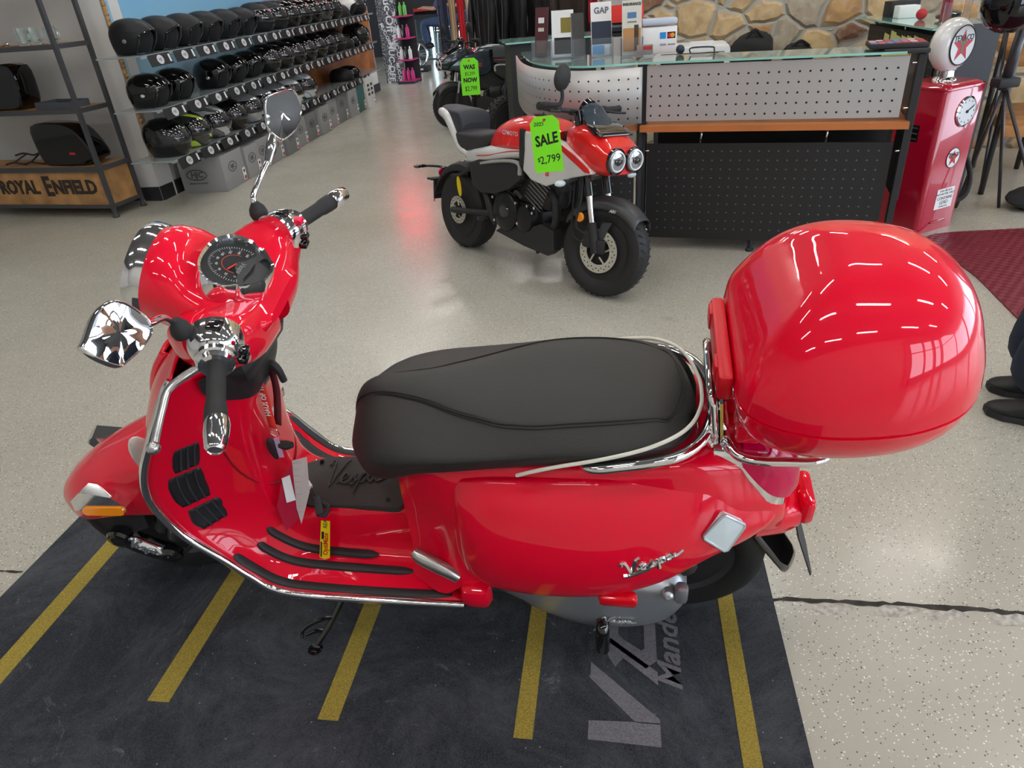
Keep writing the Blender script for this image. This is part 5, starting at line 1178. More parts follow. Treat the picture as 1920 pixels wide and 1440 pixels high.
# helmet boxes on the floor
BOXG = mat('carton_grey', (.30, .30, .305), .6); BOXD = mat('carton_dark_grey', (.19, .195, .20), .6); BOXT = mat('carton_teal', (.02, .11, .10), .5); BOXW = mat('carton_white', (.62, .61, .58), .6)
LG = mat('carton_print', (.08, .08, .085), .6)
def carton(lab, s, w, d, h, m_, dy=0, rz=0, logo=True, tagc=True, M=None):
    t = thing('helmet_carton', lab, 'box', M or (HM @ TR(s, dy, 0) @ RZ(rz)), 'helmet cartons on the floor below the shelves')
    b = MB(); b.box((w/2, d/2, h/2), (w-.004, d, h), bev=.003); b.obj('carton', m_, t)
    if logo:
        b = MB(); b.tube([(w*.45+.075*math.cos(a), -.001, h*.60+.042*math.sin(a)) for a in [2*math.pi*i/24 for i in range(24)]], .0035, 5, 1, closed=True); b.text('HJC', .05, TR(w*.45, -.002, h*.60) @ FR, ext=.0008, off=.001, shear=.15); b.obj('printed_logo', LG, t)
    if tagc:
        b = MB(); b.box((w-.04, -.0015, .075), (.06, .001, .11)); tg = b.obj('price_sticker', PAPER, t); b = MB(); b.box((w-.036, -.0025, .04), (.04, .001, .03)); b.obj('red_block', mat('sticker_red', (.6, .02, .02), .5), tg); b = MB(); b.prism(circ(.014, 12), 0, .001, TR(w-.04, -.0025, .10) @ FR); b.obj('helmet_picture', INK, tg)
    return t
t = carton('big pale grey helmet carton nearest the camera, with large oval logo', .0, .42, .42, .31, BOXG, dy=-.02, rz=4)
t.matrix_world = HM @ TR(-.10, .0, 0) @ RZ(0)
b = MB(); Ml = TR(-.0015, .26, .16) @ frame((0,0,0), (0,-1,0), (0,0,1)); b.tube([Ml @ V((.095*math.cos(a), .045*math.sin(a), .001)) for a in [2*math.pi*i/24 for i in range(24)]], .0045, 5, 1, closed=True); b.text('HJC', .07, Ml, ext=.001, off=.002, shear=.15); b.text('ALL IN THE WORLD', .02, Ml @ TR(0, -.075, 0), ext=.0008); b.obj('printed_logo', LG, t)
b = MB(); b.prism(rrect(.08, .022, .01, 4), 0, .002, Ml @ TR(0, .115, 0)); b.obj('hand_slot', INK, t)
s = .35
for k, (w, h, m_, nm) in enumerate(((.30, .29, BOXG, 'second'), (.31, .29, BOXG, 'third'), (.33, .29, BOXG, 'fourth'), (.34, .30, BOXD, 'fifth'), (.36, .30, BOXG, 'sixth'), (.36, .30, BOXD, 'seventh'), (.36, .31, BOXG, 'eighth'), (.38, .33, BOXG, 'ninth'), (.38, .38, BOXD, 'tenth'), (.38, .34, BOXG, 'eleventh'))):
    carton('grey helmet carton with oval logo, %s from the left end of the row' % nm, s, w, .36, h, m_, dy=.02 if k % 3 else -.01); s += w+.012
carton('teal green helmet carton among the grey ones', s, .36, .34, .35, BOXT, logo=False); s += .37
t = carton('white helmet carton with black print near the far end', s, .40, .40, .40, BOXW, dy=-.03, logo=False)
for i in range(2):
    for j in range(3): b = MB(); b.box((.12+.16*i, -.002, .30-.06*j), (.09, .001, .035)); b.obj('print_block', INK, t)
# ---------------------------------------------------------------- steel and wood shelf unit on the left
RM = Matrix.Translation((-3.187, 5.888, 0)) @ RZ(163) @ Matrix.Rotation(math.pi, 4, 'Z') @ Matrix.Identity(4)
# local: x runs right (towards the helmet wall), so the unit spans x -1.5..0, depth +y away
WOOD = mat('rustic_wood', (.42, .22, .085), .55, noise=.35, nscale=7); FRM = mat('shelf_steel', (.09, .09, .10), .45, metal=.5)
ru = thing('shelf_unit', 'steel and wood display unit with black lettering on its wooden base at the left', 'shelf', RM)
for x in (-.012, -1.49):
    for y in (.015, .345):
        cbox('post', [((x, y, .98), (.03, .03, 1.86))], FRM, ru)
        q = MB(); q.lathe([(.028, 0), (.03, .01), (.018, .02), (.016, .05), (.022, .06), (.014, .075)], 14, TR(x, y, 0)); q.obj('foot', FRM, ru)
for z in (.40, .845, 1.30, 1.75):
    cbox('shelf_board', [((-.75, .18, z), (1.44, .32, .022))], WOOD, ru); cbox('rail', [((-.75, .012, z-.004), (1.46, .022, .034)), ((-.012, .18, z-.004), (.022, .32, .034))], FRM, ru)
cbox('base_box', [((-.75, .18, .24), (1.45, .32, .28))], WOOD, ru, label='wooden base box with lettering'); cbox('base_rail', [((-.75, .010, .09), (1.48, .026, .026)), ((-.012, .18, .09), (.026, .34, .026)), ((-.75, .010, .385), (1.48, .026, .02))], FRM, ru)
q = MB(); q.text('ROYAL', .155, TR(-.925, .017, .245) @ FR, ext=.002, off=.006, sx=.85); q.text('E', .225, TR(-.612, .017, .25) @ FR, ext=.002, off=.007, sx=.75); q.text('NFIELD', .155, TR(-.335, .017, .245) @ FR, ext=.002, off=.006, sx=.9); q.obj('lettering', mat('wood_print', (.035, .025, .02), .6), ru)
def onshelf(x, y, z): return RM @ TR(x, y, z+.012)
def case_obj(lab, M, mirror=1):
    t = thing('motorcycle_case', lab, 'case', M)
    b = MB(); rg = []
    for y, k in ((0, .90), (.02, 1.0), (.16, 1.0), (.20, .93), (.215, .7)):
        o_ = [(-.30, .16), (-.27, .03), (-.18, .0), (.12, .0), (.20, .03), (.27, .07), (.20, .22), (.10, .31), (-.08, .335), (-.28, .32)]
        rg.append([((-.03+(x+.03)*k)*mirror, y, .165+(z-.165)*k) for x, z in o_])
    b.surf(rg, 3, 3, cv=True, cap0=True, cap1=True); b.obj('shell', HGL, t)
    b = MB(); b.prism(rrect(.06, .018, .005), 0, .003, TR(.06*mirror, -.001, .10) @ FR); b.obj('red_badge', mat('badge_red', (.45, .02, .04), .3), t)
    return t
case_obj('big gloss black motorcycle case on the wooden base shelf', onshelf(-.33, .06, .40))
t = case_obj('gloss black motorcycle case on the middle shelf at the left edge', onshelf(-.86, .06, .845), -1)
t = thing('wire_tray', 'shallow dark grey tray on the middle shelf', 'tray', onshelf(-.27, .14, .845) @ RZ(-6))
cbox('tray_floor', [((0, 0, .004), (.34, .20, .008))], BLKM, t); cbox('tray_wall', [((0, -.10, .025), (.36, .006, .05)), ((0, .10, .025), (.36, .006, .05)), ((-.18, 0, .025), (.006, .2, .05)), ((.18, 0, .025), (.006, .2, .05))], mat('tray_grey', (.07, .075, .09), .5), t)
for i, (x, lab) in enumerate(((-.40, 'clear glass mug on the upper shelf, leftmost of three'), (-.315, 'clear glass mug on the upper shelf, middle of three'), (-.12, 'clear glass mug on the upper shelf, right of the post'))):
    t = thing('glass_mug', lab, 'mug', onshelf(x, .12+.03*(i == 1), 1.30), 'glass mugs on the upper shelf')
    b = MB(); b.lathe([(.034, 0), (.036, .01), (.04, .12), (.037, .12), (.033, .015), (.001, .012)], 20); b.obj('glass', GLASS, t)
    b = MB(); b.tube([(.038, 0, .03), (.07, 0, .035), (.072, 0, .09), (.04, 0, .095)], .006, 8, 4); b.obj('handle', GLASS, t)
q = MB()
for dz, dy in ((0, 0), (.05, .12)):
    q.tube([(-.30, dy, dz), (-.18, dy-.02, dz+.02), (-.10, dy, dz), (.0, dy-.02, dz+.02), (.10, dy+.02, dz), (.14, dy+.04, dz+.04)], .008, 8, 3)
q.tube([(-.18, -.02, .02), (-.14, .1, .07)], .007, 8, 2); q.tube([(.0, -.02, .02), (-.02, .10, .06)], .007, 8, 2); q.tube([(.12, .03, .01), (.02, .11, .05)], .007, 8, 2)
tag(q.obj('luggage_rack', BLKM, M=onshelf(-.78, .12, .408)), 'bent black metal luggage rack on the wooden base shelf', 'rack')
q = MB(); q.tube([(0, 0, .01), (.05, .01, .012), (.10, 0, .02)], [.012, .014, .008], 8, 3); q.sphere((.12, 0, .02), .014); tag(q.obj('metal_lever', CHROME, M=onshelf(-.66, .10, 1.30)), 'small chrome part on the upper shelf at the left edge', 'part')
# ---------------------------------------------------------------- small motorcycle (local: x forward, y to its left, z up; origin at the rear contact)
def motorcycle(label, M, c1, c2, c_side, c_screen, c_lamp, dark=False):
    t = thing('motorcycle', label, 'motorcycle', M)
    O = lambda mb, n, m, p=None, **k: mb.obj(n, m, p or t, **k)
    WB = 1.2157
    ax = (V((.99, 0, .90))-V((1.19, 0, .24))).normalized(); o0 = V((1.19, 0, .24))
    ST = Matrix.Translation(o0) @ Matrix.Rotation(R(12), 4, ax) @ Matrix.Translation(-o0)
    def S(mb, n, m, p=None, **k):
        o = mb.obj(n, m, p or t, **k)
        if p is None: o.matrix_basis = ST
        return o
    # wheels
    for x, w, nm, f in ((WB, .125, 'front_wheel', S), (0, .14, 'rear_wheel', O)):
        b, b2 = MB(), MB(); wheel(b, b2, (x, 0, .243), .243, w, .160, spokes=5)
        for i in range(40):
            a = 2*math.pi*i/40
            for s_ in (-1, 1):
                b.box((0, 0, 0), (.006, .040, .002), M=TR(x, 0, .243) @ RY(-math.degrees(a)) @ TR(0, s_*.024, .2416) @ RZ(s_*28))
        wt = f(b, nm, TIRE); O(b2, 'rim', BLKM, wt)
        b = MB(); r = .112 if x else .085; y = -.072 if x else -.085
        b.lathe([(r*.62, -.002), (r, -.002), (r, .002), (r*.62, .002), (r*.62, -.002)], 40, TR(x, y, .243) @ RX(90), cap=False)
        for i in range(5):
            a = 2*math.pi*i/5; b.tube([V((x+.03*math.cos(a), y, .243+.03*math.sin(a))), V((x+r*.65*math.cos(a+.3), y, .243+r*.65*math.sin(a+.3)))], .005, 6, 1)
        dd = O(b, 'brake_disc', mat('disc_steel', (.62, .60, .50), .3, metal=.6), wt)
        b = MB()
        for i in range(36):
            a = 2*math.pi*i/36; rr = r*(.78 if i % 2 else .88); b.prism(circ(.0035, 8), -.0006, .0006, TR(x+rr*math.cos(a), y-.003, .243+rr*math.sin(a)) @ FR)
        O(b, 'vent_holes', INK, dd)
    # fork
    for s in (-1, 1):
        b = MB(); b.tube([(WB-.005, s*.088, .235), (WB-.045, s*.088, .385)], [.026, .024], 12, 1); lo = S(b, 'fork_lower', BLKM)
        b = MB(); b.tube([(WB-.045, s*.088, .385), (WB-.082, s*.088, .52)], .017, 12, 1); O(b, 'fork_slider', CHROME, lo)
        b = MB(); b.tube([(WB-.08, s*.088, .51), (WB-.10, s*.088, .58), (WB-.20, s*.088, .90)], [.024, .023, .023], 12, 1); O(b, 'fork_tube', BLKG, lo)
    b = MB(); b.box((WB+.02, -.09, .27), (.05, .03, .07), bev=.01); b.box((WB-.06, -.085, .30), (.06, .04, .09), bev=.015); S(b, 'brake_caliper', BLKM)
    b = MB(); b.tube([(WB-.06, -.10, .32), (WB-.12, -.12, .36), (WB-.10, -.13, .50), (WB-.12, -.11, .62)], .006, 8, 4); b.tube([(WB-.05, -.09, .27), (WB-.14, -.10, .30), (WB-.15, -.12, .42), (WB-.16, -.11, .60)], .005, 8, 4); S(b, 'brake_line', RUB)
    b = MB(); rg = []
    for k in range(9):
        a = R(42+k*12.5); rr_ = .268
        rg.append([(WB+rr_*math.cos(a)*(1-.0), yy, .243+rr_*math.sin(a)-dz) for yy, dz in ((-.078, .055), (-.074, .02), (-.045, .0), (0, -.004), (.045, 0), (.074, .02), (.078, .055))])
    b.surf(rg, 2, 2); b.prism([(.02, .15), (.075, .16), (.01, .02), (-.03, .03)], -.004, .004, M=TR(WB-.01, -.076, .24) @ FR); fd = S(b, 'front_fender', mat('fender_grey', (.045, .048, .052), .35), solid=.004)
    b = MB(); b.text('ABS', .022, TR(WB+.06, -.0815, .455) @ FR, ext=.0006, shear=.4); O(b, 'lettering', PAPER, fd)
    b = MB(); b.lathe([(.024, 0), (.024, .008), (.020, .012)], 18, TR(WB-.105, -.112, .405) @ RX(90)); S(b, 'side_reflector', ORANGE, label=None) if False else S(b, 'side_reflector', ORANGE)
    # bars
    b = MB(); b.tube([(.98, -.35, .915), (.965, -.22, .905), (.985, -.10, .90), (.985, .10, .90), (.965, .22, .905), (.98, .35, .915)], .011, 10, 4); b.box((1.0, 0, .895), (.06, .22, .03), bev=.01); S(b, 'handlebar', BLKM)
    for s in (-1, 1):
        b = MB(); b.lathe([(.016, 0), (.017, .02), (.017, .11), (.019, .115), (.019, .125)], 14, aim((.965, s*.23, .907), (.98, s*.36, .918))); S(b, 'grip', RUB)
        b = MB(); b.box((.97, s*.205, .91), (.04, .045, .04), bev=.01); b.tube([(.985, s*.21, .905), (1.02, s*.25, .90), (1.03, s*.34, .90)], .006, 8, 3); S(b, 'control_lever', BLKM)
        if s > 0 and not dark: continue
        b = MB(); b.tube([(.98, s*.34, .915), (1.0, s*.345, .925), (1.05, s*.30, .93), (1.06, s*.29, .96), (1.06, s*.30, 1.0)], [.016, .014, .011, .009, .009], 10, 4); ms_t = S(b, 'mirror_stem', BLKM)
        b = MB(); b.lathe([(.001, -.016), (.03, -.014), (.048, -.004), (.052, .004), (.048, .008), (.001, .008)], 26, TR(1.06, s*.30, 1.045) @ RY(-84) @ Matrix.Scale(1.15, 4)); mh_ = O(b, 'mirror', BLKM, ms_t)
    b = MB(); b.lathe([(.045, 0), (.045, .025), (.03, .03)], 20, TR(1.02, 0, .915) @ RY(-60)); S(b, 'gauge', BLKG)
    # fairing
    b = MB()
    def fs(x, ztop, zbot, w, n=2.8):
        o = []
        for i in range(20):
            a = 2*math.pi*i/20; c, s_ = math.cos(a), math.sin(a); o.append((x, math.copysign(abs(c)**(2/n), c)*w, (ztop+zbot)/2+math.copysign(abs(s_)**(2/n), s_)*(ztop-zbot)/2))
        return o
    b.surf([fs(1.00, .865, .66, .115), fs(1.05, .862, .64, .135), fs(1.12, .85, .625, .145), fs(1.20, .82, .62, .145), fs(1.27, .775, .625, .14), fs(1.295, .765, .635, .132)], 3, 2, cv=True, cap1=True); fr_ = O(b, 'headlight_fairing', c1)
    for s in (-1, 1):
        b = MB(); b.lathe([(.001, .004), (.04, .006), (.056, .004), (.062, .012), (.064, .0)], 26, TR(1.296, s*.064, .70) @ RY(90)); O(b, 'headlight_bezel', BLKG, fr_)
        b = MB(); b.lathe([(.001, .016), (.03, .014), (.052, .008), (.054, .0)], 26, TR(1.30, s*.064, .70) @ RY(90)); lens = O(b, 'headlight', c_lamp, fr_)
        b = MB(); b.tube([(1.314, s*.064+.045*math.cos(a), .70+.045*math.sin(a)) for a in [2*math.pi*i/24 for i in range(24)]], .004, 6, 1, closed=True); O(b, 'light_ring', mat('lamp_ring', (.85, .87, .9), .1, coat=1), lens)
        b = MB(); b.box((1.318, s*.064, .70), (.006, .05, .02), bev=.004); b.sphere((1.31, s*.064, .70), .02, 12, 8); O(b, 'reflector_core', BLKG, lens)
        b = MB(); b.tube([(1.10, s*.13, .60), (1.11, s*.19, .592), (1.115, s*.22, .59)], [.012, .010, .014], 10, 3); ti = O(b, 'turn_signal', BLKM); b = MB(); b.sphere((1.12, s*.255, .588), .02, 12, 8, sc=(1.0, 1.8, .8)); O(b, 'lens', mat('clear_lens', (.62, .72, .75), .1, coat=1), ti)
    b = MB(); b.surf([[(x+.0*k, k*w, z-.02*k*k) for k in (-1, -.6, 0, .6, 1)] for x, z, w in ((1.19, .83, .11), (1.13, .865, .10), (1.075, .91, .085), (1.05, .945, .07))], 3, 3); O(b, 'windscreen', c_screen, solid=.004)
    b = MB(); b.surf([[(x, k*w, z) for k in (-1, -.5, 0, .5, 1)] for x, z, w in ((1.23, .81, .115), (1.17, .845, .11), (1.10, .86, .10))], 2, 2); O(b, 'screen_base', BLKG, solid=.006)
    # tank
    b = MB()
    b.surf([sec(.36, [(0,.755),(.05,.752),(.085,.735),(.10,.70),(.10,.665),(0,.65)]), sec(.43, [(0,.81),(.06,.80),(.11,.77),(.13,.72),(.13,.665),(0,.65)]), sec(.55, [(0,.845),(.07,.838),(.125,.805),(.148,.75),(.15,.68),(0,.66)]),
            sec(.70, [(0,.855),(.075,.848),(.13,.815),(.155,.755),(.155,.69),(0,.67)]), sec(.83, [(0,.84),(.07,.835),(.12,.805),(.145,.755),(.145,.70),(0,.68)]), sec(.90, [(0,.80),(.06,.797),(.10,.78),(.12,.745),(.12,.71),(0,.70)])], 4, 3, cv=True, cap0=True, cap1=True); tk = O(b, 'fuel_tank', c1)
    b = MB(); b.lathe([(.03, 0), (.032, .008), (.025, .012)], 20, TR(.66, 0, .853)); O(b, 'fuel_cap', BLKM, tk)
    b = MB(); b.text('CFMOTO', .032, frame((.60, -.1525, .765), (1, 0, .0), (0, .35, 1)), ext=.0015, off=.0005); b.v = [V((p.x, -.158+.0*(p.z-.76), p.z)) for p in b.v]; O(b, 'lettering', PAPER if not dark else mat('text_red', (.6, .05, .04), .4), tk)
    # lower white band under tank and seat, tail
    b = MB(); 
    b.surf([sec(.14, [(0,.64),(.09,.635),(.115,.61),(.115,.57),(.09,.55),(0,.55)]), sec(.28, [(0,.66),(.11,.655),(.14,.63),(.142,.59),(.12,.57),(0,.57)]), sec(.42, [(0,.69),(.12,.685),(.155,.66),(.157,.62),(.13,.60),(0,.60)]),
            sec(.60, [(0,.70),(.12,.70),(.160,.68),(.163,.655),(.13,.63),(0,.63)]), sec(.78, [(0,.71),(.12,.71),(.158,.70),(.16,.68),(.13,.65),(0,.65)])], 4, 3, cv=True, cap0=True, cap1=True); O(b, 'seat_panel', c2)
    for s in (-1, 1):
        b = MB(); b.tube([(.30, s*.158, .615), (.42, s*.1585, .632), (.60, s*.165, .672), (.78, s*.162, .693)], .003, 6, 3); O(b, 'pinstripe', c_side)
        b = MB(); ol = [(.70, .73), (.715, .60), (.80, .55), (.92, .535), (1.03, .575), (1.13, .61), (1.24, .64), (1.15, .70), (1.02, .76), (.86, .79), (.74, .79)]
        b.rings([[(x, s*(y_-k*.0), z) for x, z in [((x-.93)*f+.93, (z-.66)*f+.66) for x, z in ol]] for y_, f, k in ((.10, .93, 0), (.155, 1.0, 0), (.168, .985, 0), (.172, .93, 0))]); sh_ = O(b, 'side_shroud', c2)
        b = MB(); b.rings([[(x, s*y_, z) for x, z in [((x-.77)*f+.77, (z-.68)*f+.68) for x, z in [(.70, .80), (.705, .62), (.735, .585), (.745, .70), (.74, .79)]]] for y_, f in ((.155, 1.0), (.177, .97))]); O(b, 'shroud_edge', BLKG, sh_)
        b = MB(); b.text('PAPIO', .052, TR(.90 if s < 0 else .92, s*.1735, .645) @ (FR if s < 0 else FR @ RY(180)), ext=.0008, off=.001); b.text('SS', .03, TR(.93, s*.1735, .60) @ (FR if s < 0 else FR @ RY(180)), ext=.0008, off=.001); O(b, 'lettering', mat('text_orange_red', (.65, .06, .03), .4), sh_)
        b = MB(); b.prism([(1.02, .755), (1.12, .715), (1.22, .665), (1.235, .645), (1.20, .645), (1.08, .70), (1.0, .74)], .168, .174, M=Matrix(((1,0,0,0),(0,0,s,0),(0,1,0,0),(0,0,0,1)))); O(b, 'red_flash', c1, sh_)
        b = MB(); ol = [(.20, .56), (.235, .44), (.32, .405), (.46, .42), (.60, .47), (.70, .54), (.705, .625), (.60, .645), (.44, .61), (.30, .595)]
        b.rings([[(x, s*y_, z) for x, z in [((x-.45)*f+.45, (z-.53)*f+.53) for x, z in ol]] for y_, f in ((.08, .95), (.135, 1.0), (.15, .96), (.155, .80))]); sc_ = O(b, 'side_cover', BLKM)
        b = MB(); b.tube([(.33, s*.152, .575), (.45, s*.156, .60), (.60, s*.158, .622), (.685, s*.158, .615), (.69, s*.156, .56)], [.008, .009, .009, .012, .012], 8, 3); O(b, 'grey_trim', mat('trim_grey', (.36, .36, .35), .4), sc_)
        b = MB(); b.tube([(-.21, s*.055, .80), (-.17, s*.085, .815), (-.08, s*.10, .79), (.0, s*.105, .70), (.06, s*.108, .63), (.14, s*.11, .60)], [.014, .020, .024, .020, .018, .014], 10, 4, flat=1.2); O(b, 'tail_panel', c2)
    # seat
    b = MB()
    def ss(x, zt_, w, zb): return sec(x, [(0, zt_), (w*.6, zt_-.004), (w*.95, zt_-.02), (w, zt_-.045), (w*.96, zb+.01), (w*.8, zb), (0, zb)])
    b.surf([ss(.0, .725, .11, .64), ss(.08, .735, .125, .63), ss(.18, .735, .13, .63), ss(.28, .74, .12, .65), ss(.36, .755, .10, .69), ss(.40, .765, .08, .71)], 4, 3, cv=True, cap0=True, cap1=True); se = O(b, 'rider_seat', mat('grey_seat', (.032, .032, .035), .6))
    b = MB(); b.surf([ss(-.20, .845, .06, .80), ss(-.17, .855, .085, .79), ss(-.06, .85, .10, .76), ss(.04, .845, .11, .70), ss(.07, .82, .11, .69), ss(.085, .77, .10, .70)], 4, 3, cv=True, cap0=True, cap1=True); O(b, 'passenger_seat', mat('blue_grey_seat', (.035, .038, .05), .55))
    b = MB(); b.surf([sec(-.14, [(0,.78),(.05,.775),(.06,.75),(.055,.73),(0,.72)]), sec(-.02, [(0,.74),(.08,.735),(.09,.69),(.08,.66),(0,.65)]), sec(.12, [(0,.64),(.10,.635),(.105,.60),(.09,.56),(0,.55)])], 3, 3, cv=True, cap0=True, cap1=True); O(b, 'tail_underside', BLKM)
    # frame, engine
    b = MB(); b.box((.60, 0, .50), (.55, .18, .25), bev=.05); b.tube([(.9, 0, .75), (1.02, 0, .82)], .05, 12, 1)
    for s in (-1, 1): b.tube([(.15, s*.09, .60), (.33, s*.12, .42), (.40, s*.12, .30), (.43, s*.11, .24)], [.018, .02, .024, .02], 10, 4); b.tube([(.90, s*.05, .70), (.93, s*.06, .52), (.88, s*.07, .30)], .014, 10, 3)
    O(b, 'frame', BLKM)
    b = MB(); b.box((.60, 0, .33), (.36, .22, .17), bev=.05); b.lathe([(.11, 0), (.108, .03), (.09, .045), (.05, .05), (.001, .05)], 28, TR(.54, -.105, .335) @ RX(90)); b.lathe([(.075, 0), (.07, .03), (.04, .04), (.001, .04)], 24, TR(.70, -.10, .32) @ RX(90)); b.lathe([(.09, 0), (.085, .03), (.05, .045), (.001, .045)], 24, TR(.55, .105, .335) @ RX(-90)); en = O(b, 'engine', mat('engine_black', (.014, .014, .015), .35, metal=.3))
    b = MB(); b.lathe([(.04, 0), (.035, .01), (.001, .01)], 20, TR(.56, -.155, .345) @ RX(90)); O(b, 'clutch_cap', BLKG, en)
    for x, z in ((.43, .40), (.64, .40), (.66, .29), (.45, .27), (.80, .40), (.785, .37), (.74, .40)): b = MB(); b.lathe([(.009, 0), (.008, .008)], 10, TR(x, -.135, z) @ RX(90)); O(b, 'bolt', CHROME, en)
    b = MB(); Mc_ = TR(.76, 0, .475) @ RY(28)
    b.box((0, 0, 0), (.13, .15, .19), M=Mc_, bev=.01); O(b, 'cylinder', BLKM, en)
    b = MB()
    for i in range(8): b.box((0, 0, -.075+i*.022), (.165, .18, .006), M=Mc_)
    O(b, 'cooling_fins', mat('fin_metal', (.10, .10, .10), .3, metal=.7), en)
    b = MB()
    for i in range(8): b.box((0, -.0905, -.075+i*.022), (.15, .001, .003), M=Mc_)
    O(b, 'fin_edges', mat('machined_edge', (.6, .6, .6), .3, metal=.8), en)
    b = MB(); b.tube([(.84, -.06, .50), (.91, -.09, .45), (.92, -.09, .33), (.80, -.06, .22)], .02, 12, 4); b.lathe([(.04, 0), (.035, .02), (.02, .022)], 16, TR(.99, -.10, .55) @ RX(90)); O(b, 'exhaust_pipe', BLKM)
    b = MB(); b.tube([(.40, -.11, .40), (.46, -.13, .42), (.52, -.12, .45), (.60, -.12, .44)], .006, 6, 4); b.tube([(.42, -.10, .43), (.50, -.13, .40), (.58, -.12, .47), (.66, -.12, .50)], .006, 6, 4); b.tube([(.60, -.11, .43), (.63, -.13, .46), (.67, -.12, .43)], .012, 8, 3); O(b, 'cables', RUB)
    for s in (-1, 1):
        b = MB(); b.rings([[(x, s*y_, z) for x, z in [((x-.75)*f+.75, (z-.23)*f+.23) for x, z in [(.43, .20), (.57, .285), (.64, .285), (.72, .27), (.84, .32), (.93, .30), (.945, .19), (.90, .155), (.70, .165)]]] for y_, f in ((.05, .96), (.112, 1.0), (.118, .97))]); O(b, 'belly_pan', mat('pan_black', (.02, .02, .022), .5))
    # swingarm, rear guard, lamp, peg
    for s in (-1, 1):
        b = MB(); b.tube([(.38, s*.10, .29), (.2, s*.108, .27), (0, s*.108, .245), (-.04, s*.108, .243)], [.03, .024, .026, .018], 10, 3, flat=.7); b.lathe([(.016, 0), (.014, .01)], 12, TR(0, s*.125, .245) @ RX(90*(-s)*-1)); O(b, 'swingarm', BLKM)
        b = MB(); b.tube([(.36, s*.13, .27), (.38, s*.17, .27), (.38, s*.21, .275)], [.01, .012, .012], 8, 2); O(b, 'foot_peg', GREYM)
        b = MB(); b.tube([(-.22, s*.0, .46), (-.27, s*.05, .47), (-.30, s*.12, .475), (-.31, s*.15, .475)], [.009, .008, .008, .012], 8, 3); b.sphere((-.315, s*.175, .475), .018, 12, 8, sc=(1.1, 2.0, .7)); O(b, 'rear_turn_signal', BLKG)
    b = MB(); b.tube([(.16, -.10, .52), (.02, -.09, .46), (-.10, -.06, .44)], .013, 8, 3); b.tube([(.16, .10, .52), (.02, .09, .46), (-.10, .06, .44)], .013, 8, 3); O(b, 'guard_stay', BLKM)
    b = MB(); b.surf([[(.0+.29*math.cos(R(a)), yy, .25+.27*math.sin(R(a))-dz) for yy, dz in ((-.08, .04), (-.07, .0), (0, -.012), (.07, .0), (.08, .04))] for a in (70, 95, 120, 140, 158, 172)], 3, 2); b.box((-.31, 0, .32), (.02, .12, .12), M=TR(0, 0, 0)); O(b, 'rear_mudguard', BLKM, solid=.004)
    b = MB(); b.lathe([(.03, 0), (.028, .02), (.001, .026)], 18, TR(-.285, 0, .425) @ RY(-90)); O(b, 'tail_lamp', REDL)
    b = MB(); b.box((-.33, 0, .385), (.06, .17, .012), bev=.003); O(b, 'plate_holder', BLKM)
    b = MB(); b.prism(circ(.06, 20, sy=.32), 0, .004, M=frame((.06, -.115, .40), (.25, 0, -1), (1, 0, .2))); yt = O(b, 'yellow_label', mat('label_yellow', (.75, .55, .0), .5))
    b = MB(); b.tube([(.50, .10, .2), (.47, .16, .1), (.46, .22, -.02)], .01, 8, 2); O(b, 'side_stand', BLKM)
    return t
def leanm(c1, c2, lean):
    a, b_ = V((*c1, 0)), V((*c2, 0)); ex = (b_-a).normalized(); n = V((-ex.y, ex.x, 0)); l = R(lean)
    ey = n*math.cos(l)+V((0, 0, math.sin(l))); ez = V((0, 0, math.cos(l)))-n*math.sin(l)
    M = Matrix((ex, ey, ez)).transposed().to_4x4(); M.translation = a; return M
MRED = mat('motorcycle_red', (.72, .012, .01), .35, coat=1, spec=.2); MWH = mat('motorcycle_white', (.66, .66, .65), .25, coat=1)
B1 = leanm((-.2062, 4.4327), (-.2062+.59531*1.2157, 4.4327-.8035*1.2157), -7)
motorcycle('small red and white motorcycle with twin headlights and a green sale tag', B1, MRED, MWH, mat('stripe_red', (.55, .03, .02), .4), mat('smoke_screen', (.10, .13, .16), .03, trans=.6, ior=1.2), mat('lamp_face', (.35, .36, .38), .1, metal=.5, coat=1))
MDK = mat('motorcycle_dark_teal', (.012, .022, .03), .25, coat=1)
B2 = leanm((.72, 9.15), (.72-1.2157*.94, 9.15-1.2157*.34), 6)
motorcycle('dark blue motorcycle with a green price tag standing further back', B2, MDK, MDK, mat('stripe_red', (.55, .03, .02), .4), mat('smoke_screen', (.10, .13, .16), .03, trans=.6, ior=1.2), mat('lamp_face', (.35, .36, .38), .1, metal=.5, coat=1), dark=True)
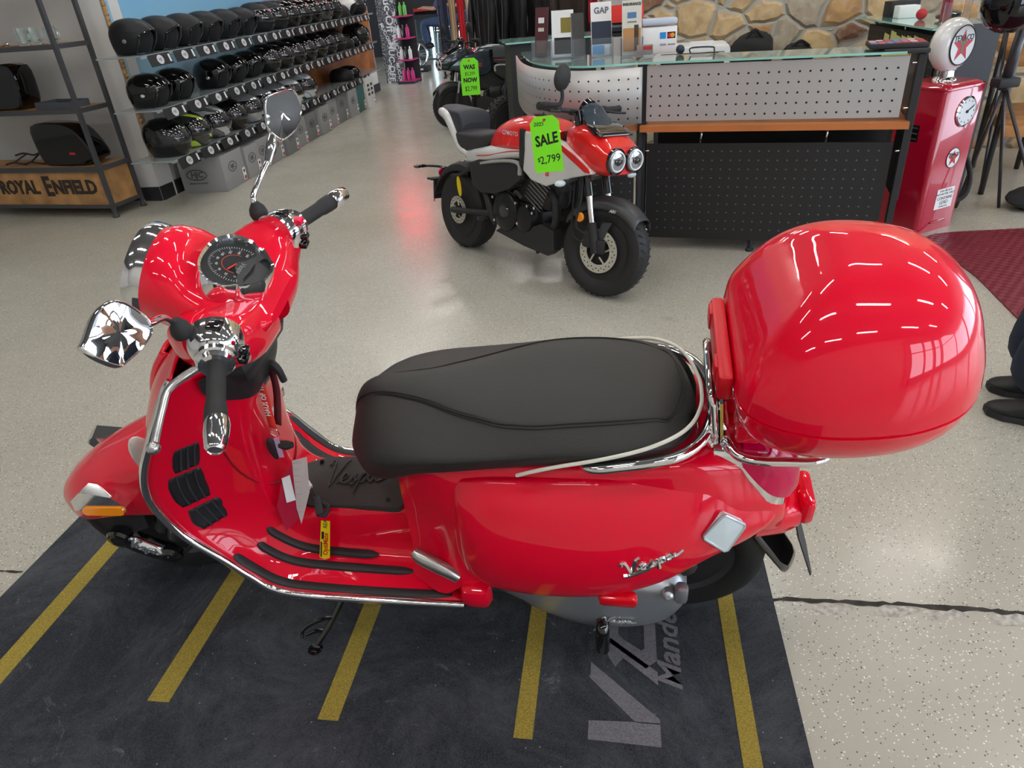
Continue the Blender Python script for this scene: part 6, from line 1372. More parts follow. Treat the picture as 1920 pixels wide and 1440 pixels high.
# sale tags
GRN = mat('tag_green', (.22, .88, .02), .55)
def sale_tag(name, lab, M, w, h, lines):
    t = thing(name, lab, 'price tag', M)
    b = MB(); b.prism([(-w/2, -h/2), (w/2, -h/2), (w/2, h/2-w*.2), (w/2-w*.2, h/2), (-w/2+w*.2, h/2), (-w/2, h/2-w*.2)], -.001, .001); b.obj('card', GRN, t)
    for s, x, y, sz, sh, off, rot, sx in lines:
        b = MB(); b.text(s, sz, TR(x, y, .0014) @ RZ(rot), ext=.0004, shear=sh, off=off, sx=sx); b.obj('lettering', INK, t)
    b = MB(); b.prism(circ(w*.05, 12), .001, .0016, TR(0, h/2-w*.13, 0)); b.obj('eyelet', mat('eyelet_red', (.6, .03, .05), .5), t)
    return t
sale_tag('sale_tag', 'bright green SALE tag reading 2,799 hanging from the red motorcycle', Matrix.Translation((.240, 3.19, .852)) @ frame((0,0,0), (1, -.25, .02), (-.03, .02, 1)) @ RZ(3) @ Matrix.Scale(.76, 4), .170, .315,
 [('SALE', 0, .025, .082, .12, .0028, 8, .78), ('2025', -.035, .115, .030, .2, .0003, 0, 1), ('$', -.055, -.085, .035, 0, .0002, 0, 1), ('2,799', .012, -.085, .062, .05, .0003, 5, .9)])
b = MB(); b.tube([(.238, 3.19, .955), (.235, 3.21, .985), (.232, 3.23, .955)], .002, 6, 3)
tag(b.obj('tag_string', BLKM), 'short black string holding the green SALE tag', 'string')
sale_tag('price_tag', 'green tag reading WAS and NOW hanging on the dark motorcycle', Matrix.Translation((-.18, 8.25, .60)) @ frame((0,0,0), (1, -.1, 0), (0, .12, 1)), .20, .37,
 [('WAS', 0, .095, .06, 0, .003, 0, .95), ('$3,299', 0, .03, .05, .1, .0, 0, .8), ('NOW', 0, -.035, .06, 0, .003, 0, .95), ('$2,799', 0, -.12, .065, .1, .0, 0, .75)])
# ---------------------------------------------------------------- people
SKIN = mat('skin', (.50, .28, .20), .55); JN = mat('blue_denim', (.035, .06, .12), .85, noise=.25, nscale=30, bump=.2); SHOE = mat('shoe_black', (.012, .012, .013), .5)
def skinmesh(name, pts, edges, rad, m_, parent, lv=2):
    me = bpy.data.meshes.new(name); bm = bmesh.new(); ly = bm.verts.layers.skin.verify()
    vs = [bm.verts.new(p) for p in pts]
    for v_, r in zip(vs, rad): v_[ly].radius = (r if hasattr(r, '__len__') else (r, r)); v_[ly].use_root = (v_ is vs[0])
    for a, c_ in edges: bm.edges.new((vs[a], vs[c_]))
    bm.to_mesh(me); bm.free(); me.materials.append(m_)
    o = bpy.data.objects.new(name, me); link(o, parent)
    md = o.modifiers.new('sk', 'SKIN'); md.use_smooth_shade = True; s_ = o.modifiers.new('ss', 'SUBSURF'); s_.levels = lv; s_.render_levels = lv
    return o
def shoe(parent, heel, toe, w=.05):
    h, t_ = V(heel), V(toe); L = (t_-h).length; Ms = frame(h, t_-h, V((0, 0, 1)).cross(t_-h))
    b = MB(); rg = []
    for k, hw, z1 in ((0, .55, .055), (.06, .8, .085), (.25, .85, .10), (.45, .88, .085), (.7, 1.0, .055), (.9, .8, .04), (1.0, .4, .028)):
        rg.append([(k*L, w*hw*math.cos(a), .002+z1/2+z1/2*math.sin(a)*(1 if math.sin(a) > 0 else 1)) for a in [2*math.pi*i/14 for i in range(14)]])
    b.surf(rg, 3, 2, cv=True, cap0=True, cap1=True, M=Ms); o = b.obj('shoe', SHOE, parent)
    b = MB(); b.prism([(x*L, w*y) for x, y in ((-.02, .5), (.2, .85), (.5, .85), (.72, 1.05), (.95, .75), (1.03, 0), (.95, -.75), (.72, -1.05), (.5, -.85), (.2, -.85), (-.02, -.5))], 0, .022, Ms); b.obj('sole', BLKM, o)
def person(label, M, J, shirt, trouser, hem=.08, hair=(.05, .03, .02)):
    t = thing('person', label, 'person', M)
    n = ['pel', 'waist', 'chest', 'neck', 'head0', 'head1']
    P_ = [J[k] for k in n]; E_ = [(0,1),(1,2),(2,3),(3,4),(4,5)]; Rr = [.10, .10, .12, .052, .075, .08]
    for sd_ in 'LR':
        i0 = len(P_); P_ += [J['hip'+sd_], J['kn'+sd_], J['an'+sd_]]; Rr += [.085, .055, .038]; E_ += [(0, i0), (i0, i0+1), (i0+1, i0+2)]
        i1 = len(P_); P_ += [J['sh'+sd_], J['el'+sd_], J['wr'+sd_], J['ha'+sd_]]; Rr += [.055, .040, .027, (.022, .038)]; E_ += [(2, i1), (i1, i1+1), (i1+1, i1+2), (i1+2, i1+3)]
    skinmesh('body', P_, E_, Rr, SKIN, t)
    Ps = [J['pel'], J['waist'], J['chest'], J['neck']]; Rs = [.135, .135, .145, .07]; Es = [(0,1),(1,2),(2,3)]
    for sd_ in 'LR': i1 = len(Ps); Ps += [J['sh'+sd_], J['el'+sd_]]; Rs += [.075, .058]; Es += [(2, i1), (i1, i1+1)]
    skinmesh('shirt', Ps, Es, Rs, shirt, t)
    Pt = [J['pel']]; Rt = [.128]; Et = []
    for sd_ in 'LR': i1 = len(Pt); Pt += [J['hip'+sd_], J['kn'+sd_], J['an'+sd_]]; Rt += [.115 if hem > .1 else .105, .12 if hem > .1 else .086, hem]; Et += [(0, i1), (i1, i1+1), (i1+1, i1+2)]
    skinmesh('trousers', Pt, Et, Rt, trouser, t)
    for sd_ in 'LR':
        a = V(J['an'+sd_]); d = V(J['foot'+sd_]); shoe(t, V((a.x, a.y, a.z-.08))-d.normalized()*.09, V((a.x, a.y, a.z-.08))+d*.22)
        w0, h0 = V(J['wr'+sd_]), V(J['ha'+sd_]); d = (h0-w0).normalized(); sx__ = d.cross(V((0,0,1))).normalized() if abs(d.z) < .9 else V((1,0,0))
        for q_, (o_, L_) in enumerate(((-.03, .055), (-.012, .075), (.008, .08), (.027, .07))):
            b = MB(); p0 = h0+sx__*o_; b.tube([p0-d*.02, p0+d*L_*.5, p0+d*L_*.85-V((0,0,.012))], [.010, .009, .007], 8, 3); b.obj('finger', SKIN, t)
        b = MB(); b.tube([w0+d*.02-sx__*.03, w0+d*.05-sx__*.055, w0+d*.085-sx__*.055], [.011, .010, .008], 8, 3); b.obj('thumb', SKIN, t)
    hd = (V(J['head0'])+V(J['head1']))/2; f_ = V(J['face']).normalized()
    b = MB(); b.sphere((0, 0, 0), 1, 18, 12, M=TR(*(hd+V((0, 0, .035))-f_*.018)), sc=(.088, .088, .085)); b.obj('hair', mat('hair_dark', hair, .6), t)
    b = MB(); b.sphere(hd+f_*.092-V((0, 0, .02)), .014, 10, 6, sc=(1, 1, 1.4)); b.obj('nose', SKIN, t)
    r_ = V((-f_.y, f_.x, 0))
    for s_ in (-1, 1): b = MB(); b.sphere(hd+f_*.078+r_*.03*s_+V((0, 0, .005)), .011, 10, 6); b.obj('eye', BLKG, t); b = MB(); b.sphere(hd+r_*.082*s_, .02, 10, 6, sc=(.7, .7, 1.2)); b.obj('ear', SKIN, t)
    b = MB(); b.sphere(hd+f_*.082-V((0, 0, .055)), .016, 10, 6, sc=(1, 1, .35)); b.obj('mouth', mat('lips', (.35, .10, .09), .5), t)
    return t
# standing at the right edge, only shoes and shins in the frame
J = dict(pel=(.32, .06, .95), waist=(.33, .06, 1.12), chest=(.33, .06, 1.33), neck=(.32, .06, 1.48), head0=(.30, .06, 1.58), head1=(.29, .06, 1.67), face=(-1, .3, 0),
 hipL=(.31, -.04, .90), knL=(.20, -.06, .50), anL=(.105, -.06, .085), footL=(-.45, .42, 0), hipR=(.34, .13, .90), knR=(.29, .12, .50), anR=(.21, .10, .085), footR=(-.45, .38, 0),
 shL=(.34, -.13, 1.40), elL=(.38, -.20, 1.14), wrL=(.30, -.20, .92), haL=(.28, -.20, .86), shR=(.34, .25, 1.40), elR=(.38, .32, 1.14), wrR=(.28, .32, .92), haR=(.25, .32, .86))
person('person in dark blue jeans and black shoes standing at the right edge', TR(1.722, 2.07, 0), J, mat('shirt_grey', (.10, .11, .12), .8), mat('navy_denim', (.012, .020, .040), .85, noise=.3, nscale=25, bump=.2), hem=.15)
def seated(lab, x, y, shirt, tr_, h=.84):
    J = dict(pel=(0, 0, h), waist=(.02, 0, h+.16), chest=(.0, .02, h+.38), neck=(-.04, .03, h+.53), head0=(-.08, .03, h+.62), head1=(-.09, .03, h+.71), face=(-1, .2, 0),
     hipL=(-.03, -.10, h-.01), knL=(-.42, -.12, h-.02), anL=(-.36, -.12, h-.42), footL=(-1, 0, 0), hipR=(-.03, .10, h-.01), knR=(-.42, .14, h-.02), anR=(-.34, .14, h-.42), footR=(-1, 0, 0),
     shL=(0, -.17, h+.42), elL=(-.14, -.20, h+.22), wrL=(-.36, -.14, h+.25), haL=(-.42, -.12, h+.25), shR=(0, .20, h+.42), elR=(-.14, .23, h+.22), wrR=(-.36, .17, h+.25), haR=(-.42, .15, h+.25))
    person(lab, TR(x, y, 0), J, shirt, tr_)
seated('person in a purple-blue shirt and jeans sitting on the nearer chrome bar stool', -.80, 16.25, mat('shirt_purple', (.06, .06, .14), .85), JN)
seated('person in a brown top and blue jeans sitting on the stool further back', -.36, 17.3, mat('shirt_brown', (.07, .035, .025), .85), JN)
# ---------------------------------------------------------------- bar stools, bar, fridge
def stool():
    t = thing('bar_stool', '', 'stool')
    b = MB(); b.lathe([(.15, .66), (.19, .67), (.195, .70), (.19, .735), (.17, .75), (.001, .75)], 28); b.obj('seat', BLKG, t)
    b = MB(); b.lathe([(.192, .655), (.198, .66), (.198, .675), (.192, .68)], 28, cap=False); b.obj('seat_band', CHROME, t)
    for k in range(4):
        a = R(45+90*k); b = MB(); b.tube([(.12*math.cos(a), .12*math.sin(a), .66), (.16*math.cos(a), .16*math.sin(a), .60), (.19*math.cos(a), .19*math.sin(a), .25), (.23*math.cos(a), .23*math.sin(a), .004)], .012, 8, 4); b.obj('leg', CHROME, t)
    b = MB(); b.tube([(.205*math.cos(R(15*k)), .205*math.sin(R(15*k)), .22) for k in range(24)], .012, 8, 1, closed=True); b.obj('foot_ring', CHROME, t)
    return t
t = stool(); t.matrix_world = TR(-.83, 16.25, 0); tag(t, 'black and chrome bar stool nearer the camera, under the person in purple-blue', 'stool', 'bar stools at the back')
c = copy_tree(t); c.matrix_world = TR(-.40, 17.3, 0); tag(c, 'black and chrome bar stool further back, under the person in brown', 'stool', 'bar stools at the back')
bar = thing('bar_counter', 'black bar counter with red top at the back of the shop', 'counter', TR(-1.75, 17.6, 0))
cbox('cabinet', [((.05, .3, .50), (.28, .9, 1.0))], BLKM, bar); cbox('cabinet', [((.70, .45, .96), (.9, .3, .09))], BLKM, bar); cbox('counter_top', [((.45, .15, 1.03), (1.25, 1.1, .05))], mat('bar_red', (.45, .03, .02), .35), bar)
fr = thing('display_fridge', 'glass-fronted display cabinet with a bright light strip under the red bar top', 'display cabinet', TR(-1.08, 17.9, 0))
cbox('cabinet', [((0, .25, .42), (.92, .06, .82)), ((-.45, 0, .42), (.03, .5, .82)), ((.45, 0, .42), (.03, .5, .82)), ((0, 0, .015), (.92, .5, .03))], mat('fridge_grey', (.10, .14, .15), .4), fr)
cbox('shelf', [((0, .02, .42), (.86, .42, .012))], GEDGE, fr); cbox('light_strip', [((-.10, .20, .42), (.05, .015, .78))], mat('fridge_light', (1, 1, 1), .5, emit=(.75, .95, 1.0), estr=6), fr)
cbox('glass_door', [((0, -.25, .42), (.90, .008, .80))], CLEAR, fr)
# ---------------------------------------------------------------- hanging clothes
def garment(lab, x, y, z0, z1, w, m_, rz=0, kind='jacket', name='jacket'):
    t = thing(name, lab, 'clothing', TR(x, y, 0) @ RZ(rz)); h = z1-z0
    b = MB(); rg = []
    rnd = random.Random(int(x*100+y*10))
    for k, hw, d_ in ((0, .92, .05), (.15, .95, .06), (.5, .88, .07), (.8, .95, .075), (.92, 1.0, .06), (.97, .6, .05), (1.0, .25, .04)):
        z = z0+h*k; rg.append([((w/2)*hw*math.cos(a)+.006*math.sin(5*a+k*7), d_*math.sin(a)*(1+.25*math.sin(6*a+rnd.random())), z) for a in [2*math.pi*i/22 for i in range(22)]])
    b.surf(rg, 3, 2, cv=True, cap0=True, cap1=True); o = b.obj('body', m_, t)
    if kind == 'jacket':
        for s in (-1, 1):
            b = MB(); b.tube([(s*w*.46, 0, z1-h*.09), (s*w*.56, -.02, z1-h*.35), (s*w*.56, -.05, z1-h*.6), (s*w*.52, -.07, z1-h*.86)], [.055, .058, .05, .042], 12, 4); b.obj('sleeve', m_, t)
        b = MB(); b.tube([(0, -.075, z0+.03), (0, -.082, z0+h*.5), (0, -.07, z1-h*.12)], .005, 6, 3); b.obj('zip', GREYM, t)
    b = MB(); b.tube([(0, 0, z1-.02), (0, 0, z1+.06), (.02, 0, z1+.09), (.0, 0, z1+.11)], .004, 6, 3); b.obj('hanger_hook', CHROME, t)
    return t
JB = mat('jacket_black', (.008, .0085, .010), .6, bump=.2, nscale=40); JBR = mat('jacket_brown', (.045, .03, .024), .7, bump=.2, nscale=40)
for k, (x, y, lab, m_) in enumerate(((.02, 11.3, 'black motorcycle jacket on the rail, leftmost of four', JB), (.22, 11.5, 'black motorcycle jacket on the rail, second of four', JB), (.46, 11.35, 'black motorcycle jacket on the rail, third of four', JB), (.86, 11.4, 'black motorcycle jacket on the rail, rightmost of four', JB))):
    garment(lab, x, y, .52, 1.42, .46, m_, rz=-55 if k < 3 else -8)
garment('dark brown jacket hanging behind the brochures', 1.28, 11.0, .62, 1.45, .48, JBR, rz=5)
for k, (x, nm, col) in enumerate(((-.66, 'dark blue', (.02, .025, .05)), (-.51, 'beige', (.42, .30, .18)), (-.36, 'bright red', (.50, .01, .02)), (-.21, 'cream', (.55, .42, .30)))):
    garment('%s garment on the rail beside the jackets' % nm, x, 14.0, .45 if k != 2 else .28, 1.40, .13, mat('cloth_'+nm.replace(' ', '_'), col, .85), rz=0, kind='slim', name='hanging_garment')
for k, (x, nm, col) in enumerate(((1.72, 'crimson', (.40, .01, .02)), (1.90, 'pale beige', (.50, .42, .30)), (2.12, 'navy blue', (.02, .035, .09)), (2.28, 'black', (.015, .015, .017)))):
    garment('%s garment hanging above the folded jeans' % nm, 1.36+k*.135, 9.6, .95, 1.75, .115, mat('cloth2_'+nm.replace(' ', '_'), col, .85), rz=0, kind='slim', name='hanging_garment')
for (x0, y0, x1, z, lab) in ((-.15, 11.4, 1.55, 1.53, 'black clothes rail holding the motorcycle jackets'), (-.75, 14.0, -.12, 1.51, 'black clothes rail holding the coloured garments'), (1.25, 9.6, 1.85, 1.86, 'black clothes rail above the folded jeans')):
    t = thing('clothes_rail', lab, 'clothes rail', TR(x0, y0, 0))
    b = MB(); b.tube([(0, 0, z), (x1-x0, 0, z)], .012, 8, 1); b.obj('rail', BLKM, t)
    for xx in (0, x1-x0): b = MB(); b.tube([(xx, 0, .01), (xx, 0, z)], .016, 8, 1); b.box((xx, 0, .01), (.05, .5, .02)); b.obj('upright', BLKM, t)
# ---------------------------------------------------------------- bike care stand, wheel display
pm_, nt, bs = nmat('doodle_print'); N = nt.nodes; L_ = nt.links; tc = N.new('ShaderNodeTexCoord'); wv = N.new('ShaderNodeTexVoronoi'); wv.feature = 'DISTANCE_TO_EDGE'; wv.inputs['Scale'].default_value = 34; L_.new(tc.outputs['Object'], wv.inputs['Vector'])
r = N.new('ShaderNodeValToRGB'); r.color_ramp.elements[0].position = .03; r.color_ramp.elements[0].color = (.5, .5, .5, 1); r.color_ramp.elements[1].position = .05; r.color_ramp.elements[1].color = (.012, .012, .014, 1); L_.new(wv.outputs[0], r.inputs['Fac']); L_.new(r.outputs[0], bs.inputs['Base Color'])
mu = thing('display_stand', 'black and white lettered display stand with pink shelves at the end of the helmet wall', 'display stand', TR(-1.87, 13.55, 0) @ RZ(-17))
cbox('side_panel', [((.17, .25, .95), (.36, .03, 1.9))], pm_, mu); cbox('plinth', [((.45, .2, .02), (.30, .36, .04))], BLKM, mu)
b = MB()
FW = frame((0,0,0), (0,0,-1), (1,0,0))
b.text('Muc-Off', .20, TR(.20, .233, 1.16) @ FW, ext=.001, off=.004); b.text('MUC-OFF', .15, TR(.14, .233, .35) @ FW @ RZ(-6), ext=.001, off=.003); b.text('MUC-OFF', .11, TR(.28, .233, .55) @ FW @ RZ(8), ext=.001, off=.002)
for zz, xx, rr_ in ((.80, .10, 20), (.72, .25, -15), (.15, .26, 5), (.12, .06, -8), (1.55, .08, 5), (1.45, .30, -6), (.95, .31, 4)): b.text('MUC-OFF', .085, TR(xx, .233, zz) @ FW @ RZ(rr_), ext=.001, off=.002)
b.obj('lettering', PAPER, mu)
PINK = mat('pink_shelf', (.55, .03, .20), .4); rnd = random.Random(2)
for z in (.04, .38, .72, 1.06): cbox('shelf', [((.47, .2, z), (.26, .34, .02))], PINK, mu)
cbox('back_panel', [((.47, .38, .75), (.28, .02, 1.5))], BLKM, mu)
for z in (.05, .39, .73, 1.07):
    for k in range(3):
        c_ = rnd.choice([PINK, BLKG, PAPER, mat('bottle_green', (.15, .5, .1), .3)])
        b = MB(); b.lathe([(.03, 0), (.032, .01), (.032, .14), (.012, .17), (.012, .2), (.001, .2)], 14)
        o = b.obj('bottle', c_, M=TR(-1.87, 13.55, 0) @ RZ(-17) @ TR(.39+.08*k, .15, z+.0012)); tag(o, '%s cleaning product bottle on the pink-shelved stand, %s shelf, %s' % ({PINK.name: 'pink', BLKG.name: 'black', PAPER.name: 'white'}.get(c_.name, 'green'), {.05: 'lowest', .39: 'second', .73: 'third', 1.07: 'top'}[z], ['left', 'middle', 'right'][k]), 'bottle', 'cleaning bottles on the display stand')
wd_ = thing('wheel_display', 'chrome motorcycle wheel standing on a black display foot near the bar', 'wheel', TR(-1.34, 15.3, 0) @ RZ(-10))
b = MB(); Mw = TR(0, 0, .31) @ RX(90); b.lathe([(.205, -.03), (.22, -.035), (.23, -.02), (.215, 0), (.23, .02), (.22, .035), (.205, .03), (.2, 0), (.205, -.03)], 40, Mw, cap=False); b.obj('wheel_rim', CHROME, wd_)
b = MB(); b.lathe([(.04, -.03), (.05, 0), (.04, .03)], 16, Mw)
for k in range(5):
    a = 2*math.pi*k/5
    for e in (-.12, .12): b.tube([Mw @ V((.03*math.cos(a+e*3), .03*math.sin(a+e*3), 0)), Mw @ V((.205*math.cos(a+e), .205*math.sin(a+e), 0))], .012, 8, 1)
b.obj('spokes', CHROME, wd_)
cbox('foot', [((0, 0, .05), (.46, .28, .10))], BLKM, wd_, bev=.02); b = MB(); b.text('RAPIDO', .07, TR(0, -.142, .05) @ FR, ext=.001, off=.002, shear=.3) if False else b.text('WHEELS', .065, TR(0, -.142, .05) @ FR, ext=.001, off=.002, shear=.3) if False else b.box((-.08, -.142, .055), (.08, .003, .03)); b.obj('red_mark', mat('mark_red', (.6, .02, .02), .5), wd_)
b = MB(); b.box((.05, -.142, .055), (.16, .003, .03)); b.obj('white_mark', PAPER, wd_)
# small dirt bike hidden behind the red motorcycle: front wheel and white guard
db = thing('dirt_bike', 'small dirt bike with a white fork guard behind the red motorcycle', 'motorcycle', TR(.16, 7.3, 0) @ RZ(42))
b, b2 = MB(), MB(); wheel(b, b2, (0, 0, .25), .25, .09, .19, hub=.03, spokes=9)
for i in range(30):
    for s_ in (-1, 0, 1): b.box((0, 0, 0), (.022, .022, .014), M=TR(0, 0, .25) @ RY(12*i+6*(s_ == 0)) @ TR(0, s_*.03, .25))
w_ = b.obj('front_wheel', TIRE, db); b2.obj('rim', RIM, w_)
for s_ in (-1, 1): b = MB(); b.tube([(0, s_*.07, .25), (.16, s_*.07, .80)], .022, 10, 1); b.obj('fork', BLKM, db)
b = MB(); b.surf([[(x+.04*math.sin(k), -.098+.004*abs(k), z) for k in (-1, 0, 1)] for x, z in ((.0, .30), (.05, .42), (.11, .60), (.14, .66))], 2, 2); b.box((.05, -.10, .48), (.11, .012, .34), M=TR(.05, 0, .48) @ RY(16) @ TR(-.05, 0, -.48), bev=.004); b.obj('fork_guard', WHT, db)
b = MB(); b.tube([(.16, 0, .80), (.5, 0, .72), (.9, 0, .75)], [.06, .10, .05], 10, 4); b.box((.45, 0, .42), (.35, .16, .3), bev=.05); b.tube([(.3, -.05, .6), (.6, 0, .25), (1.1, 0, .25)], .03, 8, 3); b.obj('frame', BLKM, db)
b, b2 = MB(), MB(); wheel(b, b2, (1.12, 0, .25), .25, .09, .19, hub=.03, spokes=9); w_ = b.obj('rear_wheel', TIRE, db); b2.obj('rim', RIM, w_)
# ---------------------------------------------------------------- right edge: wood and steel bench display, helmet, red cloth, bag
WB_ = mat('bench_wood', (.50, .24, .09), .55, noise=.3, nscale=8)
bt = thing('bench_display', 'steel framed display with thick wooden boards at the upper right', 'display stand', TR(3.62, 4.95, 0) @ RZ(62))
for z, x0, x1 in ((.42, -.5, .35), (.80, -.2, .85), (1.15, -.5, .5)): cbox('wooden_board', [(((x0+x1)/2, 0, z), (x1-x0, .26, .07))], WB_, bt, bev=.006)
for x in (-.45, .30):
    for y in (-.14, .14): b = MB(); b.tube([(x, y, .0), (x+.03, y, 1.3)], .018, 8, 1); b.obj('steel_post', GREYM, bt)
for y in (-.15, .15): b = MB(); b.tube([(-.45, y, .06), (.32, y, 1.14)], .008, 6, 1); b.tube([(.30, y, .06), (-.42, y, 1.14)], .008, 6, 1); b.obj('cross_brace', GREYM, bt)
cs = thing('clamp_stand', 'dark steel post with clamp in front of the bench display', 'stand', TR(2.86, 4.0, 0))
for q_ in ((.34, .30, .01), (.30, -.16, .01), (.10, .36, .01)): b = MB(); b.tube([(.03, .1, .78), q_], .010, 8, 1); b.obj('leg', GREYM, cs)
b = MB(); b.tube([(.025, .1, .76), (.02, .06, 1.12)], .026, 8, 1); b.obj('post', GREYM, cs); b = MB(); b.box((.02, .09, .80), (.12, .09, .05), bev=.01); b.obj('clamp', BLKM, cs)
b = MB(); b.surf([ring_h(0, .02, .02), ring_h(.02, .08, .07), ring_h(.07, .125, .11), ring_h(.14, .14, .125), ring_h(.21, .12, .11), ring_h(.26, .06, .05), ring_h(.27, .01, .01)], 4, 1, cv=True, cap0=True, cap1=True); b.obj('gloss_black_bowl', HGL, cs).matrix_basis = TR(-.22, -.10, 1.075) @ RY(14)
b = MB(); b.box((0, 0, 0), (.16, .02, .20), bev=.008); b.obj('chrome_plate', CHROME, cs).matrix_basis = TR(-.07, -.06, 1.20) @ RY(24) @ RX(-20)
b = MB(); b.tube([(-.2, -.08, 1.14), (.02, .05, 1.11)], .014, 8, 1); b.obj('cross_arm', GREYM, cs)
b = MB(); blob(b, (0, 0, .20), (.34, .10, .28), 21, amp=.12); tag(b.obj('red_cloth', mat('red_fabric', (.20, .01, .03), .9, bump=.3, nscale=40), M=TR(4.34, 5.18, -.02)), 'dark red fabric piled beside the stone wall at the right edge', 'fabric')
b = MB(); blob(b, (0, 0, .075), (.20, .13, .075), 23, amp=.18); tag(b.obj('bag', CLO, M=TR(3.42, 4.25, 0)), 'black bag on the floor at the right edge beyond the red mat', 'bag')
b = MB(); blob(b, (0, 0, .05), (.24, .12, .05), 25, amp=.18); tag(b.obj('bag', CLO, M=TR(4.20, 4.98, 0)), 'flat black bag on the floor beside the dark red fabric', 'bag')
# ---------------------------------------------------------------- small things hanging on the scooter
def SL(x, y, z): return SM @ V((x, y, z))
neon = thing('neon_sign', 'glowing red sign hanging high towards the back, seen reflected in the floor', 'sign', TR(-1.75, 14.6, 2.75))
b = MB(); b.box((0, 0, 0), (.8, .05, .5), bev=.02); b.obj('backing', BLKM, neon); b = MB(); b.box((0, -.03, 0), (.7, .02, .4), bev=.01); b.obj('red_tubes', mat('neon_red', (1, .05, .1), .4, emit=(1.0, .02, .08), estr=6), neon)
for x_ in (-.3, .3): b = MB(); b.tube([(x_, 0, .25), (x_, 0, 1.85)], .006, 6, 1); b.obj('hanging_rod', GREYM, neon)

ly = thing('key_lanyard', 'red lanyard with lettering and keys hanging from the scooter bag hook', 'lanyard', TR(*SL(.50, .0, .50)))
LI = TR(*SL(.50, .0, .50)).inverted()
def lp_(x, y, z): return LI @ SL(x, y, z)
LRED = mat('lanyard_red', (.75, .03, .02), .6); LDK = mat('lanyard_dark', (.10, .01, .015), .7)
def ribbon(pts, wdir, w, m_, nm, parent, th=.0012):
    b = MB(); Pq = cr(np.array([list(p) for p in pts]), 5, False); rg = []
    for p in Pq: p = V(p); rg.append([p-wdir*w/2, p+wdir*w/2])
    b.rings(rg, closed=False); return b.obj(nm, m_, parent, solid=th)
wv_ = (V(SL(.1, -.01, -.03))-V(SL(0, 0, 0))).normalized()
path = [lp_(.488, .01, .806), lp_(.492, -.022, .796), lp_(.499, -.032, .752), lp_(.498, -.045, .69), lp_(.497, -.055, .648)]
ribbon(path, wv_, .020, LRED, 'strap', ly)
ribbon([lp_(.512, .01, .79), lp_(.516, -.01, .73), lp_(.506, -.045, .65)], wv_, .018, LDK, 'back_strap', ly)
b = MB(); Mt = frame(lp_(.4985, -.0385, .722), lp_(.4985, -.032, .752)-lp_(.498, -.045, .69), -wv_); zt_s = 1 if (Mt.to_3x3() @ V((0,0,1))).y < 0 else -1; b.text('HAUS OF TR', .0165, Mt @ TR(.002, 0, .003*zt_s), ext=.0006, off=.0003, sx=.92)
b.obj('lettering', PAPER, ly)
b = MB(); b.tube([lp_(.497+.011*math.cos(a), -.056, .636+.013*math.sin(a)) for a in [2*math.pi*i/16 for i in range(16)]], .0013, 6, 1, closed=True); b.obj('split_ring', CHROME, ly)
b = MB(); b.surf([[lp_(.478+rx*math.cos(a), -.062+dy, .585+rz_*math.sin(a)) for a in [2*math.pi*i/16 for i in range(16)]] for dy, rx, rz_ in ((-.007, .006, .026), (-.005, .011, .034), (.005, .011, .034), (.007, .006, .026))], 2, 2, cv=True, cap0=True, cap1=True); b.obj('key_fob', BLKM, ly)
b = MB(); b.prism([(-.006, -.028), (.006, -.028), (.006, .028), (-.006, .028)], 0, .002, frame(lp_(.495, -.062, .590), V((1, -.1, 0)), V((0, 0, 1)))); b.obj('plastic_tag', mat('tag_pink', (.55, .35, .55), .4), ly)
b = MB(); b.tube([lp_(.495, -.056, .595), lp_(.512, -.056, .592), lp_(.528, -.056, .594)], [.009, .012, .008], 8, 3); b.obj('rubber_cap', BLKM, ly)
pt = thing('paper_tag', 'red and white folded paper tag hanging at the tunnel of the scooter', 'tag', TR(*SL(.49, -.03, .42)))
PI_ = TR(*SL(.49, -.03, .42)).inverted()
def sheet(nm, pts, m_, parent, up=0): 
    b = MB(); b.add([PI_ @ (SL(*p)+V((0, -up, up))) for p in pts], [tuple(range(len(pts)))], False); return b.obj(nm, m_, parent, solid=.0008)
TRED = mat('tag_red', (.45, .005, .04), .5)
o = sheet('red_sheet', [(.478, -.075, .50), (.505, -.06, .53), (.50, -.105, .38), (.462, -.135, .355), (.455, -.115, .43)], TRED, pt)
sheet('white_panel', [(.478, -.080, .495), (.498, -.072, .50), (.50, -.095, .432), (.480, -.105, .432)], PAPER, pt, .004)
o = sheet('white_sheet', [(.508, -.055, .535), (.548, -.05, .545), (.540, -.085, .455), (.502, -.118, .365), (.495, -.10, .405)], mat('tag_white', (.62, .56, .55), .6), pt, .002)
b = MB()
for i in range(9):
    p0 = V((.512+.002*i*-.6, -.060-.0062*i, .530-.016*i)); p1 = p0+V((.026-.0015*i, -.001, .004)); q0, q1 = [PI_ @ (SL(*p)+V((0, -.005, .005))) for p in (p0, p1)]
    b.tube([q0, q1], .0007, 4, 1)
b.obj('print_lines', mat('fine_print', (.45,.45,.47), .7), pt)
yt = thing('charger_lead', 'black charger plug with a yellow label hanging from the tunnel mat', 'charger lead', TR(*SL(.55, -.11, .40)))
YI = TR(*SL(.55, -.11, .40)).inverted()
def yl(x, y, z): return YI @ SL(x, y, z)
b = MB(); b.tube([yl(.497, -.03, .418), yl(.515, -.045, .43), yl(.53, -.06, .425), yl(.548, -.085, .415)], .0022, 6, 4); b.tube([yl(.49, -.02, .412), yl(.497, -.03, .418)], .002, 6, 1); b.obj('cable', RUB, yt)
b = MB(); b.box((0, 0, 0), (.03, .014, .01), M=frame(yl(.512, -.042, .432), yl(.53, -.06, .425)-yl(.50, -.03, .43), V((0, 0, 1))), bev=.003); b.obj('white_plug', PAPER, yt)
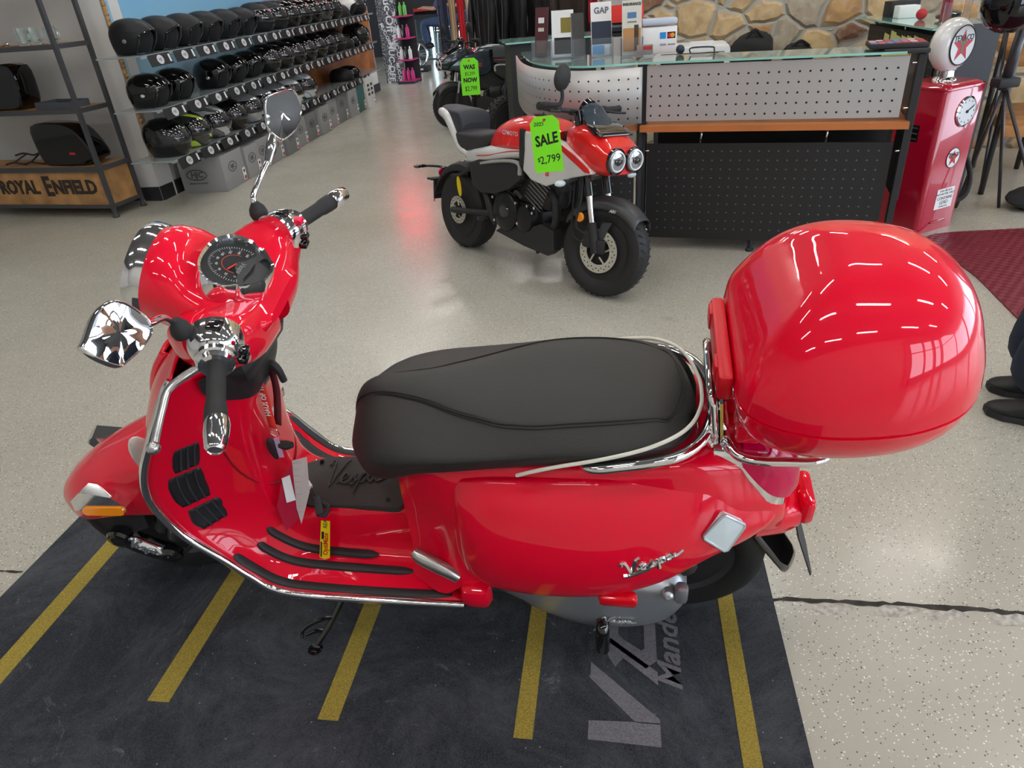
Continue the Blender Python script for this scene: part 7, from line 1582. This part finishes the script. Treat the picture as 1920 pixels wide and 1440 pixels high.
b = MB(); b.box((0, 0, 0), (.05, .024, .02), M=frame(yl(.553, -.095, .412), yl(.565, -.12, .40)-yl(.545, -.08, .42), V((0, 0, 1))), bev=.005); b.tube([yl(.56, -.085, .415), yl(.578, -.095, .412), yl(.575, -.115, .405), yl(.563, -.115, .405)], .006, 8, 4); b.obj('black_connector', BLKM, yt)
a_, c_ = yl(.572, -.118, .385), yl(.555, -.160, .285); Mt = frame((a_+c_)/2, c_-a_, V((1, 0, 0))); Lr = (c_-a_).length
zz = (Mt.to_3x3() @ V((0, 0, 1))); 
if zz.y > 0: Mt = Mt @ Matrix.Rotation(math.pi, 4, 'X')
b = MB(); b.prism([(-Lr/2, -.011), (Lr/2, -.013), (Lr/2+.004, 0), (Lr/2, .013), (-Lr/2, .011)], 0, .001, Mt); yb = b.obj('yellow_label', mat('label_yellow', (.78, .55, .0), .5), yt)
b = MB(); b.text('OptiMate', .017, Mt @ TR(.014, .002, .0013) @ RZ(180), ext=.0003, off=.0004, shear=.1); b.obj('brand_print', mat('opti_red', (.5, .03, .0), .5), yb)
b = MB(); b.text('REA', .014, Mt @ TR(-.045, 0, .0013) @ RZ(180), ext=.0003, shear=.2); b.box((.03, -.009, .0015), (.045, .0035, .0004), M=Mt); b.box((-.012, -.006, .0015), (.022, .006, .0004), M=Mt); b.obj('black_print', INK, yb)
# ---------------------------------------------------------------- light
sc = bpy.context.scene
w = bpy.data.worlds.new('sky'); sc.world = w; w.use_nodes = True
wb = w.node_tree.nodes['Background']; wb.inputs['Color'].default_value = (0.75, 0.86, 1.0, 1); wb.inputs['Strength'].default_value = 3.5
vs = sc.view_settings; sc.display_settings.display_device = 'sRGB'
vs.view_transform = 'Standard'; vs.look = 'None'; vs.gamma = 1.0; vs.exposure = EXPOSURE
vs.use_curve_mapping = False
bpy.context.view_layer.update()
# ceiling strip lamps
TUBE = mat('lamp_tube', (1, 1, 1), .5, emit=(1.0, .97, .92), estr=LAMP)
HOUS = mat('lamp_housing', (.6, .6, .6), .5)
lp = thing('ceiling_lamp', 'white ceiling strip lamp with a bright diffuser', 'ceiling lamp', TR(0, 0, 4.45), 'ceiling strip lamps in rows over the shop floor')
b = MB(); b.box((0, 0, .06), (1.3, .2, .08), bev=.02); b.obj('housing', HOUS, lp)
b = MB(); b.box((0, 0, .005), (1.22, .13, .03), bev=.012); b.obj('diffuser', TUBE, lp)
lp.matrix_world = TR(-3.6, -2.6, 4.45) @ RZ(-12)
for j in range(7):
    for i in range(5):
        if i == 0 and j == 0: continue
        c = copy_tree(lp); c.matrix_world = TR(-3.6+i*2.3+j*.35, -2.6+j*2.7, 4.45) @ RZ(-12)
